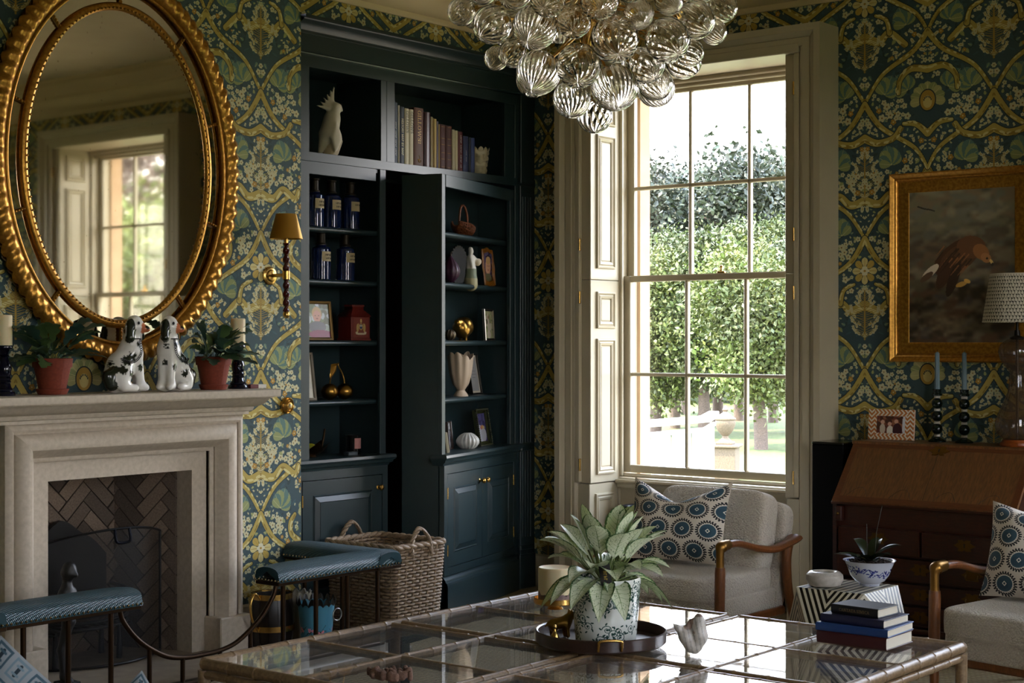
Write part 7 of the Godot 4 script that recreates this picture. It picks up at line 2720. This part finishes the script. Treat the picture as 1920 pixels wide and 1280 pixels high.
func build_table_things() -> void:
	var mb := MB.new()
	var top := TT + 0.0005
	# round leather tray
	var tc := Vector3(2.81, top, 3.22)
	var tr := thing("round_tray", "round dark brown leather tray with brass bar handles", "tray", tc)
	var hide := grain("brown_leather", Color(0.22, 0.14, 0.11), Color(0.15, 0.095, 0.075), 8.0, 0.32, 0.04)
	mb.lathe([Vector2(0.0, 0.0), Vector2(0.205, 0.0), Vector2(0.212, 0.006), Vector2(0.214, 0.04), Vector2(0.21, 0.043), Vector2(0.205, 0.04), Vector2(0.202, 0.009), Vector2(0.0, 0.007)], 72)
	part(tr, "dish", mb, hide)
	var front := (EYE - tc) * Vector3(1, 0, 1)
	for s in [0.13, PI + 0.13]:
		mb = MB.new()
		mb.xf = Transform3D(Basis(Vector3.UP, atan2(front.x, front.z) + s), Vector3.ZERO)
		mb.tube(curve([Vector3(-0.036, 0.012, 0.214), Vector3(-0.036, 0.03, 0.226), Vector3(-0.03, 0.046, 0.232), Vector3(0.03, 0.046, 0.232), Vector3(0.036, 0.03, 0.226), Vector3(0.036, 0.012, 0.214)], 5), 0.0045, 7)
		part(tr, "handle", mb, brass)
	# planter with aglaonema
	rng.seed = 61
	var im := blank(512, 192, hexc("cfd2ca"))
	var ink := hexc("26423c")
	for k in 95:
		var c := Vector2(rng.randf() * 512, rng.randf() * 192)
		for ox in [-512, 0, 512]:
			var q := c + Vector2(ox, 0)
			if q.x < -50 or q.x > 562:
				continue
			var sp := []
			var dirn := 1.0 if k % 2 else -1.0
			for i in 24:
				var a := dirn * i * 0.42 + k
				sp.append(q + Vector2(cos(a), sin(a)) * (14.0 - i * 0.52))
			stroke(im, sp, 1.2, 0.7, ink)
			for i in 5:
				var a := k + i * 1.25
				dab(im, q.x + cos(a) * 18, q.y + sin(a) * 18, 4.6, 2.1, a + 0.7, ink)
			dab(im, q.x, q.y, 3, 3, 0, ink)
	for k in 12:
		flower(im, rng.randf() * 512, rng.randf() * 192, 9, ink, hexc("b9bcb4"))
	var pc := Vector3(2.828, top + 0.0075, 3.218)
	var pl := thing("patterned_planter", "white planter printed with green scrolling vines, holding a variegated plant", "planter", pc)
	mb = MB.new()
	mb.lathe([Vector2(0.09, 0.0), Vector2(0.098, 0.004), Vector2(0.112, 0.17), Vector2(0.114, 0.2), Vector2(0.112, 0.208), Vector2(0.104, 0.206), Vector2(0.102, 0.18)], 56)
	for i in mb.t.size():
		mb.t[i] = Vector2(mb.t[i].x, 1.0 - mb.v[i].y / 0.208)
	part(pl, "pot", mb, picmat("vine_print", im, 0.22))
	mb = MB.new()
	mb.lathe([Vector2(0.103, 0.18), Vector2(0.0, 0.186)], 24)
	mb.lathe([Vector2(0.0, 0.002), Vector2(0.09, 0.0)], 24)
	part(pl, "soil", mb, mt("soil", Color(0.06, 0.045, 0.035), 0.95))
	im = blank(96, 192, hexc("d6dbc0"))
	for k in 420:
		var u := rng.randf()
		var x := u * 96
		var y := rng.randf() * 192
		var edge := absf(u - 0.5) * 2
		if rng.randf() < 0.16 + 0.84 * pow(edge, 4.0):
			dab(im, x, y, rng.randf_range(0.6, 1.8), rng.randf_range(1.5, 4.5), (u - 0.5) * 1.6, [hexc("2f4d2a"), hexc("577a3c"), hexc("8ea56a")][k % 3])
	for k in 120:
		var s := 1.0 if k % 2 else -1.0
		dab(im, 48 + s * rng.randf_range(43, 48), rng.randf() * 192, 3, 6, 0, hexc("3f6132"))
	stroke(im, [Vector2(48, 0), Vector2(48, 192)], 1.4, 2.0, hexc("5d7c40"))
	for k in 9:
		for s in [-1.0, 1.0]:
			stroke(im, [Vector2(48, 188 - k * 21), Vector2(48 + s * 44, 162 - k * 21)], 0.8, 0.5, hexc("7d9660"))
	var lf := picmat("aglaonema_leaf", im, 0.38)
	lf.backlight_enabled = true
	lf.backlight = Color(0.3, 0.36, 0.16)
	for k in 46:
		mb = MB.new()
		var ring := k % 4
		var a := k * 2.399
		var el: float = [1.25, 0.85, 0.45, 0.02][ring] + rng.randf_range(-0.12, 0.12)
		var ln: float = rng.randf_range(0.14, 0.19)
		var st: float = [0.10, 0.09, 0.075, 0.06][ring]
		var d := Vector3(cos(a) * cos(el), sin(el), -sin(a) * cos(el))
		var flat := Vector3(cos(a), 0, -sin(a))
		var sd := flat.cross(Vector3.UP)
		var p0 := Vector3(0, 0.2, 0) + flat * 0.02
		var rows := []
		for i in 11:
			var s := i / 10.0
			var w := 0.042 * pow(sin(PI * pow(s, 0.75)), 0.85) + 0.0006
			var p := p0 + d * (st + ln * s) + Vector3(0, -0.075 * s * s * (1.2 - el * 0.6), 0)
			rows.append(PackedVector3Array([p - sd * w + Vector3(0, w * 0.4, 0), p - sd * w * 0.5 + Vector3(0, w * 0.12, 0), p, p + sd * w * 0.5 + Vector3(0, w * 0.12, 0), p + sd * w + Vector3(0, w * 0.4, 0)]))
		mb.grid(rows)
		var leaf := part(pl, "leaf", mb, lf)
		mb = MB.new()
		mb.tube([p0 - flat * 0.01 + Vector3(0, -0.02, 0), p0 + d * st], 0.0035, 5)
		part(leaf, "stem", mb, mt("pale_stem", Color(0.45, 0.50, 0.30), 0.5))
	var tagd := (EYE - pc).normalized()
	mb = MB.new()
	mb.xf = Transform3D(Basis(Vector3.UP, atan2(tagd.x, tagd.z) + 0.05) * Basis(Vector3.BACK, 0.12), Vector3(0, 0.215, 0) + Vector3(tagd.x, 0, tagd.z) * 0.115)
	mb.box(Vector3(0, 0, 0), Vector3(0.036, 0.105, 0.0012))
	var tg := part(pl, "plant_tag", mb, mt("black_card", Color(0.03, 0.025, 0.035), 0.5))
	marks(tg, "tag_lettering", 9, 0.008, 0.011, mt("tag_gold", Color(0.7, 0.6, 0.25), 0.5), mb.xf * Transform3D(Basis(Vector3.BACK, -PI / 2), Vector3(0, 0, 0.001)))
	# brass bear, bell, boxes in the tray
	var be := thing("brass_bear", "small aged brass animal standing in the tray beside the planter", "figurine", tc + Vector3(-0.125, 0.0085, 0.055), 1.1)
	mb = blobs([[Vector3(-0.022, 0.045, 0), Vector3(0.02, 0.05, 0), 0.02, 0.021, Color.WHITE], [Vector3(0.03, 0.062, 0), Vector3(0.042, 0.072, 0), 0.015, 0.013, Color.WHITE], [Vector3(0.05, 0.07, 0), Vector3(0.062, 0.064, 0), 0.008, 0.005, Color.WHITE], [Vector3(0.038, 0.08, 0.009), Vector3(0.036, 0.092, 0.012), 0.005, 0.002, Color.WHITE], [Vector3(0.038, 0.08, -0.009), Vector3(0.036, 0.092, -0.012), 0.005, 0.002, Color.WHITE], [Vector3(0.02, 0.04, 0.012), Vector3(0.022, 0.006, 0.013), 0.009, 0.007, Color.WHITE], [Vector3(0.02, 0.04, -0.012), Vector3(0.024, 0.006, -0.013), 0.009, 0.007, Color.WHITE], [Vector3(-0.026, 0.04, 0.012), Vector3(-0.026, 0.006, 0.013), 0.01, 0.007, Color.WHITE], [Vector3(-0.026, 0.04, -0.012), Vector3(-0.022, 0.006, -0.013), 0.01, 0.007, Color.WHITE], [Vector3(-0.04, 0.05, 0), Vector3(-0.055, 0.04, 0), 0.006, 0.003, Color.WHITE]], 0.0035, 0.009)
	part(be, "body", mb, mt("aged_brass", Color(0.62, 0.47, 0.22), 0.28, 1.0))
	var bl := thing("brass_bell", "little brass table bell at the tray's edge", "bell", tc + Vector3(-0.085, 0.0085, 0.135))
	mb = MB.new()
	mb.lathe([Vector2(0.019, 0.0), Vector2(0.017, 0.006), Vector2(0.011, 0.026), Vector2(0.006, 0.034), Vector2(0.0035, 0.038), Vector2(0.0035, 0.046), Vector2(0.007, 0.05), Vector2(0.005, 0.056), Vector2(0.0, 0.058)], 20)
	part(bl, "bell", mb, brass)
	var gb := thing("gilt_box", "flat gold patterned match box in the tray", "box", tc + Vector3(0.03, 0.0085, 0.16), 0.75)
	mb = MB.new()
	mb.box(Vector3(0, 0.009, 0), Vector3(0.095, 0.018, 0.055), 0.001)
	part(gb, "sleeve", mb, grain("gilt_card", Color(0.55, 0.42, 0.16), Color(0.28, 0.2, 0.08), 25.0, 0.4))
	mb = MB.new()
	mb.box(Vector3(0.003, 0.009, 0), Vector3(0.093, 0.016, 0.053), 0.001)
	part(gb, "tray_insert", mb, mt("card_white", Color(0.78, 0.76, 0.72), 0.8))
	var cb := thing("chocolate_bar", "purple and gold wrapped chocolate bar in the tray", "chocolate bar", tc + Vector3(0.125, 0.0085, 0.085), 0.62)
	mb = MB.new()
	soft(mb, Vector3(0, 0.008, 0), Vector3(0.075, 0.008, 0.032), 0.35, 28, 8)
	part(cb, "wrapper", mb, mt("purple_foil", Color(0.14, 0.06, 0.17), 0.22, 0.3))
	mb = MB.new()
	mb.box(Vector3(0, 0.0165, 0), Vector3(0.1, 0.0008, 0.03))
	part(cb, "band", mb, mt("orange_band", Color(0.5, 0.28, 0.08), 0.4))
	# big candle on a brass dish
	var dc := Vector3(2.30, top, 2.80)
	var ds := thing("brass_candle_dish", "round footed brass dish under the wide candle", "dish", dc)
	mb = MB.new()
	mb.lathe([Vector2(0.0, 0.0), Vector2(0.03, 0.0), Vector2(0.022, 0.01), Vector2(0.03, 0.016), Vector2(0.075, 0.02), Vector2(0.079, 0.024), Vector2(0.079, 0.042), Vector2(0.075, 0.042), Vector2(0.073, 0.026), Vector2(0.0, 0.025)], 44)
	part(ds, "dish", mb, brass)
	var cn := thing("wide_candle", "wide ivory candle with a mauve base", "candle", dc + Vector3(0, 0.0255, 0))
	mb = MB.new()
	mb.lathe([Vector2(0.062, 0.03), Vector2(0.062, 0.122), Vector2(0.059, 0.127), Vector2(0.04, 0.121), Vector2(0.0, 0.12)], 40)
	part(cn, "wax", mb, mats["ivory_wax"])
	mb = MB.new()
	var rows := [PackedVector3Array(), PackedVector3Array()]
	for j in 65:
		var a := TAU * j / 64
		rows[0].append(Vector3(0.062 * cos(a), 0, -0.062 * sin(a)))
		rows[1].append(Vector3(0.0622 * cos(a), 0.034 + 0.006 * sin(a * 5) + 0.004 * sin(a * 11), -0.0622 * sin(a)))
	mb.grid(rows)
	part(cn, "mauve_layer", mb, grain("mauve_wax", Color(0.42, 0.33, 0.34), Color(0.55, 0.46, 0.43), 14.0, 0.5))
	# white shell
	var sh := thing("shell_sculpture", "upright white and brown sea shell on the glass", "shell", Vector3(3.13, top, 3.18), deg_to_rad(YAW))
	var sb := Color(0.24, 0.16, 0.12)
	var sw := Color(0.50, 0.46, 0.41)
	mb = blobs([[Vector3(0.018, 0.022, 0), Vector3(0.024, 0.05, 0), 0.02, 0.026, sw], [Vector3(0.026, 0.05, 0), Vector3(0.026, 0.095, 0), 0.026, 0.02, sw], [Vector3(0.02, 0.06, 0.004), Vector3(0.024, 0.112, 0), 0.018, 0.011, sb], [Vector3(0.0, 0.022, 0), Vector3(-0.018, 0.05, 0.0), 0.022, 0.022, sw], [Vector3(-0.015, 0.05, 0), Vector3(-0.042, 0.078, 0.004), 0.018, 0.008, sw], [Vector3(-0.042, 0.078, 0.004), Vector3(-0.056, 0.09, 0.004), 0.008, 0.003, sw], [Vector3(-0.02, 0.07, 0.0), Vector3(0.0, 0.098, 0), 0.008, 0.008, sb], [Vector3(0.012, 0.008, 0), Vector3(0.002, 0.02, 0), 0.012, 0.016, sw]], 0.0035, 0.012)
	for i in mb.c.size():
		if sin(mb.v[i].x * 420 + mb.v[i].y * 90) > 0.55:
			mb.c[i] = mb.c[i] * 0.6
	var shm := mt("shell_vc", Color.WHITE, 0.3)
	shm.vertex_color_use_as_albedo = true
	part(sh, "valves", mb, shm)
	# stack of books
	var y := top
	var stack := [[0.245, 0.19, 0.04, "3d0d16", "thick burgundy book at the bottom of the coffee table stack", 0.0], [0.25, 0.2, 0.026, "1d3d73", "bright blue book second from the bottom of the stack", 0.03], [0.225, 0.175, 0.026, "17193a", "navy book second from the top of the stack", -0.02], [0.17, 0.13, 0.03, "0f0f18", "small black book with gold title on top of the stack", -0.06]]
	for q in stack:
		var b := flatbook(Vector3(3.475, y, 2.675), q[5], q[0], q[1], q[2], hexc(q[3]), q[4], "stack of books on the coffee table")
		if q[3] == "0f0f18":
			write(b, "spine_title", "CANTATA SIMICA", 0.013, mt("dull_gold", Color(0.45, 0.38, 0.25), 0.5), Transform3D(Basis(), Vector3(0, 0.015, 0.0705)))
		y += q[2] + 0.0005
	# brown coral lump
	var co := thing("coral_piece", "rough pinkish coral lump on the fireside edge of the glass", "coral", Vector3(2.66, top, 4.05))
	rng.seed = 29
	var caps := []
	for k in 46:
		var a := rng.randf() * TAU
		var d := sqrt(rng.randf()) * 0.062
		var p := Vector3(cos(a) * d * 1.25, 0.014 + rng.randf() * 0.012, sin(a) * d * 0.8)
		caps.append([Vector3(p.x, 0.008, p.z), p, 0.008, rng.randf_range(0.005, 0.009)])
	part(co, "lump", blobs(caps, 0.0042, 0.004), grain("coral", Color(0.50, 0.38, 0.32), Color(0.36, 0.26, 0.21), 25.0, 0.9))
	# on the floor under the glass: navy woven hamper, papers, cream jar
	var hp := thing("woven_tray", "navy woven tray basket on the floor under the coffee table", "basket", Vector3(2.62, 0.001, 3.42), 0.1)
	var nv := grain("navy_weave", Color(0.05, 0.06, 0.09), Color(0.10, 0.11, 0.14), 40.0, 0.7, 0.2)
	for k in 7:
		mb = MB.new()
		mb.frame([Vector2(0.0, 0.006), Vector2(0.004, 0.014), Vector2(0.009, 0.006), Vector2(0.004, 0.0), Vector2(0.0, 0.006)], 0.46, 0.34)
		mb.xf = Transform3D()
		var o := part(hp, "woven_row", mb, nv)
		o.rotation.x = -PI / 2
		o.position.y = 0.015 + k * 0.015
	mb = MB.new()
	mb.box(Vector3(0, 0.006, 0), Vector3(0.47, 0.012, 0.35), 0.004)
	part(hp, "base", mb, nv)
	for s in [-1.0, 1.0]:
		mb = MB.new()
		mb.tube(curve([Vector3(s * 0.235, 0.1, -0.06), Vector3(s * 0.24, 0.16, -0.04), Vector3(s * 0.24, 0.175, 0.0), Vector3(s * 0.24, 0.16, 0.04), Vector3(s * 0.235, 0.1, 0.06)], 5), 0.009, 7)
		part(hp, "handle", mb, nv)
	flatbook(Vector3(2.62, 0.014, 3.42), 0.5, 0.26, 0.2, 0.03, hexc("7f8fa0"), "pale blue folder lying in the navy tray basket", "things in the tray basket")
	var jr := thing("cream_jar", "round cream stoneware jar on the floor under the table", "jar", Vector3(2.42, 0.001, 3.88))
	mb = MB.new()
	mb.lathe([Vector2(0.0, 0.0), Vector2(0.06, 0.0), Vector2(0.09, 0.03), Vector2(0.1, 0.08), Vector2(0.085, 0.13), Vector2(0.05, 0.15), Vector2(0.052, 0.16), Vector2(0.045, 0.158), Vector2(0.04, 0.14)], 36)
	part(jr, "body", mb, mt("stoneware", Color(0.62, 0.56, 0.46), 0.5))
	# little black stand between fender and table
	var bs := thing("drinks_stand", "small black drinks stand with green motif beside the fender", "side table", Vector3(1.79, 0, 3.09), 0.12)
	mb = MB.new()
	mb.box(Vector3(0, 0.355, 0), Vector3(0.2, 0.016, 0.2), 0.003)
	part(bs, "top", mb, mt("gloss_black", Color(0.02, 0.02, 0.022), 0.15))
	mb = MB.new()
	for q in [Vector3(0, 0, 0), Vector3(0.02, 0, 0.012), Vector3(-0.02, 0, 0.01), Vector3(0.01, 0, -0.02)]:
		mb.ball(Vector3(q.x, 0.3635, q.z), Vector3(0.014, 0.0012, 0.009), 10, 4)
	part(bs, "green_motif", mb, mt("lime_motif", Color(0.30, 0.38, 0.10), 0.4))
	mb = MB.new()
	mb.box(Vector3(0, 0.175, 0), Vector3(0.06, 0.346, 0.06), 0.003)
	part(bs, "post", mb, mt("satin_black", Color(0.018, 0.018, 0.02), 0.4))
	mb = MB.new()
	mb.box(Vector3(0, 0.008, 0), Vector3(0.19, 0.014, 0.19), 0.004)
	part(bs, "foot", mb, mt("satin_black", Color(0.018, 0.018, 0.02), 0.4))
	# sofa just below the frame, with two cushions whose corners show
	var sf := thing("sofa", "grey linen sofa facing the window across the coffee table", "sofa", Vector3(3.35, 0, 5.45))
	var linen := grain("grey_linen", Color(0.42, 0.40, 0.37), Color(0.36, 0.34, 0.31), 12.0, 0.95, 0.1)
	mb = MB.new()
	soft(mb, Vector3(0, 0.2, 0), Vector3(0.95, 0.115, 0.42), 0.2, 40, 14)
	part(sf, "seat", mb, linen)
	mb = MB.new()
	soft(mb, Vector3(0, 0.44, 0.46), Vector3(0.95, 0.3, 0.1), 0.2, 40, 14)
	part(sf, "back", mb, linen)
	for s in [-1.0, 1.0]:
		mb = MB.new()
		soft(mb, Vector3(s * 0.9, 0.36, 0.0), Vector3(0.1, 0.24, 0.42), 0.2, 32, 14)
		part(sf, "arm", mb, linen)
		for z in [-0.34, 0.34]:
			mb = MB.new()
			mb.tube([Vector3(s * 0.85, 0.0, z), Vector3(s * 0.85, 0.12, z)], [0.016, 0.024], 10)
			part(sf, "leg", mb, darkwood)
	im = blank(256, 256, hexc("8d949a"))
	for yy in 8:
		for xx in 8:
			var c := Vector2(16 + xx * 32, 16 + yy * 32)
			var k := hexc("3c5563") if (xx + yy) % 2 else hexc("6e8390")
			stroke(im, [c + Vector2(-11, -11), c + Vector2(11, -11), c + Vector2(11, 11), c + Vector2(-11, 11), c + Vector2(-11, -11)], 1.6, 1.6, k)
			stroke(im, [c + Vector2(-6, 0), c + Vector2(6, 0)], 2.4, 2.4, hexc("20303a"))
			stroke(im, [c + Vector2(-5, -5), c + Vector2(-5, 5)], 1.4, 1.4, k)
			stroke(im, [c + Vector2(5, -5), c + Vector2(5, 5)], 1.4, 1.4, k)
	var fret := picmat("fret_cloth", im, 0.9)
	for q in [[Vector3(3.14, 0.595, 5.62), 0.16, "blue fretwork cushion standing on its corner against the sofa back"], [Vector3(3.13, 0.55, 5.346), -0.1, "blue fretwork cushion leaning lower on the sofa seat"]]:
		var c := thing("fret_cushion", q[2], "cushion", q[0], YAW * PI / 180, "fretwork cushions on the sofa")
		mb = MB.new()
		mb.xf = Transform3D(Basis(Vector3.RIGHT, -0.2) * Basis(Vector3.BACK, PI / 4 + q[1]), Vector3.ZERO)
		var cs := 0.40 if q[1] > 0 else 0.30
		pillow(mb, cs, cs, 0.13, 0.0)
		part(c, "cover", mb, fret)

# ---------- chandelier
func globe_mesh(ribs: int, twist: float, depth: float) -> ArrayMesh:
	var mb := MB.new()
	var nu := ribs * 5
	for shell in 2:
		var rows := []
		for i in 29:
			var th := -PI / 2 + PI * i / 28
			var row := PackedVector3Array()
			for j in nu + 1:
				var a := TAU * j / nu
				var w := cos(a * ribs + twist * sin(th) * 3.0)
				var r := 1.0 + depth * w * minf(1.0, cos(th) * 3) if shell == 0 else 0.98
				row.append(Vector3(cos(th) * cos(a), sin(th), -cos(th) * sin(a)) * r)
			rows.append(row)
		if shell == 1:
			rows.reverse()
		mb.grid(rows)
	return mb.mesh()
func build_chandelier() -> void:
	var c0 := Vector3(2.77, 2.66, 3.24)
	var ch := thing("chandelier", "cluster chandelier of swirled clear glass globes on brass rods", "chandelier", c0)
	var gl := mt("swirled_glass", Color(1.0, 0.99, 0.97, 0.0), 0.0)
	gl.refraction_enabled = true
	gl.refraction_scale = 0.045
	var kinds := [globe_mesh(22, 1.6, 0.012), globe_mesh(16, -2.2, 0.014), globe_mesh(28, 0.9, 0.010), globe_mesh(14, 2.8, 0.015)]
	var list := [[150, 75, 88], [345, 160, 122], [610, 170, 140], [850, 130, 108], [1010, 20, 120], [1085, 230, 148], [1262, 110, 95], [1375, 240, 140], [1605, 110, 122], [1765, 60, 95], [1720, 190, 80], [1567, 330, 88], [368, 365, 75], [480, 340, 90], [625, 425, 138], [870, 400, 140], [835, 620, 118], [975, 720, 110], [1108, 540, 145], [1320, 400, 115], [1345, 500, 108], [690, 0, 110], [1440, 10, 90], [480, -50, 110], [280, -60, 100], [1190, -70, 110], [1640, -80, 110], [850, -120, 110], [1500, -160, 120], [650, -190, 120], [1050, -220, 120]]
	var spots := []
	for q in list:
		var px: float = 820 + q[0] / 3.31
		var py: float = q[1] / 3.31
		var dirv := pray(px, py)
		# front of an egg-shaped cluster
		var o := (EYE - c0) / Vector3(0.40, 0.50, 0.40)
		var dd := dirv / Vector3(0.40, 0.50, 0.40)
		var a := dd.dot(dd)
		var b := o.dot(dd)
		var disc := b * b - a * (o.dot(o) - 1.0)
		var t := -b / a
		if disc > 0:
			t -= sqrt(disc) / a
		spots.append([EYE + dirv * t, q[2] / 3.31 / F * t])
	rng.seed = 77
	for k in 200:
		var u := rng.randf_range(-0.75, 0.7)
		var a := rng.randf() * TAU
		var p := c0 + Vector3(cos(a) * 0.4 * sqrt(1 - u * u), u * 0.5, sin(a) * 0.4 * sqrt(1 - u * u))
		var r := rng.randf_range(0.045, 0.072)
		var ok := true
		for s in spots:
			if s[0].distance_to(p) < (s[1] + r) * 0.98:
				ok = false
				break
		if ok and spots.size() < 62:
			spots.append([p, r])
	# push overlapping globes apart
	for it in 40:
		for i in spots.size():
			for j in range(i + 1, spots.size()):
				var d: Vector3 = spots[j][0] - spots[i][0]
				var need: float = (spots[i][1] + spots[j][1]) * 1.03 - d.length()
				if need > 0:
					var f: Vector3 = (d.normalized() * 0.15 + (spots[j][0] - EYE).normalized() * signf((spots[j][0] - EYE).length() - (spots[i][0] - EYE).length()) * 0.5) * need
					spots[j][0] += f
					spots[i][0] -= f
	var mb := MB.new()
	mb.tube([Vector3(0, 0.79, 0), Vector3(0, -0.25, 0)], 0.012, 12)
	mb.lathe([Vector2(0.0, 0.74), Vector2(0.06, 0.745), Vector2(0.075, 0.775), Vector2(0.075, 0.79), Vector2(0.0, 0.79)], 28)
	mb.lathe([Vector2(0.0, -0.26), Vector2(0.02, -0.25), Vector2(0.03, -0.22), Vector2(0.03, 0.2), Vector2(0.02, 0.22), Vector2(0.0, 0.22)], 16)
	part(ch, "stem", mb, brass)
	for i in spots.size():
		var p: Vector3 = spots[i][0] - c0
		var o := MeshInstance3D.new()
		o.name = "glass_globe"
		o.mesh = kinds[i % 4]
		o.material_override = gl
		ch.add_child(o, true)
		var r: float = spots[i][1]
		var out := (p * Vector3(1, 0.6, 1)).normalized()
		var bs := Basis(Quaternion(Vector3.DOWN, (out + Vector3(0, -0.6, 0)).normalized()))
		o.transform = Transform3D(bs.scaled(Vector3.ONE * r), p)
		mb = MB.new()
		var hub := Vector3(0, clampf(p.y * 0.5, -0.2, 0.2), 0)
		var end := p - out * r * 0.97
		mb.tube([hub, end], 0.004, 6)
		mb.tube([end - out * 0.012, end + out * 0.004], 0.011, 8)
		part(ch, "rod", mb, brass)
